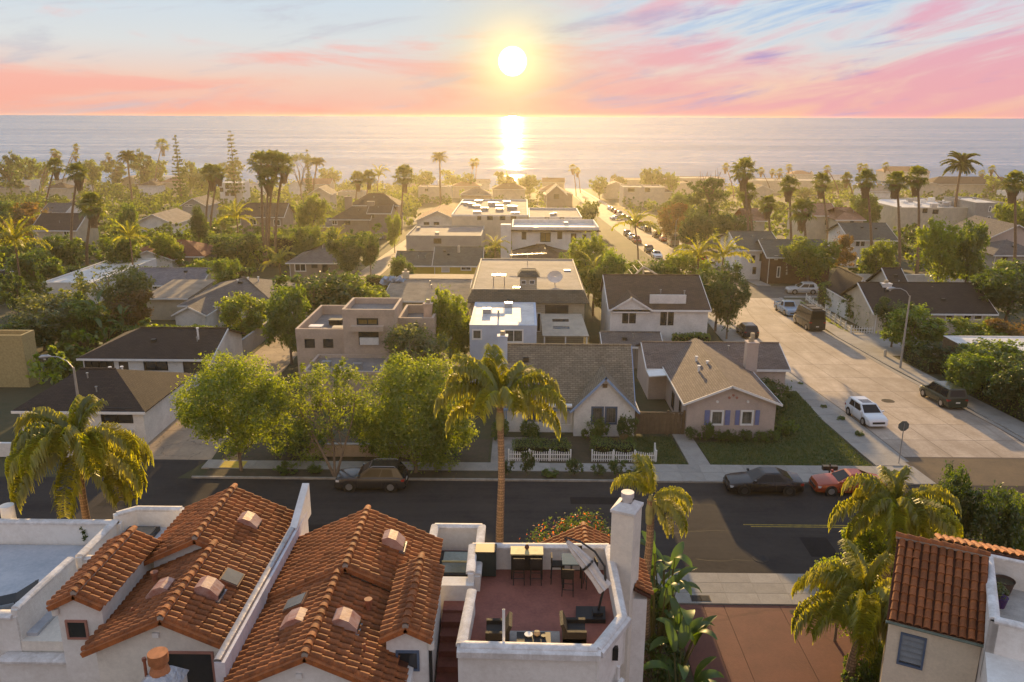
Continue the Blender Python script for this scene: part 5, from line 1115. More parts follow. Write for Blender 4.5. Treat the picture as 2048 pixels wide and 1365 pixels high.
def house(name, label, x0, x1, y0, y1, ze, roof='gx', rise=1.5, wallm=W_WHITE, roofm=SH_DK, wins=(), rw=(), over=.35, il=None, ir=None, cat='house', group=None, base=None, xr=None, root=None, trim=WHITE, th=.14, pname='', parap=.45, rind=None):
    """box of walls with openings and a roof: gx/gy = gable along x/y, hip, flat, shed"""
    own = root is None; FOOT.append((x0, x1, y0, y1))
    if own: root = thing(name, label, cat, ((x0+x1)/2, (y0+y1)/2, T((y0+y1)/2)), 0, group)
    zb = (min(T(y0), T(y1))-.4) if base is None else base; h = ze-zb; w = MB(); fw = []; sw = []
    for it in wins:
        a, b = D(it[0], it[3], y0), D(it[2], it[1], y0); r = (max(.08, a.x-x0), max(.1, a.z-zb), min(x1-x0-.08, b.x-x0), min(h-.02, b.z-zb))
        if r[2] > r[0]+.1 and r[3] > r[1]+.1: fw.append((r, it[4]))
    right = x1 < 0; xs = x1 if right else x0
    for it in rw:                  # windows in the side wall that faces the camera axis
        a, b = Xp(it[0], it[3], xs), Xp(it[2], it[1], xs); ya, yb = sorted((a.y, b.y)); za, zb2 = sorted((a.z, b.z)); sw.append(((max(.05, ya-y0), max(.1, za-zb), min(y1-y0-.05, yb-y0), min(h-.02, zb2-zb)), it[4]))
    sw = [s for s in sw if s[0][2] > s[0][0]+.1 and s[0][3] > s[0][1]+.1]
    w.wall((x0, y0, zb), (1, 0, 0), x1-x0, h, [r for r, _ in fw], .12, (0, -1, 0))
    flip = [(y1-y0-r[2], r[1], y1-y0-r[0], r[3]) for r, _ in sw]
    if right: w.wall((x1, y0, zb), (0, 1, 0), y1-y0, h, [r for r, _ in sw], .12, (1, 0, 0)); w.wall((x0, y1, zb), (0, -1, 0), y1-y0, h, (), .12, (-1, 0, 0))
    else: w.wall((x0, y1, zb), (0, -1, 0), y1-y0, h, flip, .12, (-1, 0, 0)); w.wall((x1, y0, zb), (0, 1, 0), y1-y0, h, (), .12, (1, 0, 0))
    w.wall((x1, y1, zb), (-1, 0, 0), x1-x0, h, (), .12, (0, 1, 0))
    ov = over; rm = MB(); tm = MB(); xm = (x0+x1)/2 if xr is None else xr; ym = (y0+y1)/2; zt = ze+rise
    if roof == 'gx' or roof == 'hip':
        if il is None: il = 0 if roof == 'gx' else (y1-y0)/2*.95
        if ir is None: ir = 0 if roof == 'gx' else (y1-y0)/2*.95
        yr = ym if rind is None else rind
        sf = rise/(yr-y0); sb = rise/(y1-yr); eo = ze-sf*ov; eb = ze-sb*ov
        a, b = (x0-ov, x1+ov); ra, rb = x0+il-(ov if il == 0 else 0), x1-ir+(ov if ir == 0 else 0)
        rm.slab([(a, y0-ov, eo), (b, y0-ov, eo), (rb, yr, zt), (ra, yr, zt)], th); rm.slab([(b, y1+ov, eb), (a, y1+ov, eb), (ra, yr, zt), (rb, yr, zt)], th)
        if il: rm.slab([(a, y1+ov, eb), (a, y0-ov, eo), (ra, yr, zt)], th)
        else: w.face((x0, y1, ze), (x0, y0, ze), (x0, yr, zt-.03))
        if ir: rm.slab([(b, y0-ov, eo), (b, y1+ov, eb), (rb, yr, zt)], th)
        else: w.face((x1, y0, ze), (x1, y1, ze), (x1, yr, zt-.03))
        tm.box(a-.02, b+.02, y0-ov-.05, y0-ov-.005, eo-.2, eo-.005)
        for xx, i_ in ((a, il), (b, ir)):
            if not i_: tm.slab([(xx-.03, y0-ov, eo+.012), (xx+.03, y0-ov, eo+.012), (xx+.03, yr, zt+.012), (xx-.03, yr, zt+.012)], .2)
    elif roof == 'gy':
        s1, s2 = rise/(xm-x0), rise/(x1-xm); zl, zr_ = ze-s1*ov, ze-s2*ov
        rm.slab([(x0-ov, y1+ov, zl), (x0-ov, y0-ov, zl), (xm, y0-ov, zt), (xm, y1+ov, zt)], th); rm.slab([(x1+ov, y0-ov, zr_), (x1+ov, y1+ov, zr_), (xm, y1+ov, zt), (xm, y0-ov, zt)], th)
        w.face((x0, y0, ze), (x1, y0, ze), (xm, y0, zt-.03)); w.face((x1, y1, ze), (x0, y1, ze), (xm, y1, zt-.03))
        tm.slab([(x0-ov-.05, y0-ov-.04, zl+.012), (x0-ov-.05, y0-ov+.0, zl+.012), (xm, y0-ov+.0, zt+.012), (xm, y0-ov-.04, zt+.012)], .17); tm.slab([(xm, y0-ov-.04, zt+.012), (xm, y0-ov, zt+.012), (x1+ov+.05, y0-ov, zr_+.012), (x1+ov+.05, y0-ov-.04, zr_+.012)], .17)
        tm.box(x0-ov-.05, x0-ov-.005, y0-ov, y1+ov, zl-.16, zl-.005); tm.box(x1+ov+.005, x1+ov+.05, y0-ov, y1+ov, zr_-.16, zr_-.005)
    elif roof == 'shed':
        rm.slab([(x0-ov, y0-ov, ze+.02), (x1+ov, y0-ov, ze+.02), (x1+ov, y1+ov, ze+rise), (x0-ov, y1+ov, ze+rise)], th); w.face((x1, y0, ze), (x1, y1, ze), (x1, y1, ze+rise-.1)); w.face((x0, y1, ze), (x0, y0, ze), (x0, y1, ze+rise-.1))
        tm.box(x0-ov, x1+ov, y0-ov-.05, y0-ov-.005, ze-.16, ze+.01)
    else:                           # flat with parapet
        rm.box(x0+.1, x1-.1, y0+.1, y1-.1, ze-parap-.2, ze-parap)
        for (a, b, c, d) in ((x0, x1, y0, y0+.2), (x0, x1, y1-.2, y1), (x0, x0+.2, y0+.2, y1-.2), (x1-.2, x1, y0+.2, y1-.2)): tm.box(a-.03*(a in (x0,)), b+.03*(b in (x1,)), c-.03*(c == y0), d+.03*(d == y1), ze-parap, ze+.04)
    w.build(pname+'wall', wallm, root)
    ro = rm.build(pname+'roof', roofm, root)
    if tm.f: tm.build('parapet' if roof == 'flat' else 'fascia', trim if roof != 'flat' else (trim if trim != WHITE else wallm), root)
    rq = random.Random(int(x0*31+y0*7))
    if roof in ('gx', 'hip'):
        MB().tube([(ra, yr, zt+.01), (rb, yr, zt+.01)], .09, 6).build('ridge_cap', roofm, ro)
        for _ in range(2 if y0 < 160 else 1):
            fx, ft = rq.uniform(max(ra, x0+1), min(rb, x1-1)), rq.uniform(.35, .8); fy, fz = y0+(yr-y0)*ft, ze+rise*ft
            if rq.random() < .6: MB().cyl((fx, fy), .06, fz-.1, fz+.38, 8).cyl((fx, fy), .10, fz+.36, fz+.43, 8).build('vent_pipe', METALG, ro)
            else: MB().box(fx-.22, fx+.22, fy-.18, fy+.18, fz-.15, fz+.22).build('roof_vent', METALD, ro)
        if own: MB().box(x0+.06, x0+.14, y0-.09, y0-.015, zb, ze-.1).build('downpipe', trim, root)
    elif roof == 'flat' and x1-x0 > 5:
        for _ in range(2):
            fx, fy = rq.uniform(x0+1, x1-1), rq.uniform(y0+1.2, y1-1); MB().box(fx-.4, fx+.4, fy-.3, fy+.3, ze-parap-.02, ze-parap+.5).build('roof_unit', METALG, ro)
    for r, s in fw: put_window(root, (x0, y0, zb), (1, 0, 0), r, s, (0, -1, 0))
    for r, s in sw: put_window(root, (xs, y0, zb), (0, 1, 0), r, s, (1 if right else -1, 0, 0))
    return root
def chimney(root, x, y, z0, z1, w=.7, d=.6, m_=W_WHITE, pot=True, name='chimney'):
    o = MB().box(x-w/2, x+w/2, y-d/2, y+d/2, z0, z1).box(x-w/2-.06, x+w/2+.06, y-d/2-.06, y+d/2+.06, z1, z1+.10).build(name, m_, root)
    if pot: MB().cyl((x, y), min(w, d)*.28, z1+.1, z1+.45, 12).build('chimney_pot', mat('tan_clay_pot', (.45, .36, .24), .7), o, True)
    return o
def HB(pl, pr, py, he):
    a, b = G(pl, py, he), G(pr, py, he); y = (a.y+b.y)/2; return D(pl, py, y).x, D(pr, py, y).x, y, (a.z+b.z)/2
def roof_bits(root, pts, z, m_=None):
    for k, (x, y, h) in enumerate(pts): MB().cyl((x, y), .09, z-.3, z+h, 8).cyl((x, y), .14, z+h, z+h+.08, 8).build('vent_pipe', m_ or WHITE, root, True)
# ---- white houses at the left
f1 = house('bungalow', 'low white bungalow with dark hipped roof behind a white yard wall', -37.6, -28.3, 56.5, 65.2, 2.9, 'hip', 1.7, W_WHITE, SH_DK, [(205, 818, 262, 845, 'd'), (57, 826, 92, 853, 'd'), (128, 826, 160, 850, 'wdoor')], il=2.6, ir=3.9)
roof_bits(f1, [(-33.0, 61.5, .2), (-32.2, 61.8, .15)], 4.3)
f2 = house('bungalow', 'white bungalow with long dark roof and black-framed window behind the first bungalow', -40.3, -28.6, 70.6, 79.3, 2.7, 'hip', 1.6, W_WHITE, SH_DK, [(290, 718, 333, 740, 'd'), (168, 722, 195, 738, 'd'), (198, 722, 226, 738, 'd'), (238, 722, 258, 748, 'door'), (366, 720, 421, 750, 'g')], il=3.6, ir=0)
roof_bits(f2, [(-37, 76, .25), (-30.5, 73.2, 1.3)], 3.4)
yw = thing('yard_wall', 'white stucco yard wall around the first bungalow', 'wall', (-36, 54.2, 0)); MB().prism([(-60, 54.05), (-29.3, 54.05), (-29.3, 54.3), (-60, 54.3)], 0, 1.05).build('wall', W_WHITE, yw); MB().prism([(-29.55, 54.32), (-29.3, 54.32), (-29.0, 59.0), (-29.25, 59.0)], 0, 1.25).build('wall', W_WHITE, yw)
gr = thing('glass_railing', 'glass railing panel beside the first bungalow', 'railing', (-30.6, 56, 0)); MB().box(-31.2, -31.14, 56.0, 56.06, 0, 1.9).build('post', METALD, gr); MB().box(-30.1, -30.04, 55.0, 55.06, 0, 1.9).build('post', METALD, gr); MB().prism([(-31.14, 56.0), (-30.1, 55.0), (-30.08, 55.03), (-31.12, 56.03)], .4, 1.8).build('pane', mat('rail_glass', (.25, .33, .34), .1, .1, 1, spec=.8), gr)
f0 = house('unfinished_building', 'unfinished box building clad in yellow strand board at the left edge', -60, -45.4, 70.3, 72.2, D(48, 672, 70.3).z, 'flat', 0, OSB, WOOD, parap=.5, cat='building', trim=OSB)
# ---- adobe house
ad = house('adobe_house', 'adobe-style flat-roofed house with stepped blocks behind the street trees', -20.7, -16.25, 71.3, 81, 5.2, 'flat', 0, W_ADOBE, FLATG, [(610, 678, 629, 696, 'n'), (647, 678, 666, 696, 'n')], parap=.9)
house('', '', -16.2, -11.5, 70.7, 75.6, 7.2, 'flat', 0, W_ADOBE, FLATG, [(715, 638, 755, 650, 'gold'), (718, 662, 757, 690, 'n')], root=ad, pname='tower_', parap=.5)
house('', '', -11.45, -8.2, 72.5, 78, 6.0, 'flat', 0, W_ADOBE, FLATG, (), root=ad, pname='wing_', parap=.8)
house('', '', -18.6, -12.0, 65.5, 70.65, 3.0, 'flat', 0, W_ADOBE, FLATG, (), root=ad, pname='porch_', parap=.25)
a, b = D(703, 661, 70.6), D(768, 651, 70.6); MB().box(a.x, b.x, 70.1, 70.69, a.z, b.z).build('ledge', W_ADOBE, ad)
a, b = D(720, 690, 70.5), D(757, 676, 70.5); MB().box(a.x, b.x, 70.45, 70.62, a.z, b.z).build('balcony_panel', W_WHITE, ad)
for i, (x, y) in enumerate(((-19.5, 74), (-18.2, 76.5), (-17.2, 73.6))):
    o = thing('patio_box', ('low white box in the corner', 'dark low table in the middle', 'pale bench at the right')[i]+' of the adobe house roof terrace', 'terrace furniture', (x, y, 4.32)); MB().box(-.6, .6, -.4, .4, .08, .5).build('body', (W_WHITE, DARKW, W_CREAM)[i], o, local=True); MB().box(-.64, .64, -.44, .44, .5, .56).build('top', (WHITE, BLACK, W_CREAM)[i], o, local=True)
chimney(ad, -8.9, 74.5, 5, 6.9, .8, .7, W_ADOBE)
# ---- pale blue flat house
bl = house('flat_house', 'pale blue flat-roofed house with white roof behind the cottage', -4.9, 1.35, 73.0, 82.6, 5.25, 'flat', 0, W_BLUE, FLATW, [(945, 660, 963, 679, 'c'), (1009, 660, 1046, 685, 'c')], parap=.02, trim=WHITE)
roof_bits(bl, [(-2.3, 76, .7)], 5.3, METALG)
# ---- big mansard house
ma = house('mansard_house', 'large beige house with flat grey roof, mansard skirt and roof turret', -5.6, 6.7, 85.2, 105, 4.7, 'flat', 0, W_BEIGE, FLATG, [(1091, 612, 1136, 629, 'd'), (1073, 626, 1082, 664, 'door')], parap=-.9, trim=WHITE)
sk = MB(); x0, x1, y0, y1 = -5.6, 6.7, 85.2, 105
q0 = [(x0-.45, y0-.6), (x1+.5, y0-.6), (x1+.5, y1+.5), (x0-.5, y1+.5)]; q1 = [(x0+.2, y0+.15), (x1-.15, y0+.15), (x1-.15, y1-.2), (x0+.15, y1-.2)]
for i in range(4): j = (i+1) % 4; sk.slab([(*q0[i], 4.75), (*q0[j], 4.75), (*q1[j], 6.05), (*q1[i], 6.05)], .12)
sk.build('mansard_skirt', SH_GN, ma)
MB().prism(q1, 5.5, 5.98).build('flat_roof', FLATG, ma)
rim = MB()
for i in range(4):
    j = (i+1) % 4; a, b = Vector((*q1[i], 0)), Vector((*q1[j], 0)); d = (b-a).normalized()*.12; s = Vector((-d.y, d.x, 0)); rim.prism([tuple((a-d)[:2]), tuple((b+d)[:2]), tuple((b+d+s)[:2]), tuple((a-d+s)[:2])], 6.0, 6.12)
rim.build('roof_edge', W_CREAM, ma)
a = D(1040, 583, 85.6); b = D(1074, 545, 85.6); tu = MB().box(a.x, b.x, 85.4, 87.0, 5.9, b.z-.35).build('turret', W_BEIGE, ma)
tt = MB(); e = .3; c = ((a.x+b.x)/2, 86.2); zt = b.z-.4
qa = [(a.x-e, 85.4-e), (b.x+e, 85.4-e), (b.x+e, 87+e), (a.x-e, 87+e)]; qb = [(a.x+.15, 85.6), (b.x-.15, 85.6), (b.x-.15, 86.8), (a.x+.15, 86.8)]
for i in range(4): j = (i+1) % 4; tt.slab([(*qa[i], zt), (*qa[j], zt), (*qb[j], zt+.6), (*qb[i], zt+.6)], .08)
tt.prism(qb, zt+.3, zt+.55); tt.build('turret_roof', SH_GN, tu)
for px in (1047, 1064): sqwin(ma, D(px, 565, 85.38).x, 85.39, D(px, 565, 85.38).z, .55, .45, WHITE, GLASS, .05)
# patio cover
pc = thing('patio_cover', 'pale sloping patio roof on white posts behind the cottage', 'patio roof', (5, 80, T(80))); a, b = D(1085, 672, 79.0), D(1178, 672, 79.0); zf = D(1085, 672, 79.0).z
MB().slab([(a.x, 79, zf), (b.x, 79, zf), (b.x-.4, 84.4, zf+1.0), (a.x-.1, 84.4, zf+1.0)], .08).build('roof_panel', mat('pale_panel', (.48, .42, .33), .8, .2, 1), pc)
for u, v in ((.35, .35), (.35, .68)):
    xx = a.x+(b.x-a.x)*.42; yy = 79+5.4*v; MB().slab([(xx-.85, yy-.3, zf+v*1.0-.055+.03), (xx+.85, yy-.3, zf+v-.055+.03), (xx+.85, yy+.3, zf+v+.055+.03), (xx-.85, yy+.3, zf+v+.055+.03)], .02).build('skylight', GLASS, pc)
for xx in (a.x+.2, (a.x+b.x)/2, b.x-.2): MB().box(xx-.06, xx+.06, 79.1, 79.22, T(79)-.2, zf-.05).build('post', WHITE, pc)
o = thing('roof_antenna', 'long television antenna lying across the flat mansard roof', 'antenna', (.6, 100.5, 5.98)); MB().tube([(-2.2, 0, 1.3), (2.4, .3, 1.5)], .05, 6).build('boom', METALG, o, local=True); MB().cyl((0, .1), .04, 0, 1.4, 8).build('mast', METALG, o, local=True)
for k in range(7): MB().tube([(-1.9+k*.62, -.6, 1.32+.03*k), (-1.9+k*.62, .9, 1.38+.03*k)], .025, 5).build('element', METALG, o, local=True)
o = thing('satellite_dish', 'white satellite dish on the flat mansard roof', 'satellite dish', (3.6, 88.5, 5.98)); dd = MB(); k = 16
for ring, (r, zz) in enumerate(((0.02, 0), (.5, .07), (.85, .2))):
    for j in range(k): t = 2*math.pi*j/k; dd.v.append((r*math.cos(t), zz*-1.0, r*math.sin(t)*.8+.95))
for i in range(2):
    for j in range(k): q_ = (j+1) % k; dd.f.append((i*k+j, i*k+q_, (i+1)*k+q_, (i+1)*k+j))
dd.build('dish', WHITE, o, True, local=True); MB().cyl((0, .05), .05, 0, .95, 8).build('mast', METALG, o, local=True)
o = thing('roof_frame', 'small metal frame stand on the left of the mansard roof', 'frame', (-2.6, 88, 5.98)); 
for a_ in (-.6, .6):
    for b_ in (-.4, .4): MB().cyl((a_, b_), .04, 0, 1.2, 6).build('leg', METALG, o, local=True)
MB().box(-.75, .75, -.5, .5, 1.1, 1.2).build('top', METALG, o, local=True)
# ---- white house with small gable
wh = house('white_house', 'white two-storey house with brown tiled roof and small front gable', 9.2, 19.4, 82.5, 92, 4.75, 'gx', 2.3, W_WHITE, SH_BR, [(1245, 625, 1256, 646, 'd'), (1259, 625, 1271, 646, 'd'), (1321, 625, 1333, 650, 'd'), (1336, 625, 1347, 650, 'd')], rind=89, over=.25)
house('', '', 9.35, 13.3, 82.2, 86, 4.8, 'gy', 1.25, W_WHITE, SH_BR, [(1253, 601, 1263, 615, 'd')], root=wh, pname='gable_', base=4.3, over=.2)
MB().box(13.4, 17.2, 83.4, 83.6, 5.0, 6.0).build('balcony_wall', W_WHITE, wh)
house('garden_shed', 'grey board shed with flat-pitched roof behind the wooden gate', 8.2, 14.0, 78.3, 83.2, 1.9, 'gx', .75, SHUTD, SH_GR, (), cat='shed', over=.2)
gw = thing('garden_wall', 'white garden wall beside the grey board shed', 'wall', (17, 79.6, T(79.6))); MB().box(14.3, 19.7, 79.5, 79.8, T(80)-.2, 1.6).build('wall', W_WHITE, gw)
pg = thing('patio_roof_frame', 'pointed skeletal roof frame with a dark box behind the white gable house', 'roof frame', (15, 97, T(97)))
apx = D(1287, 534, 97); aL, aR = D(1258, 562, 97), D(1335, 562, 97)
for a_, b_ in ((aL, apx), (apx, aR)): MB().tube([a_, b_], .12, 6).build('rafter', W_CREAM, pg)
for t in (0.0, .33, .66, 1.0): MB().tube([aL.lerp(apx, t), aL.lerp(apx, t)+Vector((0, 5, -.1))], .06, 5).build('purlin', W_CREAM, pg)
for p in (aL, aR, apx): MB().tube([(p.x, p.y, T(97)-.2), tuple(p)], .09, 6).build('post', W_CREAM, pg)
bb = D(1298, 552, 97.6); MB().box(bb.x-.55, bb.x+.55, 97.4, 98.4, bb.z-.6, bb.z+.5).build('dark_box', METALD, pg)
# ---- cottage with front gable
co = house('cottage', 'white cottage with steep grey-tan shingle roof and blue-trimmed front gable', -1.3, 8.5, 59.7, 66.6, 2.5, 'gx', 3.7, W_BLUE if False else W_WHITE, SH_TAN if False else shingle('weathered_shingles', (.30, .25, .18), .35), [(1085, 822, 1110, 845, 'b'), (1120, 818, 1144, 850, 'wdoor'), (1052, 812, 1082, 842, 'b')], over=.35, trim=mat('sky_blue_trim', (.27, .38, .58), .6))
house('', '', 4.05, 8.75, 58.9, 63.4, 2.45, 'gy', 2.5, W_WHITE, MATS['weathered_shingles'], [(1183, 808, 1207, 848, 'b'), (1210, 808, 1234, 848, 'b')], root=co, pname='front_', over=.3, trim=MATS['sky_blue_trim'])
a = D(1210, 772, 58.88); MB().box(a.x-.18, a.x+.18, 58.84, 58.9, a.z-.15, a.z+.15).build('gable_vent', WOOD, co)
chimney(co, -1.55, 62.3, 0, 7.1, .75, .7, W_BLUE)
MB().box(1.9, 3.9, 58.95, 59.4, 2.35, 2.5).build('porch_canopy', WHITE, co)
# ---- pinkish tan corner house
ta = house('corner_house', 'pinkish tan corner house with grey shingle gable roof and lavender shutters', 12.75, 19.55, 58.9, 72, 3.0, 'gy', 1.35, W_PINK, SH_PK, [(1421, 822, 1447, 850, 'c'), (1481, 822, 1507, 850, 'c')], [(1325, 735, 1330, 755, 'd'), (1343, 790, 1349, 812, 'd'), (1358, 800, 1363, 822, 'd')], xr=16.0, over=.35)
house('', '', 11.2, 23.2, 68.2, 75.2, 2.85, 'gx', 1.25, W_PINK, SH_PK, (), root=ta, pname='rear_', over=.3)
for px0, px1 in ((1408, 1420), (1449, 1461), (1469, 1480), (1509, 1520)):
    a, b = D(px0, 850, 58.87), D(px1, 821, 58.87); s = MB().box(a.x, b.x, 58.83, 58.895, a.z, b.z).build('shutter', SHUT, ta)
    sl = MB()
    for k in range(2): zz = a.z+(b.z-a.z)*(.3+.4*k); sl.box(a.x, b.x, 58.815, 58.83, zz-.05, zz+.05)
    sl.build('batten', SHUT, s)
for px, py in ((1459, 796), (1467, 791), (1474, 796)): a = D(px, py, 58.86); MB().cyl((0, 0), .01, 0, .01, 4); MB().tube([(a.x, 58.90, a.z), (a.x, 58.84, a.z)], .10, 10).build('gable_vent', PINKF, ta)
for px in (1435, 1496): a = D(px, 804, 58.86); MB().tube([(a.x, 58.90, a.z), (a.x, 58.80, a.z)], .10, 10).build('wall_lamp', WHITE, ta)
chm = chimney(ta, 19.75, 67.3, 0, 5.35, .95, .9, W_PINK, False); MB().cyl((19.75, 67.3), .18, 5.4, 6.2, 10).cyl((19.55, 67.2), .14, 5.4, 5.8, 10).build('chimney_pot', mat('tan_clay_pot', (0, 0, 0)), chm, True)
roof_bits(ta, [(14.9, 66.5, .25), (15.5, 65, .3), (14.6, 64, .2)], 4.0)
MB().slab([(10.9, 66.2, 2.6), (12.75, 66.2, 2.75), (12.75, 68.1, 2.75), (10.9, 68.1, 2.6)], .1).build('side_canopy', WHITE, ta)
# ---- fences, gate
def picket_fence(label, pts, h=.85, step=.155, post=1.5, wave=True):
    o = thing('picket_fence', label, 'fence', (*pts[0], T(pts[0][1])), 0, None); L = 0
    pk = MB().prism([(-.035, -.012), (.035, -.012), (.035, .012), (-.035, .012)], .08, [1., 1., 1., 1.]).mesh('picket', WHITE); pk_t = None
    for A_, B_ in zip(pts, pts[1:]):
        a, b = Vector(A_), Vector(B_); ln = (b-a).length; n = max(2, int(ln/step)); ang = math.atan2(b.y-a.y, b.x-a.x)
        for i in range(n+1):
            t = i/n; p = a.lerp(b, t); ph = (i % 10)/10.; hh = h*(.88+(.16*abs(2*ph-1) if wave else .1)); z = T(p.y)-o.location.z
            s = bpy.data.objects.new('picket', pk); s.location = (p.x-o.location.x, p.y-o.location.y, z); s.rotation_euler.z = ang; s.scale.z = hh; link(s, o)
        np_ = max(1, round(ln/post)); d = (b-a).normalized(); sd = Vector((-d.y, d.x))*.03
        for i in range(np_+1):
            p = a.lerp(b, i/np_)+sd*1.6; z = T(p.y); MB().box(p.x-.05, p.x+.05, p.y-.05, p.y+.05, z-.1, z+h*1.12).build('post', WHITE, o)
        for zz in (.25, .65):
            q = [a+sd*.6, b+sd*.6, b+sd*1.4, a+sd*1.4]; MB().prism([tuple(v) for v in q], [T(v.y)+h*zz-.03 for v in q], [T(v.y)+h*zz+.04 for v in q]).build('rail', WHITE, o)
    return o
picket_fence('white picket fence left of the cottage gate, behind the tall palm trunk', [(-.9, 54.0), (3.55, 54.0)])
picket_fence('white picket fence right of the cottage gate turning the corner', [(5.1, 54.0), (9.7, 54.0), (9.85, 55.4)])
picket_fence('long white picket fence along the side street pavement', [(43.0, 94.7), (39.5, 94.6), (40.0, 101), (40.4, 107.4), (41.4, 116)], .95, .3, 2.4)
wg = thing('wooden_gate', 'brown board gate between the cottage and the corner house', 'gate', (10.6, 59.3, 0)); xg = 8.95; i = 0
while xg < 12.6:
    MB().box(xg, xg+.25, 59.3, 59.34, .08, 1.75+.02*(i % 3)).build('board', WOOD, wg); xg += .27; i += 1
MB().box(8.9, 12.65, 59.345, 59.40, 1.45, 1.60).build('rail', WOOD, wg); MB().box(8.9, 12.65, 59.26, 59.44, 1.82, 1.90).build('cap_rail', WOOD, wg)
for xx in (8.9, 11.4, 12.65): MB().box(xx-.07, xx+.07, 59.28, 59.42, 0, 2.05).build('post', WOOD, wg)
wl = thing('garden_wall', 'low tan garden wall behind the street trees', 'wall', (-12, 54.6, 0)); MB().box(-15.8, -6.4, 54.5, 54.75, 0, .95).build('wall', W_ADOBE, wl); MB().box(-15.85, -6.35, 54.45, 54.8, .95, 1.02).build('coping', CONC, wl)
al = thing('alley_wall', 'pale grey wall along the left of the alley', 'wall', (-29.3, 84, T(84))); strip(MB(), [(79.5, -29.6, -29.35), (100, -29.8, -29.55)], 1.9, 2.2).build('wall', W_GREY, al)
mw = thing('mailbox', 'dark roadside box behind the parked cars by the corner lawn', 'mailbox', (21.2, 51.6, .12)); MB().box(-.04, .04, -.04, .04, 0, 1.0).build('post', METALD, mw, local=True); MB().box(-.5, .5, -.16, .16, .55, .85).build('box', METALD, mw, local=True)
# ------------------------------------------------------------------ houses further back
def hb(name, label, pl, pr, py, he, depth, roof, rise, wallm, roofm, wins=(), rw=(), **k):
    x0, x1, y0, ze = HB(pl, pr, py, he); return house(name, label, x0, x1, y0, y0+depth, ze, roof, rise, wallm, roofm, wins, rw, **k)
h = hb('bungalow', 'low bungalow with wide tan roof and small chimney behind the adobe house', 772, 928, 600, 3., 17, 'gx', .95, W_CREAM, FLATB, [(785, 604, 800, 612, 'd')], over=.5)
a = D(812, 560, 108); chimney(h, a.x, 108, 1.5, 3.6, .8, .8, W_CREAM)
o = thing('roof_tarp', 'crumpled pale blue tarp beside the chimney on the tan roof', 'tarp', (D(790, 562, 107).x, 107, T(107)+3.9)); link(bpy.data.objects.new('sheet', leaf_cloud('sheet', [(0, 0, .2, 1.9, .9, .35)], 260, .9, 5, mat('tarp_blue', (.42, .50, .60), .5), .8)), o)
h = hb('yellow_house', 'yellow house with dull brown roof and white double doors', 868, 962, 530, 3., 9, 'gx', 2.2, W_YEL, SH_GN, [(883, 533, 899, 545, 'wdoor'), (922, 533, 942, 541, 'w')], over=.3)
x0, x1, y0, ze = HB(868, 962, 530, 3.); house('', '', HB(792, 866, 527, 3.)[0], x0-.1, y0+1, y0+8.5, ze-.2, 'gx', 1.6, W_YEL, SH_GN, [(797, 530, 812, 545, 'd')], root=h, pname='wing_', over=.3); MB().cyl(((x0+x1)/2, y0+3.2), .22, ze, ze+2.6, 10).build('flue', W_CREAM, h, True)
fn = thing('board_fence', 'dark board fence in front of the yellow house', 'fence', (-15, y0-5, T(y0-5))); xf = -24.2
while xf < -7.2: MB().box(xf, xf+.42, y0-5.05, y0-5, T(y0-5)-.1, T(y0-5)+1.7).build('board', WOOD, fn); xf += .45
MB().box(-24.2, -7.2, y0-4.99, y0-4.93, T(y0-5)+1.2, T(y0-5)+1.35).build('rail', WOOD, fn)
hb('flat_building', 'grey flat-roofed building behind the yellow house', 812, 962, 472, 5.2, 15, 'flat', 0, W_GREY, FLATG, [(868, 478, 882, 487, 'd')], cat='building', parap=.25)
hb('white_house', 'white gabled house with orange-tan roof at the end of the alley', 833, 918, 441, 4.6, 16, 'gy', 2.4, W_WHITE, PTILE, [(848, 445, 858, 450, 'd'), (868, 445, 878, 450, 'd'), (871, 433, 876, 439, 'd')], over=.6)
h = hb('apartment_block', 'wide flat-roofed apartment block with pipe-strewn roof in the middle distance', 903, 1056, 430, 8., 34, 'flat', 0, W_CREAM, FLATG, [(955, 433, 962, 440, 'd'), (975, 433, 985, 440, 'd'), (1000, 433, 1010, 440, 'd'), (1022, 433, 1032, 440, 'd')], cat='building', parap=.35, trim=W_WHITE)
x0, x1, y0, ze = HB(903, 1056, 430, 8.); house('', '', x1+.2, x1+11.5, y0-2, y0+16, ze-.2, 'flat', 0, W_CREAM, FLATG, [(1090, 432, 1098, 440, 'd'), (1120, 432, 1128, 440, 'd')], root=h, pname='annex_', parap=.35, trim=W_WHITE)
rg = random.Random(3)
for i in range(16): xx, yy = rg.uniform(x0+1, x1-1), rg.uniform(y0+2, y0+30); MB().box(xx-.9, xx+.9, yy-.35, yy+.35, ze-.4, ze-.4+rg.uniform(.4, .9)).build('roof_unit', METALG, h)
h = hb('modern_house', 'white modern two-storey house with flat overhanging roof', 1024, 1198, 455, 7.2, 12, 'flat', 0, W_WHITE, FLATW, [(1044, 465, 1052, 479, 'd'), (1081, 466, 1101, 484, 'gold'), (1115, 463, 1124, 478, 'd'), (1142, 468, 1152, 486, 'gold'), (1165, 470, 1172, 480, 'd')], parap=.7, trim=W_WHITE)
x0, x1, y0, ze = HB(1024, 1198, 455, 7.2); MB().box(x0-.3, x1+.3, y0-.7, y0-.06, ze-.75, ze-.5).build('eave_band', SH_BR, h); MB().box(x0-2.1, x0-.2, y0-1.5, y0+.4, T(y0)-.4, ze+.6).build('fin_wall', W_WHITE, h)
a, b = D(1075, 490, y0), D(1108, 460, y0)
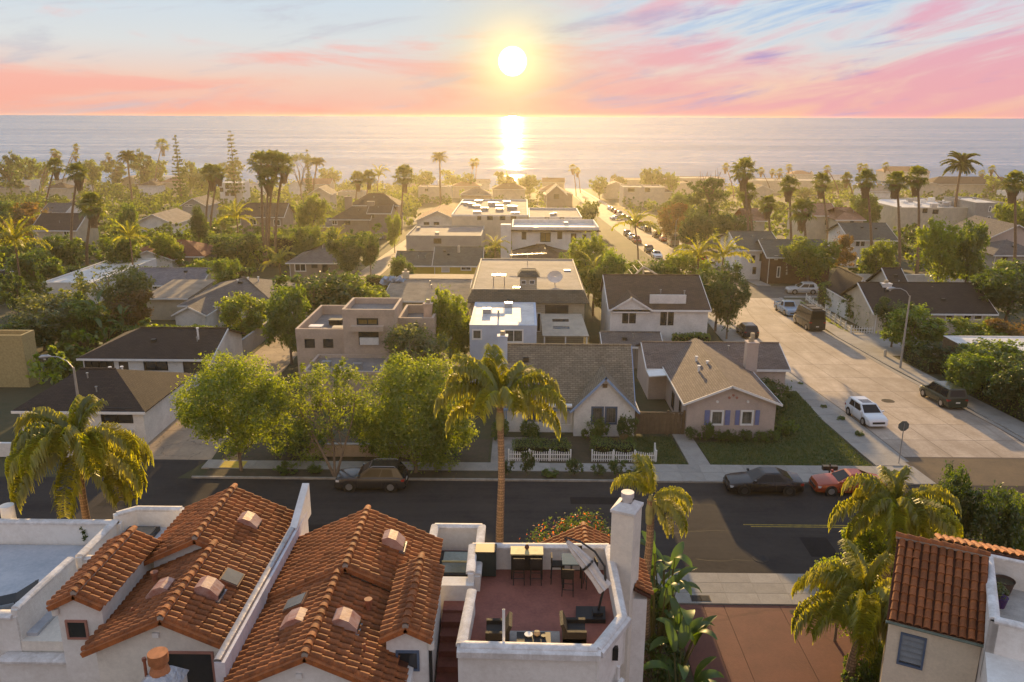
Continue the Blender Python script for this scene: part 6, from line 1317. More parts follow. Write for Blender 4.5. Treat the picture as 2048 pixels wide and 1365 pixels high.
for (p0, p1, p2, p3) in ((1074, 488, 1108, 486), (1074, 464, 1108, 462), (1074, 486, 1077, 464), (1105, 486, 1108, 464)): c0, c1 = D(p0, p1, y0-.3), D(p2, p3, y0-.3); MB().box(c0.x, c1.x, y0-.35, y0-.02, c0.z, c1.z).build('window_surround', W_WHITE, h)
x0, x1, y0, ze = HB(1025, 1140, 523, 2.8); house('low_house', 'low house with brown hipped roof in front of the white modern house', x0, x1, y0, y0+12, ze, 'hip', 2.0, W_CREAM, SH_BR, (), over=.5)
h = hb('hip_house', 'small taupe house with grey hipped roof beside the clipped trees', 578, 690, 523, 2.9, 10, 'hip', 2.1, W_TAUPE, SH_GR, [(590, 528, 611, 543, 'w'), (624, 528, 634, 536, 'd'), (645, 528, 655, 545, 'd')], over=.5, il=6.5)
# taupe two-storey group left of the alley
x0, x1, y0, ze = HB(663, 738, 437, 5.2); h = house('taupe_house', 'large taupe two-storey house with stepped brown roofs and two chimneys', x0, x1, y0, y0+9, ze, 'hip', 2.4, W_TAUPE, SH_BR, [(664, 441, 674, 450, 'w'), (690, 441, 700, 450, 'd')], over=.5, ir=.0)
house('', '', x1-.3, x1+5, y0+1, y0+10, ze+1.3, 'gx', 1.6, W_TAUPE, SH_BR, [(742, 428, 748, 436, 'd')], root=h, pname='upper_', over=.4)
house('', '', x0-5, x0, y0-1, y0+7, ze-2, 'shed', 1.2, W_TAUPE, SH_GR, [(640, 450, 656, 456, 'd')], root=h, pname='wing_', over=.4)
x2, x3, y2, z2 = HB(700, 795, 409, 7.5); house('', '', x2, x3, y2, y2+9, z2, 'hip', 2.5, W_TAUPE, SH_BR, [(776, 413, 782, 420, 'd'), (760, 413, 766, 420, 'd')], root=h, pname='rear_', over=.5)
a = D(742, 412, y0+5); chimney(h, a.x, y0+5, ze, a.z+1, 1.8, 1., W_TAUPE, False); a = D(697, 402, y0+9); chimney(h, a.x, y0+9, ze, a.z+1, 1.8, 1., W_TAUPE, False)
x0, x1, y0, ze = HB(480, 565, 432, 5.); h = house('taupe_house', 'taupe house with brown roof behind the cluster of tall fan palms', x0, x1, y0, y0+10, ze, 'gx', 2.8, W_TAUPE, SH_BR, [(500, 437, 512, 450, 'w'), (548, 440, 560, 452, 'w')], over=.5)
h = hb('modern_house', 'white boxy three-storey house left of the tall fan palms', 438, 484, 366, 9.5, 9, 'flat', 0, W_WHITE, FLATW, [(451, 371, 457, 378, 'd'), (440, 376, 446, 384, 'd'), (451, 384, 457, 392, 'd'), (462, 384, 472, 392, 'd')], parap=.2)
h = hb('long_house', 'long low house with lavender-grey roof and white-framed doors', 264, 398, 567, 2.8, 7.5, 'gx', 1.5, W_CREAM, shingle('lavender_grey_shingles', (.27, .245, .25)), [(305, 570, 314, 579, 'w'), (328, 570, 341, 583, 'w'), (344, 570, 355, 583, 'w'), (371, 571, 383, 584, 'w'), (384, 571, 396, 584, 'w')], over=.5)
h = hb('hip_house', 'broad grey-brown hipped house above the second bungalow', 368, 548, 607, 3., 13, 'hip', 2.0, W_WHITE, SH_GR, (), over=.6, il=5.5, ir=6)
x0, x1, y0, ze = HB(368, 548, 607, 3.); house('', '', x0+.5, x0+4.0, y0-4, y0+1, ze-.35, 'gy', .9, W_WHITE, SH_GR, (), root=h, pname='porch_', over=.3); roof_bits(h, [(x1-5, y0+6, .4), (x1-6, y0+5, .3), (x1-4, y0+7, .3)], ze+1.6)
hb('shed_house', 'small house with peach flat roof and white edge beside the hedge', 292, 372, 596, 2.9, 9, 'shed', .5, W_CREAM, FLATB, (), over=.4)
x0, x1, y0, ze = HB(248, 405, 510, 3.); h = house('red_roof_house', 'low house with dull red roof and white gable between hedges', x0, x1, y0, y0+10, ze, 'hip', 1.9, W_TAUPE, RTILE, [(388, 512, 398, 520, 'w')], over=.5)
house('', '', x0+1.5, x0+9.5, y0-2.5, y0+4, ze-.3, 'gy', 1.5, W_WHITE, RTILE, (), root=h, pname='front_', over=.4)
hb('gable_house', 'cream gabled house with brown roof among trees at the far left', 66, 150, 458, 5.5, 9, 'gx', 2.6, W_CREAM, SH_BR, [(128, 463, 138, 471, 'w')], over=.5)
x0, x1, y0, ze = HB(84, 186, 566, 3.); house('flat_house', 'long pale flat-roofed house below the parked cars at the left', x0, x1, y0, y0+20, ze, 'flat', 0, W_WHITE, FLATW, (), parap=.15)
hb('gable_house', 'small white house with blue-grey roof and white chimneys, far left', 84, 130, 424, 6., 8, 'gx', 1.8, W_WHITE, SH_GR, (), over=.4)
hb('white_box_house', 'white square house half hidden at the far left', 24, 60, 361, 7., 9, 'flat', 0, W_WHITE, FLATW, (), parap=.2)
hb('gable_house', 'low pale house with shallow gable right of the rounded trees', 270, 345, 446, 3.6, 14, 'gy', 2.2, W_WHITE, FLATB, [(288, 442, 293, 446, 'd')], over=.6)
hb('gable_house', 'grey gabled house with small window behind a round tree', 364, 410, 410, 6.5, 10, 'gy', 1.9, W_GREY, SH_GR, [(370, 407, 377, 413, 'w'), (378, 407, 384, 413, 'w')], over=.5)
hb('flat_building', 'long white flat building far behind the rounded trees', 322, 398, 353, 6., 8, 'flat', 0, W_WHITE, FLATW, (), parap=.2, cat='building')
hb('white_house', 'tiny white-gabled house right of the tall fan palm cluster', 577, 606, 371, 6., 9, 'gy', 2., W_WHITE, SH_GR, (), over=.4)
hb('tan_house', 'tan house with chimney right of the tall fan palm cluster', 602, 660, 368, 6.5, 10, 'gx', 2.2, W_CREAM, PTILE, [(612, 371, 620, 377, 'd')], over=.5)
hb('grey_house', 'grey gabled house behind the taupe two-storey house', 618, 660, 388, 7., 10, 'gy', 2.4, W_CREAM, SH_GR, [(632, 388, 640, 394, 'd')], over=.5)
hb('tan_house', 'pale house with white wall left of the round-topped alley tree', 836, 900, 374, 7., 10, 'flat', 0, W_CREAM, FLATB, [(850, 378, 856, 383, 'd')], parap=.3)
hb('tan_house', 'orange-roofed house glowing under the sun glitter', 905, 960, 372, 6., 10, 'hip', 2., W_CREAM, PTILE, (), over=.5)
hb('tan_house', 'tan hip-roofed house right of the sun glitter', 985, 1050, 378, 6., 10, 'hip', 2., W_CREAM, SH_BR, (), over=.5)
hb('gable_house', 'grey-tan gabled house beside the street that leads to the sea', 1094, 1132, 388, 7., 11, 'gy', 3., W_TAUPE, SH_GR, [(1108, 389, 1118, 398, 'd')], over=.5)
# right of the street to the sea
h = hb('white_building', 'white flat building with dark window beyond the parked cars', 1247, 1330, 375, 8., 14, 'flat', 0, W_CREAM, FLATG, [(1256, 375, 1269, 384, 'd'), (1290, 376, 1300, 384, 'd')], parap=.4, cat='building')
hb('hip_house', 'cream house with dark hipped roof beyond the parked cars', 1285, 1343, 383, 6., 11, 'hip', 2.4, W_CREAM, SH_BR, [(1297, 386, 1303, 392, 'd'), (1320, 386, 1326, 392, 'd')], over=.6)
hb('flat_building', 'long beige flat-roofed block near the shore', 1225, 1335, 360, 7.5, 14, 'flat', 0, W_CREAM, FLATB, (), parap=.3, cat='building')
hb('flat_building', 'pale terraced building near the shore left of the dark pine', 1336, 1450, 357, 8., 16, 'flat', 0, W_GREY, FLATG, [(1345, 362, 1355, 368, 'd'), (1365, 362, 1375, 368, 'd')], parap=.3, cat='building')
hb('flat_building', 'long low building with grey roof behind the right-hand fan palms', 1505, 1640, 362, 7., 20, 'flat', 0, W_CREAM, FLATG, [(1560, 365, 1572, 371, 'd')], parap=.3, cat='building')
# apartment with number
x0, x1, y0, ze = HB(1484, 1560, 498, 5.3); h = house('apartment_house', 'pale two-storey apartment house with grey-green roof behind tall fan palms', x0, x1, y0, y0+15, ze, 'gx', 1.9, W_WHITE, SH_GN, [(1503, 512, 1510, 526, 'd'), (1519, 508, 1526, 522, 'd'), (1505, 535, 1512, 548, 'd')], over=.6)
x0, x1, y0, ze = HB(1538, 1600, 512, 4.6); bk = house('apartment_house', 'brown brick apartment house with white house number on its corner', x0, x1+5, y0, y0+10, ze, 'gx', 1.9, W_BRICK, SH_GN, [(1549, 508, 1556, 520, 'w'), (1553, 534, 1561, 555, 'w')], over=.5)
def text_obj(txt, name, loc, size, m_, parent, ext=.01):
    c = bpy.data.curves.new(name, 'FONT'); c.body = txt; c.size = size; c.extrude = ext; c.align_x = 'CENTER'; c.materials.append(m_)
    t_ = bpy.data.objects.new('tmp', c); COL.objects.link(t_); dg = bpy.context.evaluated_depsgraph_get(); me = bpy.data.meshes.new_from_object(t_.evaluated_get(dg)); bpy.data.objects.remove(t_)
    me.materials.clear(); me.materials.append(m_); o_ = bpy.data.objects.new(name, me); o_.rotation_euler = (R(90), 0, 0); o_.location = Vector(loc)-parent.location; link(o_, parent); return o_
for i, ch_ in enumerate('7448'): a = D(1573, 531+i*6.3, y0-.03); text_obj(ch_, 'house_number_digit', (a.x, y0-.03, a.z), .62, WHITE, bk)
h = hb('tile_house', 'peach-tiled house between the tall fan palms', 1674, 1727, 438, 7., 10, 'hip', 2., W_CREAM, PTILE, [(1700, 442, 1708, 450, 'd')], over=.5)
h = hb('tile_house', 'cream house with peach tiled roof and arch behind the broad low fan palm', 1610, 1676, 430, 7.5, 12, 'gx', 2., W_CREAM, PTILE, [(1650, 440, 1657, 450, 'd')], over=.5)
hb('tile_house', 'low cream house with pinkish tiles left of the broad low fan palm', 1495, 1530, 440, 6.5, 10, 'hip', 2., W_CREAM, PTILE, (), over=.5)
hb('grey_house', 'long grey-roofed house behind the middle fan palms', 1704, 1790, 478, 5.5, 12, 'gx', 2.2, W_WHITE, SH_GN, [(1712, 483, 1719, 492, 'd'), (1722, 483, 1729, 492, 'd')], over=.6)
h = hb('long_building', 'long cream building with white cluttered flat roof at the right', 1795, 1950, 416, 8., 26, 'flat', 0, W_CREAM, FLATW, [(1845, 418, 1855, 426, 'd'), (1865, 420, 1877, 428, 'd'), (1935, 432, 1945, 440, 'd')], parap=.35, cat='building')
x0, x1, y0, ze = HB(1795, 1950, 416, 8.)
for i in range(18): xx, yy = rg.uniform(x0+8, x1-1), rg.uniform(y0+3, y0+22); MB().box(xx-.7, xx+.7, yy-.6, yy+.6, ze-.4, ze+rg.uniform(.2, .8)).build('roof_unit', WHITE if i % 2 else METALG, h)
hb('corner_block', 'grey-green block with two narrow windows at the right', 1952, 2012, 406, 9.5, 16, 'flat', 0, W_GREY, FLATW, [(1977, 413, 1983, 424, 'w'), (1974, 433, 1981, 446, 'w')], parap=.3, cat='building')
h = hb('gable_building', 'pinkish building with a round window at the right edge', 1972, 2090, 478, 6., 14, 'gy', 2.6, W_PINK, SH_GR, (), over=.4, cat='building')
hb('gable_house', 'grey-roofed house below the round-window building', 1990, 2090, 508, 4., 9, 'hip', 1.8, W_GREY, SH_GR, [(2005, 512, 2015, 520, 'd')], over=.5)
hb('tile_house', 'wide salmon-roofed villa near the shore at the right', 1768, 1860, 343, 7., 14, 'hip', 3.2, W_CREAM, PTILE, [(1785, 346, 1793, 351, 'd')], over=.7)
hb('tile_house', 'long brown-roofed villa near the shore behind the date palm', 1862, 2048, 368, 6.5, 16, 'hip', 3.2, W_CREAM, SH_BR, [(1975, 372, 1990, 378, 'w'), (1995, 372, 2010, 378, 'w')], over=.7)
hb('gable_house', 'tan-roofed house near the shore left of the salmon villa', 1582, 1626, 348, 6., 12, 'hip', 2., W_CREAM, PTILE, (), over=.6)
hb('blue_roof_house', 'blue-roofed house near the shore left of the salmon villa', 1630, 1692, 349, 6., 12, 'gx', 2.2, W_WHITE, mat('blue_metal_roof', (.22, .36, .52), .5, .1, 1), (), over=.6)
# dark-roofed cottage on the side street
x0, x1, y0, ze = HB(1752, 1985, 622, 2.9); h = house('garden_cottage', 'cream cottage with long dark roof and white chimneys behind the side-street hedge', x0, x1, y0, y0+10, ze, 'gx', 2.4, W_CREAM, SH_DK, [(1890, 629, 1908, 641, 'w'), (1926, 628, 1945, 640, 'w'), (1947, 628, 1966, 640, 'w')], over=.5)
house('', '', *HB(1700, 1742, 592, 3.2)[:2], HB(1700, 1742, 592, 3.2)[2], HB(1700, 1742, 592, 3.2)[2]+8, HB(1700, 1742, 592, 3.2)[3], 'gy', 2.4, W_WHITE, SH_DK, [(1712, 580, 1720, 587, 'd')], root=h, pname='gable_', over=.3)
house('', '', x0+6, x1-6, y0+8, y0+17, ze+.3, 'gx', 2.6, W_CREAM, SH_DK, (), root=h, pname='rear_', over=.4)
for px, pt, pb in ((1772, 568, 594), (1862, 580, 596)): a = D(px, pt, y0+4.5); chimney(h, a.x, y0+4.5, ze, a.z, 1.1, .9, W_WHITE)
x0, x1, y0, ze = HB(1962, 2120, 712, 2.9); house('carport', 'white flat-roofed carport at the right edge', x0, x1+4, y0, y0+7, ze, 'flat', 0, WOOD, FLATW, (), parap=.02, cat='carport', trim=W_WHITE)
tw_ = thing('terrace_wall', 'stepped white garden walls right of the garden cottage', 'wall', (70, 112, T(112)))
for i in range(4): a, b = D(1925, 582+i*7, 112-i*2), D(1965, 582+i*7, 112-i*2); MB().box(a.x, b.x+1, 112-i*2, 112.3-i*2, a.z-1.6, a.z).build('wall', W_WHITE, tw_)
w2 = thing('parking_wall', 'long white parking wall behind the two round street trees', 'wall', (64, 128.8, T(129))); MB().box(52, 75, 128.8, 129.1, T(129)-.3, T(129)+2.0).build('wall', W_WHITE, w2)
w3 = thing('yard_fence', 'pale fence in front of the brick apartment house', 'fence', (37.5, 127, T(127))); MB().box(34.5, 34.7, 128.8, 140, T(140)-.2, T(128)+1.2).build('panel', W_TAUPE, w3)
# tiny houses that read only as pale roofs near the shore
ORD = 'first second third fourth fifth sixth seventh eighth ninth tenth eleventh twelfth thirteenth fourteenth fifteenth sixteenth seventeenth eighteenth nineteenth twentieth twenty-first twenty-second twenty-third twenty-fourth twenty-fifth twenty-sixth twenty-seventh twenty-eighth twenty-ninth thirtieth'.split()
def order_labels(things, fmt):
    """labels by place, counted from the left edge of the picture"""
    def px(o): d = Vector(o.location)-Vector((0, 0, CH)); return d.dot(CR)/d.dot(CF)
    for k, o in enumerate(sorted(things, key=px)): o['label'] = fmt % ORD[k]
rg = random.Random(21); n = 0; tiny = []
while n < 26:
    px = rg.uniform(10, 2040); Y = rg.uniform(330, 500); a = D(px, 400, Y)
    if 20 < a.x < 42 or any(abs(a.x-(q[0]+q[1])/2) < 12 and abs(Y-(q[2]+q[3])/2) < 14 for q in FOOT): continue
    w_ = rg.uniform(8, 14); ze = T(Y)+rg.uniform(4.5, 6.5); n += 1
    tiny.append(house('distant_house', 'small pale house among distant trees near the shore', a.x-w_/2, a.x+w_/2, Y, Y+9, ze, rg.choice(('gx', 'hip', 'gy', 'flat')), 2.0, rg.choice((W_WHITE, W_CREAM, W_TAUPE, W_CREAM)), rg.choice((SH_BR, PTILE, SH_GR, FLATB)), (), over=.4, group='distant houses near the shore'))
order_labels(tiny, 'tiny distant house near the shore, %s of these from the left')
# ------------------------------------------------------------------ street furniture
def lamp_post(label, base, h, arm, az, rz=0):
    o = thing('street_lamp', label, 'street lamp', base, az, 'cobra-head street lamps'); MB().tube([(0, 0, 0), (0, 0, h*.5), (0, 0, h)], [.12, .10, .075], 10).build('pole', mat('concrete_pole', (.36, .33, .29), .8, .15, 3), o, True, local=True)
    MB().tube([(0, 0, h-.1), (-arm*.25, 0, h+.45), (-arm*.6, 0, h+.75), (-arm, 0, h+.78)], .035, 8).build('arm', METALG, o, True, local=True)
    hd = MB().tube([(-arm+.15, 0, h+.78), (-arm-.1, 0, h+.79), (-arm-.5, 0, h+.74), (-arm-.72, 0, h+.70)], [.05, .13, .16, .06], 12); hd.build('lamp_head', METALG, o, True, local=True)
    MB().tube([(-arm-.35, 0, h+.66), (-arm-.35, 0, h+.52)], [.12, .06], 10).build('lens', LAMPC, o, True, local=True)
q = G(1800, 738); zt = D(1815, 592, q.y).z; lamp_post('tall street lamp on the right pavement of the side street', tuple(q), zt-q.z, 1.75, R(4))
yl_ = 53.9; a = D(147, 735, yl_); lamp_post('street lamp behind the left palm, in front of the first bungalow', (a.x, yl_, 0), a.z, 1.6, 0)
a = D(1480, 490, 176); lamp_post('distant street lamp beside the street to the sea', (D(1350, 487, 176).x, 176, T(176)), 7, 2.2, math.pi)
o = thing('stop_sign', 'back of an octagonal stop sign at the street corner', 'road sign', (*G(1797, 930)[:2], 0)); zt = D(1806, 853, G(1797, 930).y).z; MB().cyl((0, 0), .035, 0, zt+.2, 8).build('post', METALG, o, local=True)
oc = MB(); k = 8; oc.v = [(.40*math.cos(R(22.5+45*i)), d, zt+.40*math.sin(R(22.5+45*i))) for d in (.04, .06) for i in range(8)]; oc.f = [tuple(reversed(range(8))), tuple(range(8, 16))]+[(i, (i+1) % 8, 8+(i+1) % 8, 8+i) for i in range(8)]; oc.f = [tuple(reversed(f)) for f in oc.f]; oc.build('sign_plate', mat('sign_back', (.16, .18, .17), .5, .1, 4, metal=.4), o, local=True)
o = thing('utility_marker', 'short pale marker post on the right pavement', 'bollard', tuple(G(1769, 715)), 0); MB().cyl((0, 0), .16, 0, .75, 12).build('post', W_CREAM, o, True, local=True); MB().tube([(0, 0, .75), (0, 0, .85)], [.19, .08], 12).build('cap', W_CREAM, o, True, local=True)
# cars along the street to the sea and in the lot at the left
FC = [('white_car_paint', (.72, .72, .72)), ('silver_paint', (.5, .49, .47)), ('black_paint', (.018, .014, .015)), ('graphite_paint', (.035, .035, .04)), ('red_car_paint', (.35, .03, .02))]
rg = random.Random(9); WORD = {'white_car_paint': 'white', 'silver_paint': 'silver', 'black_paint': 'black', 'graphite_paint': 'dark grey', 'red_car_paint': 'red'}
i = 0; y = 150.; nn_ = 0
while y < 330:
    pn, pc = FC[(i*3+1) % 5]; kd = ('hatch', 'suv', 'sedan', 'minivan')[i % 4]
    if not (212 < y < 225) and abs(y-190) > 6: nn_ += 1; car('distant_car', '%s %s on the right of the sea street, %s up from the junction' % (WORD[pn], kd if kd != 'suv' else 'SUV', ORD[nn_-1]), kd, pn, pc, (35.0-.004*(y-150), y, T(y)+.02), R(90), rim=RIM, group='cars on the right of the sea street', detail=False)
    y += 7.0+rg.random()*3.5+(y > 240)*3; i += 1
for j, y in enumerate((166, 176, 196, 205, 214)): pn, pc = FC[(j*2) % 5]; car('distant_car', '%s car parked on the left of the sea street, %s up from the junction' % (WORD[pn], ORD[j]), ('sedan', 'hatch', 'suv')[j % 3], pn, pc, (27.6, y, T(y)+.02), R(-90), group='cars on the left of the sea street', detail=False)
q = G(1222, 440); car('distant_car', 'white car turning across the middle of the street to the sea', 'sedan', 'white_car_paint', FC[0][1], (q.x+2, q.y, q.z+.02), R(10), detail=False)
q = G(1372, 500); car('delivery_van', 'tan box van parked along the street to the sea', 'van', 'tan_paint', (.33, .27, .17), (35.2, 190, T(190)+.02), R(90), 'van', detail=False)
for (px, py, lab, pn, rz) in ((92, 535, 'silver SUV nearest the cypress in the lot at the left', 1, 30), (130, 524, 'white car at the right end of the lot at the left', 0, 25), (40, 552, 'white van-like car left of the cypress in the lot at the left', 0, 35), (12, 560, 'dark car at the left edge of the lot', 2, 35)):
    q = G(px, py); car('parked_car', lab, 'minivan' if 'van' in lab else 'suv', *FC[pn], (q.x, q.y, q.z+.02), R(rz), detail=False)
q = G(770, 478); car('parked_car', 'white car parked beside the alley under the clipped tree', 'hatch', *FC[0], (q.x-1, q.y, q.z+.02), R(80), detail=False)
q = G(1720, 575)
# ------------------------------------------------------------------ trees and palms where the photograph shows them
def tat(key, label, px, ptop, Y, wpx, name='tree', cat='tree', group=None, zoff=0., squash=1., rz=None):
    """a tree whose top and width are read off at distance Y"""
    t_ = D(px, ptop, Y); dep = (Vector((t_.x, t_.y, t_.z-CH))).dot(CF); r = wpx/2*dep/FPX; zb = T(Y); h = max(1.2, t_.z-zb)/.95
    if key.startswith('bush') : pass
    o = tree(name, label, cat, key, (t_.x, Y, zb+zoff), h, r, rz, group); return o
# the three street trees, each with its own crown
def street_tree(label, base, lobes, n, size, m_, seed, limb, r=.11, inner=.45, sig=.15):
    o = thing('street_tree', label, 'tree', base, 0, 'street trees along the far kerb'); mb = MB()
    for pts, rr in limb: mb.tube(pts, rr, 7)
    mb.build('trunk', BARK, o, True, local=True)
    link(bpy.data.objects.new('crown', leaf_cloud('crown', lobes, n, size, seed, m_, .42, inner, 30, sig)), o)
b = G(483, 944); d = lambda px, py, Y: tuple(D(px, py, Y)-b)
def lob(px, py, Y, rpx, rz=None, b_=None):
    q = D(px, py, Y)-(b_ or b); dep = (Vector((0, 0, 0))+D(px, py, Y)-Vector((0, 0, CH))).dot(CF); r = rpx*dep/FPX; return (q.x, q.y, q.z, r, r, (rz or rpx)*dep/FPX)
street_tree('bright green street tree with a full round crown nearest the alley', b, [lob(460, 790, 52, 62), lob(405, 800, 51.5, 50), lob(500, 760, 52.5, 50), lob(440, 745, 53, 42), lob(510, 830, 51.5, 48), lob(420, 850, 51, 34), lob(545, 790, 52.5, 36), lob(385, 830, 52, 28), lob(470, 860, 52, 45)], 26000, .21, YELLOWG, 41,
    [([(0, 0, 0), d(478, 905, 51.8), d(470, 880, 51.9), d(455, 845, 52)], [.13, .10, .09, .06]), ([d(478, 905, 51.8), d(490, 860, 51.6), d(500, 800, 51.8)], [.08, .06, .02]), ([d(470, 880, 51.9), d(450, 860, 51.5), d(425, 835, 51.4)], [.06, .04, .02]), ([d(480, 910, 51.8), d(510, 880, 51.5), d(540, 860, 51.2)], [.05, .03, .015]), ([d(455, 845, 52), d(440, 790, 52.2)], [.05, .02])])
b = G(670, 956); d = lambda px, py, Y: tuple(D(px, py, Y)-b)
LB = [([(0, 0, 0), d(645, 905, 51.3), d(615, 850, 51.5), d(590, 800, 51.8)], [.11, .09, .06, .02]), ([(0, 0, 0), d(668, 900, 51.6), d(660, 840, 51.8), d(655, 770, 52)], [.10, .08, .05, .015]), ([(0.05, 0, 0), d(690, 890, 51.2), d(705, 840, 51.4), d(712, 780, 51.6)], [.10, .07, .05, .015])]
rgt = random.Random(5)
for i in range(16): x_, y_ = rgt.uniform(560, 720), rgt.uniform(740, 830); s_ = (rgt.uniform(620, 700), rgt.uniform(840, 900)); LB.append(([d(*s_, 51.4), d((x_+s_[0])/2+rgt.uniform(-8, 8), (y_+s_[1])/2, 51.4), d(x_, y_, 51.2+rgt.random())], [.035, .022, .010]))
street_tree('sparse street tree with bare grey branches showing', b, [lob(600, 790, 52, 45), lob(650, 770, 52, 48), lob(700, 775, 52, 42), lob(575, 830, 51.5, 38), lob(640, 840, 51.5, 45), lob(620, 745, 52.5, 22), lob(690, 740, 52.5, 22), lob(700, 830, 51.5, 38), lob(560, 870, 52.3, 40), lob(615, 890, 53, 44)], 11000, .20, YELLOWG, 42, LB, inner=.55, sig=.12)
b = G(832, 948); d = lambda px, py, Y: tuple(D(px, py, Y)-b)
street_tree('dense drooping street tree left of the tall palm', b, [lob(830, 800, 53, 80), lob(760, 810, 52.5, 52), lob(895, 810, 52.5, 52), lob(800, 755, 53.5, 45), lob(870, 760, 53.5, 45), lob(780, 870, 52, 48), lob(850, 880, 52, 55), lob(910, 860, 52, 40), lob(735, 850, 52.5, 36), lob(830, 850, 51.6, 60), lob(935, 800, 53, 26), lob(885, 905, 52, 34)], 36000, .21, YELLOWG, 43, [([(0, 0, 0), d(830, 900, 52), d(828, 830, 52.5)], [.15, .12, .05]), ([d(832, 930, 51.9), d(800, 890, 51.6), d(780, 850, 51.6)], [.08, .05, .02]), ([d(832, 925, 51.9), d(870, 890, 51.6), d(890, 850, 51.8)], [.08, .05, .02])])
# shrubs under them
for i, (px, py, k, w, lab) in enumerate(((560, 938, 'bushd', 1.6, 'dark shrub under the first street tree'), (600, 935, 'bushd', 1.7, 'dark shrub between the first two street trees'), (735, 930, 'bush', 1.5, 'shrub between the sparse and the dense street tree'), (905, 925, 'bushd', 1.3, 'small shrub at the right foot of the dense street tree'))):
    q = G(px, py); tree('shrub', lab, 'shrub', k, (q.x, 54.6, .05), 2.4+.2*i, w)
for i, (px, key, hh, rr, lab) in enumerate(((575, 'bush', .9, .9, 'low plant in the kerbside bed left of the SUV'), (630, 'bush', .8, .7, 'strappy plant in the kerbside bed nearest the SUV bonnet'), (1015, 'bushd', 1.3, .55, 'dark shrub in the kerbside bed left of the bare rose bush'), (1053, 'bushd', 1.9, .65, 'tall rose bush in the kerbside bed before the left picket fence'), (1147, 'bushd', 1.35, .75, 'rounded shrub in the kerbside bed before the fence gap'), (1195, 'bushd', .9, .6, 'small shrub in the kerbside bed right of the fence gap'), (1232, 'bushd', 1.5, .75, 'dark bush before the right picket fence'), (1270, 'bush', 1.0, .8, 'low bush at the right end of the kerbside bed'), (1100, 'bush', .55, .8, 'flat ground plants in the middle of the kerbside bed'))):
    q = G(px, 948); tree('shrub', lab, 'shrub', key, (q.x, 51.5, .1), hh, rr)
hedge('clipped_hedge', 'clipped hedge behind the left picket fence', -.6, 3.5, 54.5, 56.3, .95, OLIVE, 120, .12, 3); hedge('clipped_hedge', 'clipped hedge block behind the right picket fence', 5.2, 8.3, 54.6, 56.4, 1.05, OLIVE, 120, .12, 4)
for (px, py, key, hh, rr, lab, Y) in ((1190, 870, 'bush', 2.2, 1.2, 'rounded bush under the cottage gable window', 57.9), (1255, 860, 'bushd', 2.6, 1.0, 'tall bush at the right corner of the cottage', 57.6), (1060, 860, 'bush', 1.8, 1.1, 'bush left of the cottage porch', 58.3), (1000, 860, 'bush', 1.7, 1.0, 'bush at the left end of the cottage', 58.3), (1240, 905, 'rust', 1.3, .8, 'reddish flowering clump inside the picket corner', 55.9)):
    tree('shrub', lab, 'shrub', key, (D(px, py, Y).x, Y, .05), hh, rr)
for i, (px, hh, rr, key) in enumerate(((1383, 1.25, .62, 'bushd'), (1413, 1.75, .75, 'bush'), (1440, 1.0, .7, 'bush'), (1463, 1.0, .75, 'bush'), (1490, 1.0, .75, 'bush'), (1520, .9, .7, 'bush'), (1545, 1.0, .8, 'bush'))):
    tree('shrub', ('dark clipped ball shrub at the left corner of the corner house', 'taller flowering shrub left of the shuttered windows', 'low shrub under the left shuttered window', 'low shrub between the shuttered windows', 'low shrub under the right shuttered window', 'low shrub right of the shuttered windows', 'low shrub at the right corner of the corner house')[i], 'shrub', key, (D(px, 870, 58.1).x, 58.1, .05), hh, rr)
tree('shrub', 'large dark rounded bush at the rear of the corner house', 'shrub', 'bushd', (21.6, 66.3, 0), 2.6, 2.0); tree('shrub', 'dark rounded bush beside the corner house wall', 'shrub', 'bushd', (20.7, 62.6, 0), 2.5, 1.1); tree('shrub', 'yellowish shrub at the front corner of the corner lawn', 'shrub', 'bush', (20.6, 59.6, 0), 1.5, 1.1)
for i, (px, py) in enumerate(((1600, 770), (1647, 818), (1681, 842), (1719, 873))): q = G(px, py); tree('weed_tuft', ('first small weed tuft furthest up the side-street kerb', 'second weed tuft up the side-street kerb', 'leafy weed tuft beside the white hatchback', 'weed tuft nearest the stop sign on the side-street kerb')[i], 'weed', 'bush', tuple(q), .35+.06*i, .35+.05*i)
# --- tall queen palm in the middle
b = Vector((-.98, 34.95, 0)); h = D(1003, 815, 34.95).z
palm('queen_palm', 'tall queen palm with golden drooping fronds standing before the cottage', 'queen', b, h, (.03, 0), 1, fr=[(180, 1, .98), (172, 2, .88), (0, 1, 1.0), (-10, 2, .92), (120, 0, 1.15), (150, 0, 1.1), (60, 0, 1.15), (200, 3, 1.1), (250, 0, .95), (-70, 0, .95), (100, 3, 1.25), (170, 3, 1.2), (20, 0, 1.1)])
o2 = D(1302, 1000, 31.2); palm('queen_palm', 'slender queen palm beside the white chimney', 'queen', (5.5, 31.2, 0), o2.z, (o2.x-5.5, 0), 2, fr=[(160, 0, .66), (120, 3, .72), (-25, 1, .56), (-45, 2, .62), (15, 2, .55), (140, 0, .6), (95, 3, .75), (-60, 4, .55)])
o3 = D(1792, 1022, 36.0); palm('queen_palm', 'queen palm beyond the tiled house at the lower right', 'queen', (o3.x, 36.0, 0), o3.z, (0, 0), 3, scale=.90, nf=24)
o4 = D(1718, 1205, 29.2); palm('queen_palm', 'queen palm with thick trunk left of the louvred window', 'queen', (D(1700, 1340, 29.2).x, 29.2, 0), o4.z, (.25, 0), 4, scale=.95, nf=24)
o5 = D(152, 895, 34.6); palm('queen_palm', 'large queen palm with hanging fronds behind the white sun deck', 'queen', (o5.x, 34.6, 0), o5.z, (0, 0), 5, scale=1.08, nf=26)
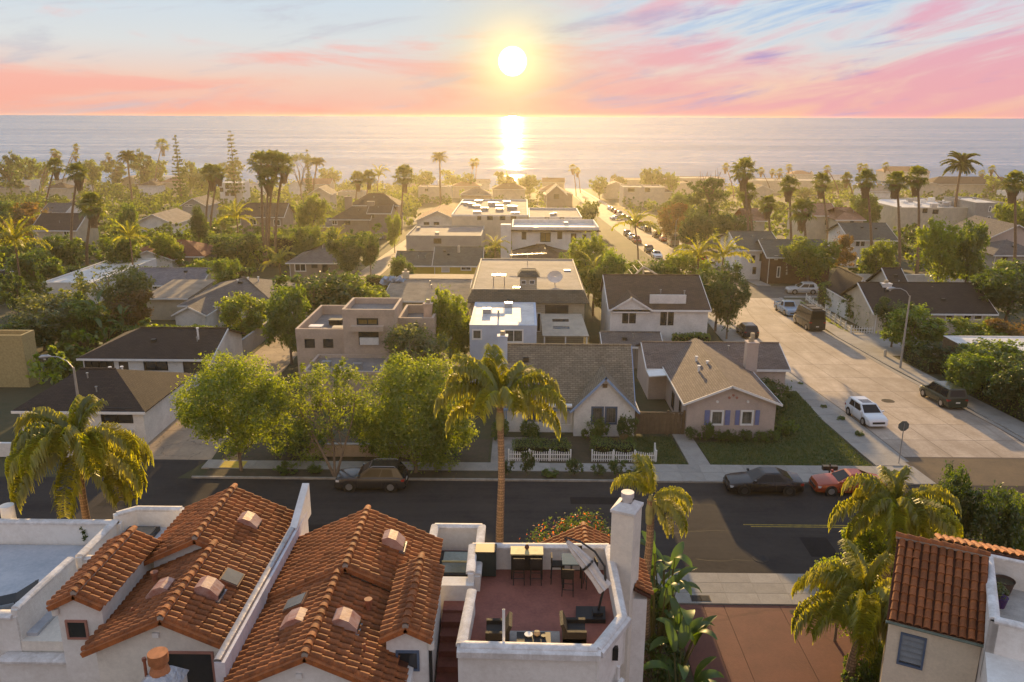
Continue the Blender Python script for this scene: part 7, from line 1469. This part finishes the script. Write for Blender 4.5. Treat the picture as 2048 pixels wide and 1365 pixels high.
# leafy bed beside the driveway
for i, (x, y, hh, n, lab) in enumerate(((6.9, 33.5, 4.6, 11, 'tall bird-of-paradise clump nearest the street'), (6.2, 32.0, 5.2, 11, 'tall bird-of-paradise clump beside the slender palm'), (7.1, 31.0, 3.4, 10, 'bird-of-paradise clump overhanging the red driveway'), (6.6, 28.8, 2.6, 9, 'dark bird-of-paradise clump in the middle of the bed'), (6.7, 26.6, 1.7, 8, 'low broad-leaved clump in the near part of the bed'), (6.2, 35.2, 3.8, 9, 'bird-of-paradise clump at the pavement end of the bed'))): banana(lab, (x, y, .05), hh, n, 60+i)
tree('shrub', 'small-leaved dark shrub at the near end of the leafy bed', 'shrub', 'bushd', (5.3, 25.2, .05), 1.6, 1.3); tree('shrub', 'dark undergrowth bush in the leafy bed', 'shrub', 'bushd', (6.0, 30.0, .05), 2.4, 1.4); tree('shrub', 'undergrowth bush at the street end of the leafy bed', 'shrub', 'bushd', (6.4, 34.0, .05), 3.0, 1.3)
b = Vector((2.6, 35.3, 0)); o = thing('bougainvillea', 'large bougainvillea bush with orange flowers behind the roof terrace', 'bush', b); link(bpy.data.objects.new('crown', leaf_cloud('crown', [(-.2, .3, 3.6, 2.0, 1.5, 1.3), (-1.4, 0, 2.8, 1.0, 1.0, 1.2), (1.4, 0, 3.6, 1.1, 1.0, 1.2), (.4, .4, 4.6, 1.2, .9, .7), (0, 0, 1.6, 2.0, 1.4, 1.6)], 9000, .15, 55, BOUG)), o); limbs(3.2, 1.0, 5, .10, 4).build('trunk', BARK, o, local=True)
# bushes at the lower right and left
for (px, ptop, Y, w, key, lab) in ((1915, 935, 40.5, 100, 'dark', 'dark leafy tree at the right street corner'), (1990, 975, 39.5, 110, 'dark', 'second dark leafy tree at the right street corner'), (2045, 985, 40.5, 80, 'round', 'leafy tree at the right edge by the street corner'), (1760, 1045, 37.5, 150, 'roundy', 'yellow-green bush under the queen palm beyond the tiled house'), (1690, 1120, 33.5, 120, 'roundy', 'yellow-green bush behind the thick-trunked queen palm')):
    tat(key, lab, px, ptop, Y, w)
tree('shrub', 'dark shrub at the foot of the thick-trunked palm', 'shrub', 'bushd', (14.3, 28.6, 0), 2.2, 1.3); tree('shrub', 'shrub between the red driveway and the tiled house', 'shrub', 'bush', (15.3, 30.6, 0), 2.6, 1.2)
q = P(15, 1310, 4); tree('shrub', 'dark shrub at the lower left corner', 'shrub', 'bushd', (q.x-.3, q.y, 2.4), 2.6, 1.5); q = P(-5, 1345, 4); tree('shrub', 'yellowish shrub at the lower left corner', 'shrub', 'bush', (q.x, q.y-.4, 2.2), 2.2, 1.2)
gb = struct('raised_bed', MB().box(-24, -18.2, 18, 23.4, 0, 2.5), SOIL)
# --- middle distance: (key, label, px, py of the top, distance, width px)
MID = [
 ('grey', 'grey-green olive tree left of the first bungalow roof', 75, 592, 84, 190), ('grey', 'large grey-green tree mass right of the grey-green olive tree', 215, 530, 92, 150), ('round', 'leafy tree between the cypress and the bungalows', 150, 600, 86, 130), ('dark', 'dark broad tree behind the strand-board building', 30, 640, 80, 130), ('rust', 'rusty tree above the banana thicket', 250, 580, 89, 100),
 ('dark', 'wide dark tree behind the adobe house', 625, 546, 90, 170), ('round', 'broad rusty-green tree touching the wide dark tree behind the adobe house', 700, 552, 93, 150), ('round', 'tall dark tree left of the adobe house by the alley', 572, 570, 79, 105), ('roundy', 'golden tree touching the right of the wide dark tree', 740, 572, 92, 110), ('grey', 'rounded rusty-green tree in front of the pale blue house', 835, 648, 69, 150), ('roundy', 'willowy tree between the adobe house and the pale blue house', 898, 578, 76, 100), ('roundy', 'yellow-green tree in the yard of the broad hipped house', 480, 590, 88, 110),
 ('dark', 'tall clipped dark tree left of the alley', 690, 464, 128, 80), ('dark', 'clipped dark tree beside the alley behind the tall one', 738, 466, 136, 46), ('round', 'rounded bush tree right of the alley before the yellow house', 800, 512, 118, 60), ('roundy', 'round-topped tree at the far end of the alley', 787, 428, 172, 36), ('roundy', 'bright tree left of the taupe two-storey house', 622, 388, 185, 70), ('round', 'round-crowned tree with flat top left of the grey gabled house', 255, 405, 172, 46), ('dark', 'dark round tree before the grey gabled house', 392, 412, 165, 42),
 ('round', 'leafy tree right of the mansard house', 1225, 500, 100, 90), ('roundy', 'golden vine-covered tree right of the mansard house', 1180, 470, 112, 90), ('round', 'green tree behind the white gable house', 1310, 520, 108, 120), ('roundy', 'yellow-green tree behind the skeletal roof frame', 1370, 505, 112, 110), ('dark', 'dense tall tree at the kerb right of the white gable house', 1440, 530, 95, 110), ('dark', 'dense dark tree overhanging the side street', 1462, 560, 91, 80), ('round', 'leafy tree left of the street to the sea', 1145, 500, 122, 60),
 ('rust', 'reddish tree right of the parked cars on the sea street', 1345, 405, 190, 80), ('pine', 'tall dark pine right of the sea street', 1425, 342, 185, 110), ('dark', 'dark tree under the tall pine', 1400, 420, 172, 90), ('dark', 'dark tree between the pine and the fan palms', 1470, 430, 168, 80), ('round', 'round tree before the pale terraced building', 1360, 385, 230, 70), ('far', 'dark bushy tree left of the sea street bend', 1178, 400, 225, 50), ('rust', 'small orange-tinted tree right of the tan box van', 1375, 430, 176, 50),
 ('roundy', 'large round golden tree in front of the brick apartment house', 1625, 478, 127, 115), ('roundy', 'round golden-green street tree right of the long grey roof', 1890, 440, 121, 105), ('round', 'second round street tree right of the golden-green one', 1950, 440, 121, 85), ('roundy', 'loose yellow-green tree behind the middle fan palms', 1765, 480, 128, 70), ('rust', 'loose rusty tree between the fan palms', 1685, 465, 140, 60), ('dark', 'dense glossy tree with pale flowers at the right edge', 2030, 530, 98, 150), ('round', 'leafy tree behind the long cream building', 1735, 385, 210, 70), ('roundy', 'golden tree at the right edge behind the fan palm', 2030, 400, 180, 70), ('round', 'dark tree at the right edge below the round-window building', 2015, 520, 118, 80),
 ('round', 'broad garden tree on the right of the tall street lamp', 1830, 612, 84, 130), ('dark', 'dark garden tree behind the tall street lamp', 1795, 600, 88, 80), ('round', 'garden tree right of the picket fence', 1722, 588, 102, 70), ('round', 'bushy tree between the silver SUV and the garden cottage', 1680, 560, 110, 75), ('round', 'tall hedge-like tree behind the green minivan', 1990, 680, 73, 150), ('dark', 'dark bushy tree left of the white carport', 1905, 690, 78, 110), ('round', 'bushy tree spilling over the hedge just behind the minivan', 1945, 705, 69, 95), ('dark', 'bushy tree spilling over the hedge at the right edge', 2040, 720, 65, 120), ('roundy', 'golden bushes below the garden cottage windows', 1960, 640, 86, 120), ('rust', 'rusty shrubs right of the garden cottage', 2030, 640, 84, 100),
 ('roundy', 'golden tree left of the fan palm cluster', 415, 520, 120, 90), ('dark', 'dark tree beneath the fan palm cluster', 470, 470, 140, 100), ('round', 'tree right of the fan palm trunks', 610, 450, 150, 70), ('round', 'tree between the red roof and the fan palm cluster', 445, 515, 112, 70), ('round', 'green tree at the far left behind the date-like palm', 60, 500, 118, 120), ('dark', 'dark tree behind the cypress at the left', 110, 470, 130, 90), ('round', 'tree right of the skirted palm at the left', 240, 470, 128, 90), ('roundy', 'golden tree right of the cream gabled house', 330, 465, 140, 70), ('rust', 'rusty bushes before the small blue-grey roof', 60, 405, 180, 110), ('round', 'tree mass at the left edge below the horizon', 15, 400, 190, 90)]
for k, lab, px, pt, Y, w in MID: tat(k, lab, px, pt, Y, w)
# cypresses
def cypress(label, px, pt, Y, w):
    t_ = D(px, pt, Y); zb = T(Y); h_ = t_.z-zb; r = w/2*Y/FPX; o = thing('cypress', label, 'tree', (t_.x, Y, zb)); link(bpy.data.objects.new('crown', leaf_cloud('crown', [(0, 0, h_*(.08+.84*i/11), r*(1-.85*i/11)+.1, r*(1-.85*i/11)+.1, h_*.09) for i in range(12)], 2600, .24, int(px), DARKG, .4, .6)), o); MB().cyl((0, 0), .14, 0, h_*.3, 8).build('trunk', BARK, o, local=True)
cypress('slender dark cypress before the lot of parked cars', 68, 480, 100, 26); cypress('short dark cypress right of the parked cars', 153, 512, 104, 20)
tat('fard', 'conical dark bush tree by the lot at the left edge', 22, 540, 98, 60)
# banana thicket left
for i, (px, pt, Y) in enumerate(((150, 560, 88), (185, 585, 86), (215, 600, 87), (165, 620, 84), (240, 615, 86), (205, 640, 83))): a = D(px, pt, Y); banana(('banana-like plant at the left of the thicket', 'tall banana-like plant in the thicket', 'banana-like plant in the middle of the thicket', 'low banana-like plant at the front left of the thicket', 'banana-like plant at the right of the thicket', 'low banana-like plant at the front of the thicket')[i]+' behind the bungalows', (a.x, Y, T(Y)), (a.z-T(Y))*.8, 9, 80+i)
# hedges
hedge('long_hedge', 'long dark hedge above the lavender-grey roof', -72, -42, 121, 123.5, 3.2, DARKG, 22, .34, 5); hedge('long_hedge', 'tall clipped hedge behind the red roof', -60, -40, 152, 156, 5.2, OLIVE, 16, .4, 6); hedge('clipped_hedge', 'leafy hedge between the bungalows and the broad hipped house', -45, -33.5, 84, 86, 2.4, OLIVE, 40, .24, 7); hedge('street_hedge', 'dark hedge along the right pavement behind the minivan', 40.9, 43.8, 60, 76, 2.1, OLIVE, 40, .22, 8); hedge('street_hedge', 'low hedge under the tall street lamp', 40.2, 42, 77, 83, 1.4, DARKG, 50, .2, 9); hedge('garden_hedge', 'hedge behind the side-street picket fence', 42.2, 45, 96, 114, 2.6, OLIVE, 36, .24, 10); hedge('fence_planting', 'low flowering bed outside the side-street picket fence', 39.05, 39.4, 95, 112, .4, YELLOWG, 60, .16, 11); hedge('yard_hedge', 'dark hedge in front of the yellow house roof', -24, -6, 121, 122.6, 2.2, DARKG, 30, .3, 12); hedge('yard_hedge', 'vine hedge on the wall right of the white gable house', 15.5, 19.3, 80.2, 81.6, 3.0, OLIVE, 60, .2, 13)
# --- palms
def pat(kind, label, px, pt, Y, base_px=None, lean=0., scale=1., nf=None, name=None, group=None, seed=0):
    t_ = D(px, pt, Y); zb = T(Y); up = {'fan': 1.5, 'date': 3.2, 'loose': 2.4, 'queen': 2.2}[kind]*scale; h_ = max(2, t_.z-up-zb); bx = t_.x if base_px is None else D(base_px, 600, Y).x
    return palm(name or {'fan': 'fan_palm', 'date': 'date_palm', 'loose': 'feather_palm', 'queen': 'queen_palm'}[kind], label, kind, (bx, Y, zb), h_, (t_.x-bx, 0), seed or int(px), scale=scale, nf=nf, group=group)
for px, pt, Y, s, bp, lab in ((520, 300, 150, 1.5, 535, 'left fan palm of the tall skirted cluster'), (545, 298, 152, 1.5, 545, 'tallest fan palm of the skirted cluster'), (565, 305, 150, 1.4, 556, 'right fan palm of the skirted cluster'), (535, 335, 148, 1.3, 540, 'lower fan palm inside the skirted cluster'), (152, 322, 150, 1.35, 155, 'thick skirted fan palm at the left'), (180, 385, 135, 1.5, 182, 'bushy shorter fan palm before the cream gabled house'), (108, 315, 215, 1.5, 110, 'fan palm left of the thick skirted one'), (420, 325, 190, 1.7, 424, 'pair-like fan palm left of the skirted cluster'), (436, 330, 188, 1.2, 432, 'smaller fan palm beside the pair-like one'), (808, 330, 215, 1.9, 806, 'thick fan palm left of the sun glitter'), (715, 342, 250, 1.6, 718, 'low dark fan palm left of the feathery one'), (737, 338, 250, 1.6, 738, 'dark fan palm next to the feathery one'),
   (1490, 316, 148, 1.5, 1490, 'tallest fan palm right of the pine'), (1497, 365, 150, 1.2, 1500, 'shorter fan palm under the tallest one'), (1580, 350, 155, 1.25, 1573, 'straight fan palm left of the broad low fan palm'), (1645, 345, 165, 1.3, 1646, 'slim fan palm behind the broad low fan palm'), (1538, 388, 150, 1.15, 1532, 'short-crowned fan palm before the apartment house'), (1608, 395, 143, 1.5, 1606, 'broad low fan palm before the brick apartment house'), (1735, 338, 149, 1.3, 1733, 'tall fan palm before the long grey roof'), (1795, 342, 140, 1.15, 1790, 'left one of the two close tall fan palms'), (1838, 332, 139, 1.25, 1826, 'right one of the two close tall fan palms'), (2032, 342, 135, 1.3, 2018, 'tall fan palm at the right edge'), (1695, 345, 260, 1.2, 1697, 'thin distant fan palm between the tall ones')):
    pat('fan', lab, px, pt, Y, bp, 0, s)
pat('date', 'huge feather-crowned date palm against the sea at the right', 1927, 300, 215, None, 0, 1.15, 64); pat('date', 'date palm standing against the sea left of the sun', 879, 302, 330, None, 0, .85); pat('date', 'small date palm against the sea beside the umbrella pine', 634, 312, 330, 637, 0, .8); pat('date', 'broad palm crown in the left treeline', 252, 298, 330, None, 0, 1.0)
pat('loose', 'feathery palm at the left edge', 20, 430, 105, None, 0, 1.6, 18); pat('loose', 'feathery palm in front of the street to the sea', 1272, 415, 132, 1276, 0, 1.25, 15); pat('loose', 'feathery palm left of the side street junction', 1400, 470, 108, None, 0, 1.2, 14); pat('loose', 'golden feathery palm above the kerbside trees', 1450, 470, 106, None, 0, 1.25, 14); pat('loose', 'small feathery palm under the fan palm cluster', 470, 400, 160, None, 0, 1.5, 14); pat('loose', 'feathery palm right of the bushy shorter fan palm', 255, 440, 125, None, 0, 1.2, 14); pat('loose', 'low palm before the taupe two-storey house', 670, 452, 165, None, 0, 1.4, 14); pat('loose', 'low golden palm under the fan palm trunks', 556, 490, 138, None, 0, 1.3, 12); pat('loose', 'feathery palm near the shore', 757, 328, 260, 758, 0, 1.5, 12); pat('loose', 'small golden palm in the yard right of the mansard house', 1190, 505, 104, None, 0, 1.0, 12); pat('loose', 'small palm left of the modern house', 990, 470, 140, None, 0, .9, 11)
DPS = []
for i, (px, pt, bp) in enumerate(((107, 296, 110), (115, 302, 116), (151, 287, 158), (149, 302, 152), (216, 304, 217), (323, 275, 333), (945, 318, 945), (953, 316, 953), (1146, 328, 1147), (1155, 335, 1155), (1452, 325, 1452), (1523, 334, 1523), (1545, 337, 1545), (1560, 337, 1560), (1579, 327, 1579), (1655, 330, 1656), (1721, 325, 1722), (1732, 327, 1732), (1772, 324, 1772), (1965, 340, 1965), (1985, 330, 1985))):
    dp = pat('fan', 'thin distant palm rising from the shore treeline', px, pt, 400+(i*37 % 90), bp, 0, 1.4 if px != 323 else 2.4, 14, 'distant_palm', 'thin palms along the shore', 100+i); DPS.append(dp)
order_labels(DPS, 'thin distant palm on the shore skyline, %s of these from the left')
# Norfolk pines and the umbrella pine
def norfolk(label, px, pt, Y, w):
    t_ = D(px, pt, Y); zb = T(Y); h_ = t_.z-zb; r = w/2*Y/FPX; o = thing('norfolk_pine', label, 'tree', (t_.x, Y, zb)); MB().tube([(0, 0, 0), (0, 0, h_)], [.35, .06], 8).build('trunk', BARK, o, True, local=True); lb = []
    for i in range(17):
        f = i/16; z = h_*(.20+.78*f); rr = r*(1-.74*f)
        for k in range(6): a = k*1.047+i*.5; lb += [(math.cos(a)*rr*u, math.sin(a)*rr*u, z+.25*u, rr*.28, rr*.28, .42) for u in (.3, .55, .8, 1.0)]
    link(bpy.data.objects.new('crown', leaf_cloud('crown', lb, 9500, .55, int(px), DARKG, .4, .2)), o)
norfolk('tiered Norfolk pine standing alone against the sea', 460, 262, 330, 38); norfolk('tiered Norfolk pine beside the leaning thin palm', 350, 270, 330, 30); norfolk('small tiered pine behind the umbrella pine', 614, 300, 350, 16)
Y = 340; t_ = D(597, 305, Y); o = thing('umbrella_pine', 'flat-topped umbrella pine on bare limbs near the shore', 'tree', (t_.x, Y, T(Y))); hz = t_.z-T(Y); limbs(hz*.95, 4.5, 7, .35, 8, .35).build('trunk', BARK, o, local=True); link(bpy.data.objects.new('crown', leaf_cloud('crown', [(-4, 0, hz*.86, 3.2, 2.5, 1.1), (0, 0, hz*.92, 4.2, 3, 1.2), (4, 0, hz*.85, 3.2, 2.5, 1.1)], 2600, .45, 66, DARKG)), o)
# treeline trees near the shore that can be told apart
STS = []
for i, (px, pt, w, k) in enumerate(((10, 306, 70, 'fard'), (48, 312, 60, 'far'), (80, 322, 50, 'far'), (178, 318, 50, 'far'), (225, 318, 60, 'fard'), (280, 302, 60, 'fard'), (305, 318, 60, 'far'), (375, 320, 40, 'far'), (462, 318, 50, 'fard'), (400, 335, 60, 'far'), (660, 335, 50, 'far'), (850, 340, 50, 'far'), (905, 342, 50, 'fary'), (935, 345, 40, 'far'), (1010, 345, 50, 'fary'), (1060, 348, 50, 'far'), (1100, 355, 40, 'far'), (1200, 352, 40, 'far'), (1240, 350, 36, 'fard'), (1310, 335, 60, 'far'), (1290, 340, 26, 'fard'), (1345, 345, 30, 'far'), (1668, 360, 50, 'far'), (1610, 375, 40, 'far'), (1990, 352, 40, 'fary'))):
    STS.append(tat(k, 'tree in the hazy treeline along the shore', px, pt, 380+(i*53 % 110), w, 'shore_tree', group='treeline along the shore'))
order_labels(STS, 'leafy tree in the shore skyline, %s of these from the left')
# --- greenery between the houses: nobody could count it
def greenery():
    rg = np.random.default_rng(12); V = []; n = 0; tries = 0; CLEAR = [(20, 41, 50, 540), (-31, -22, 50, 320), (-60, 60, 30, 56), (-200, 200, 117, 129)]
    tpl = []
    for s in range(4):
        me = leaf_cloud('tpl', lobes_round(4., 2.6, 7, 300+s, .02), 430, .56, 300+s, OLIVE); a = np.empty(len(me.vertices)*3, dtype=np.float32); me.vertices.foreach_get('co', a); tpl.append(a.reshape(-1, 3)); bpy.data.meshes.remove(me)
    while n < 2250 and tries < 26000:
        tries += 1; Y = 66+470*rg.random()**.85; px = rg.uniform(-40, 2090) if rg.random() > .3 else rg.uniform(-40, 850); x = D(px, 500, Y).x
        if any(c[0]-2 < x < c[1]+2 and c[2]-2 < Y < c[3]+2 for c in CLEAR if c[0] > -59): continue
        if -200 < x < 200 and 115 < Y < 131: continue
        if any(q[0]-1.6 < x < q[1]+1.6 and q[2]-3.2 < Y < q[3]+1.6 for q in FOOT): continue
        if Y < 100 and -22 < x < 22: continue
        s = rg.uniform(.5, 1.05) if Y < 140 else rg.uniform(.65, 1.4); a = rg.uniform(0, 6.28); c, sn = math.cos(a)*s, math.sin(a)*s; t_ = tpl[n % 4]
        V.append(np.stack([t_[:, 0]*c-t_[:, 1]*sn+x, t_[:, 0]*sn+t_[:, 1]*c+Y, t_[:, 2]*s*rg.uniform(.7, 1.15)+T(Y)], 1)); n += 1
    k = 3; mats_ = (OLIVE, YELLOWG, DARKG)
    for i in range(3):
        v = np.concatenate(V[i::3]); o = bpy.data.objects.new('garden_greenery', np_mesh('garden_greenery', v, np.arange(len(v)).reshape(-1, 4), mats_[i])); link(o)
        tag(o, ('green', 'yellow-green', 'dark green')[i]+' garden shrubbery filling the gaps between the houses', 'shrubbery', kind='stuff')
greenery()
# ------------------------------------------------------------------ haze
hz = MB().box(-720, 720, -70, 543.5, -24.5, 24.5)
M = bpy.data.materials.new('haze_air'); M.use_nodes = True; t = NT(M.node_tree); t.n.clear(); out = t.node('ShaderNodeOutputMaterial'); v = t.node('ShaderNodeVolumePrincipled')
v.inputs['Color'].default_value = (.96, .86, .66, 1); v.inputs['Density'].default_value = .00018; v.inputs['Anisotropy'].default_value = .72
t.l.new(v.outputs[0], out.inputs['Volume'])
o = hz.build('haze', M); o['kind'] = 'stuff'; o['label'] = 'golden evening haze over the neighbourhood'; o['category'] = 'haze'; o.display_type = 'WIRE'
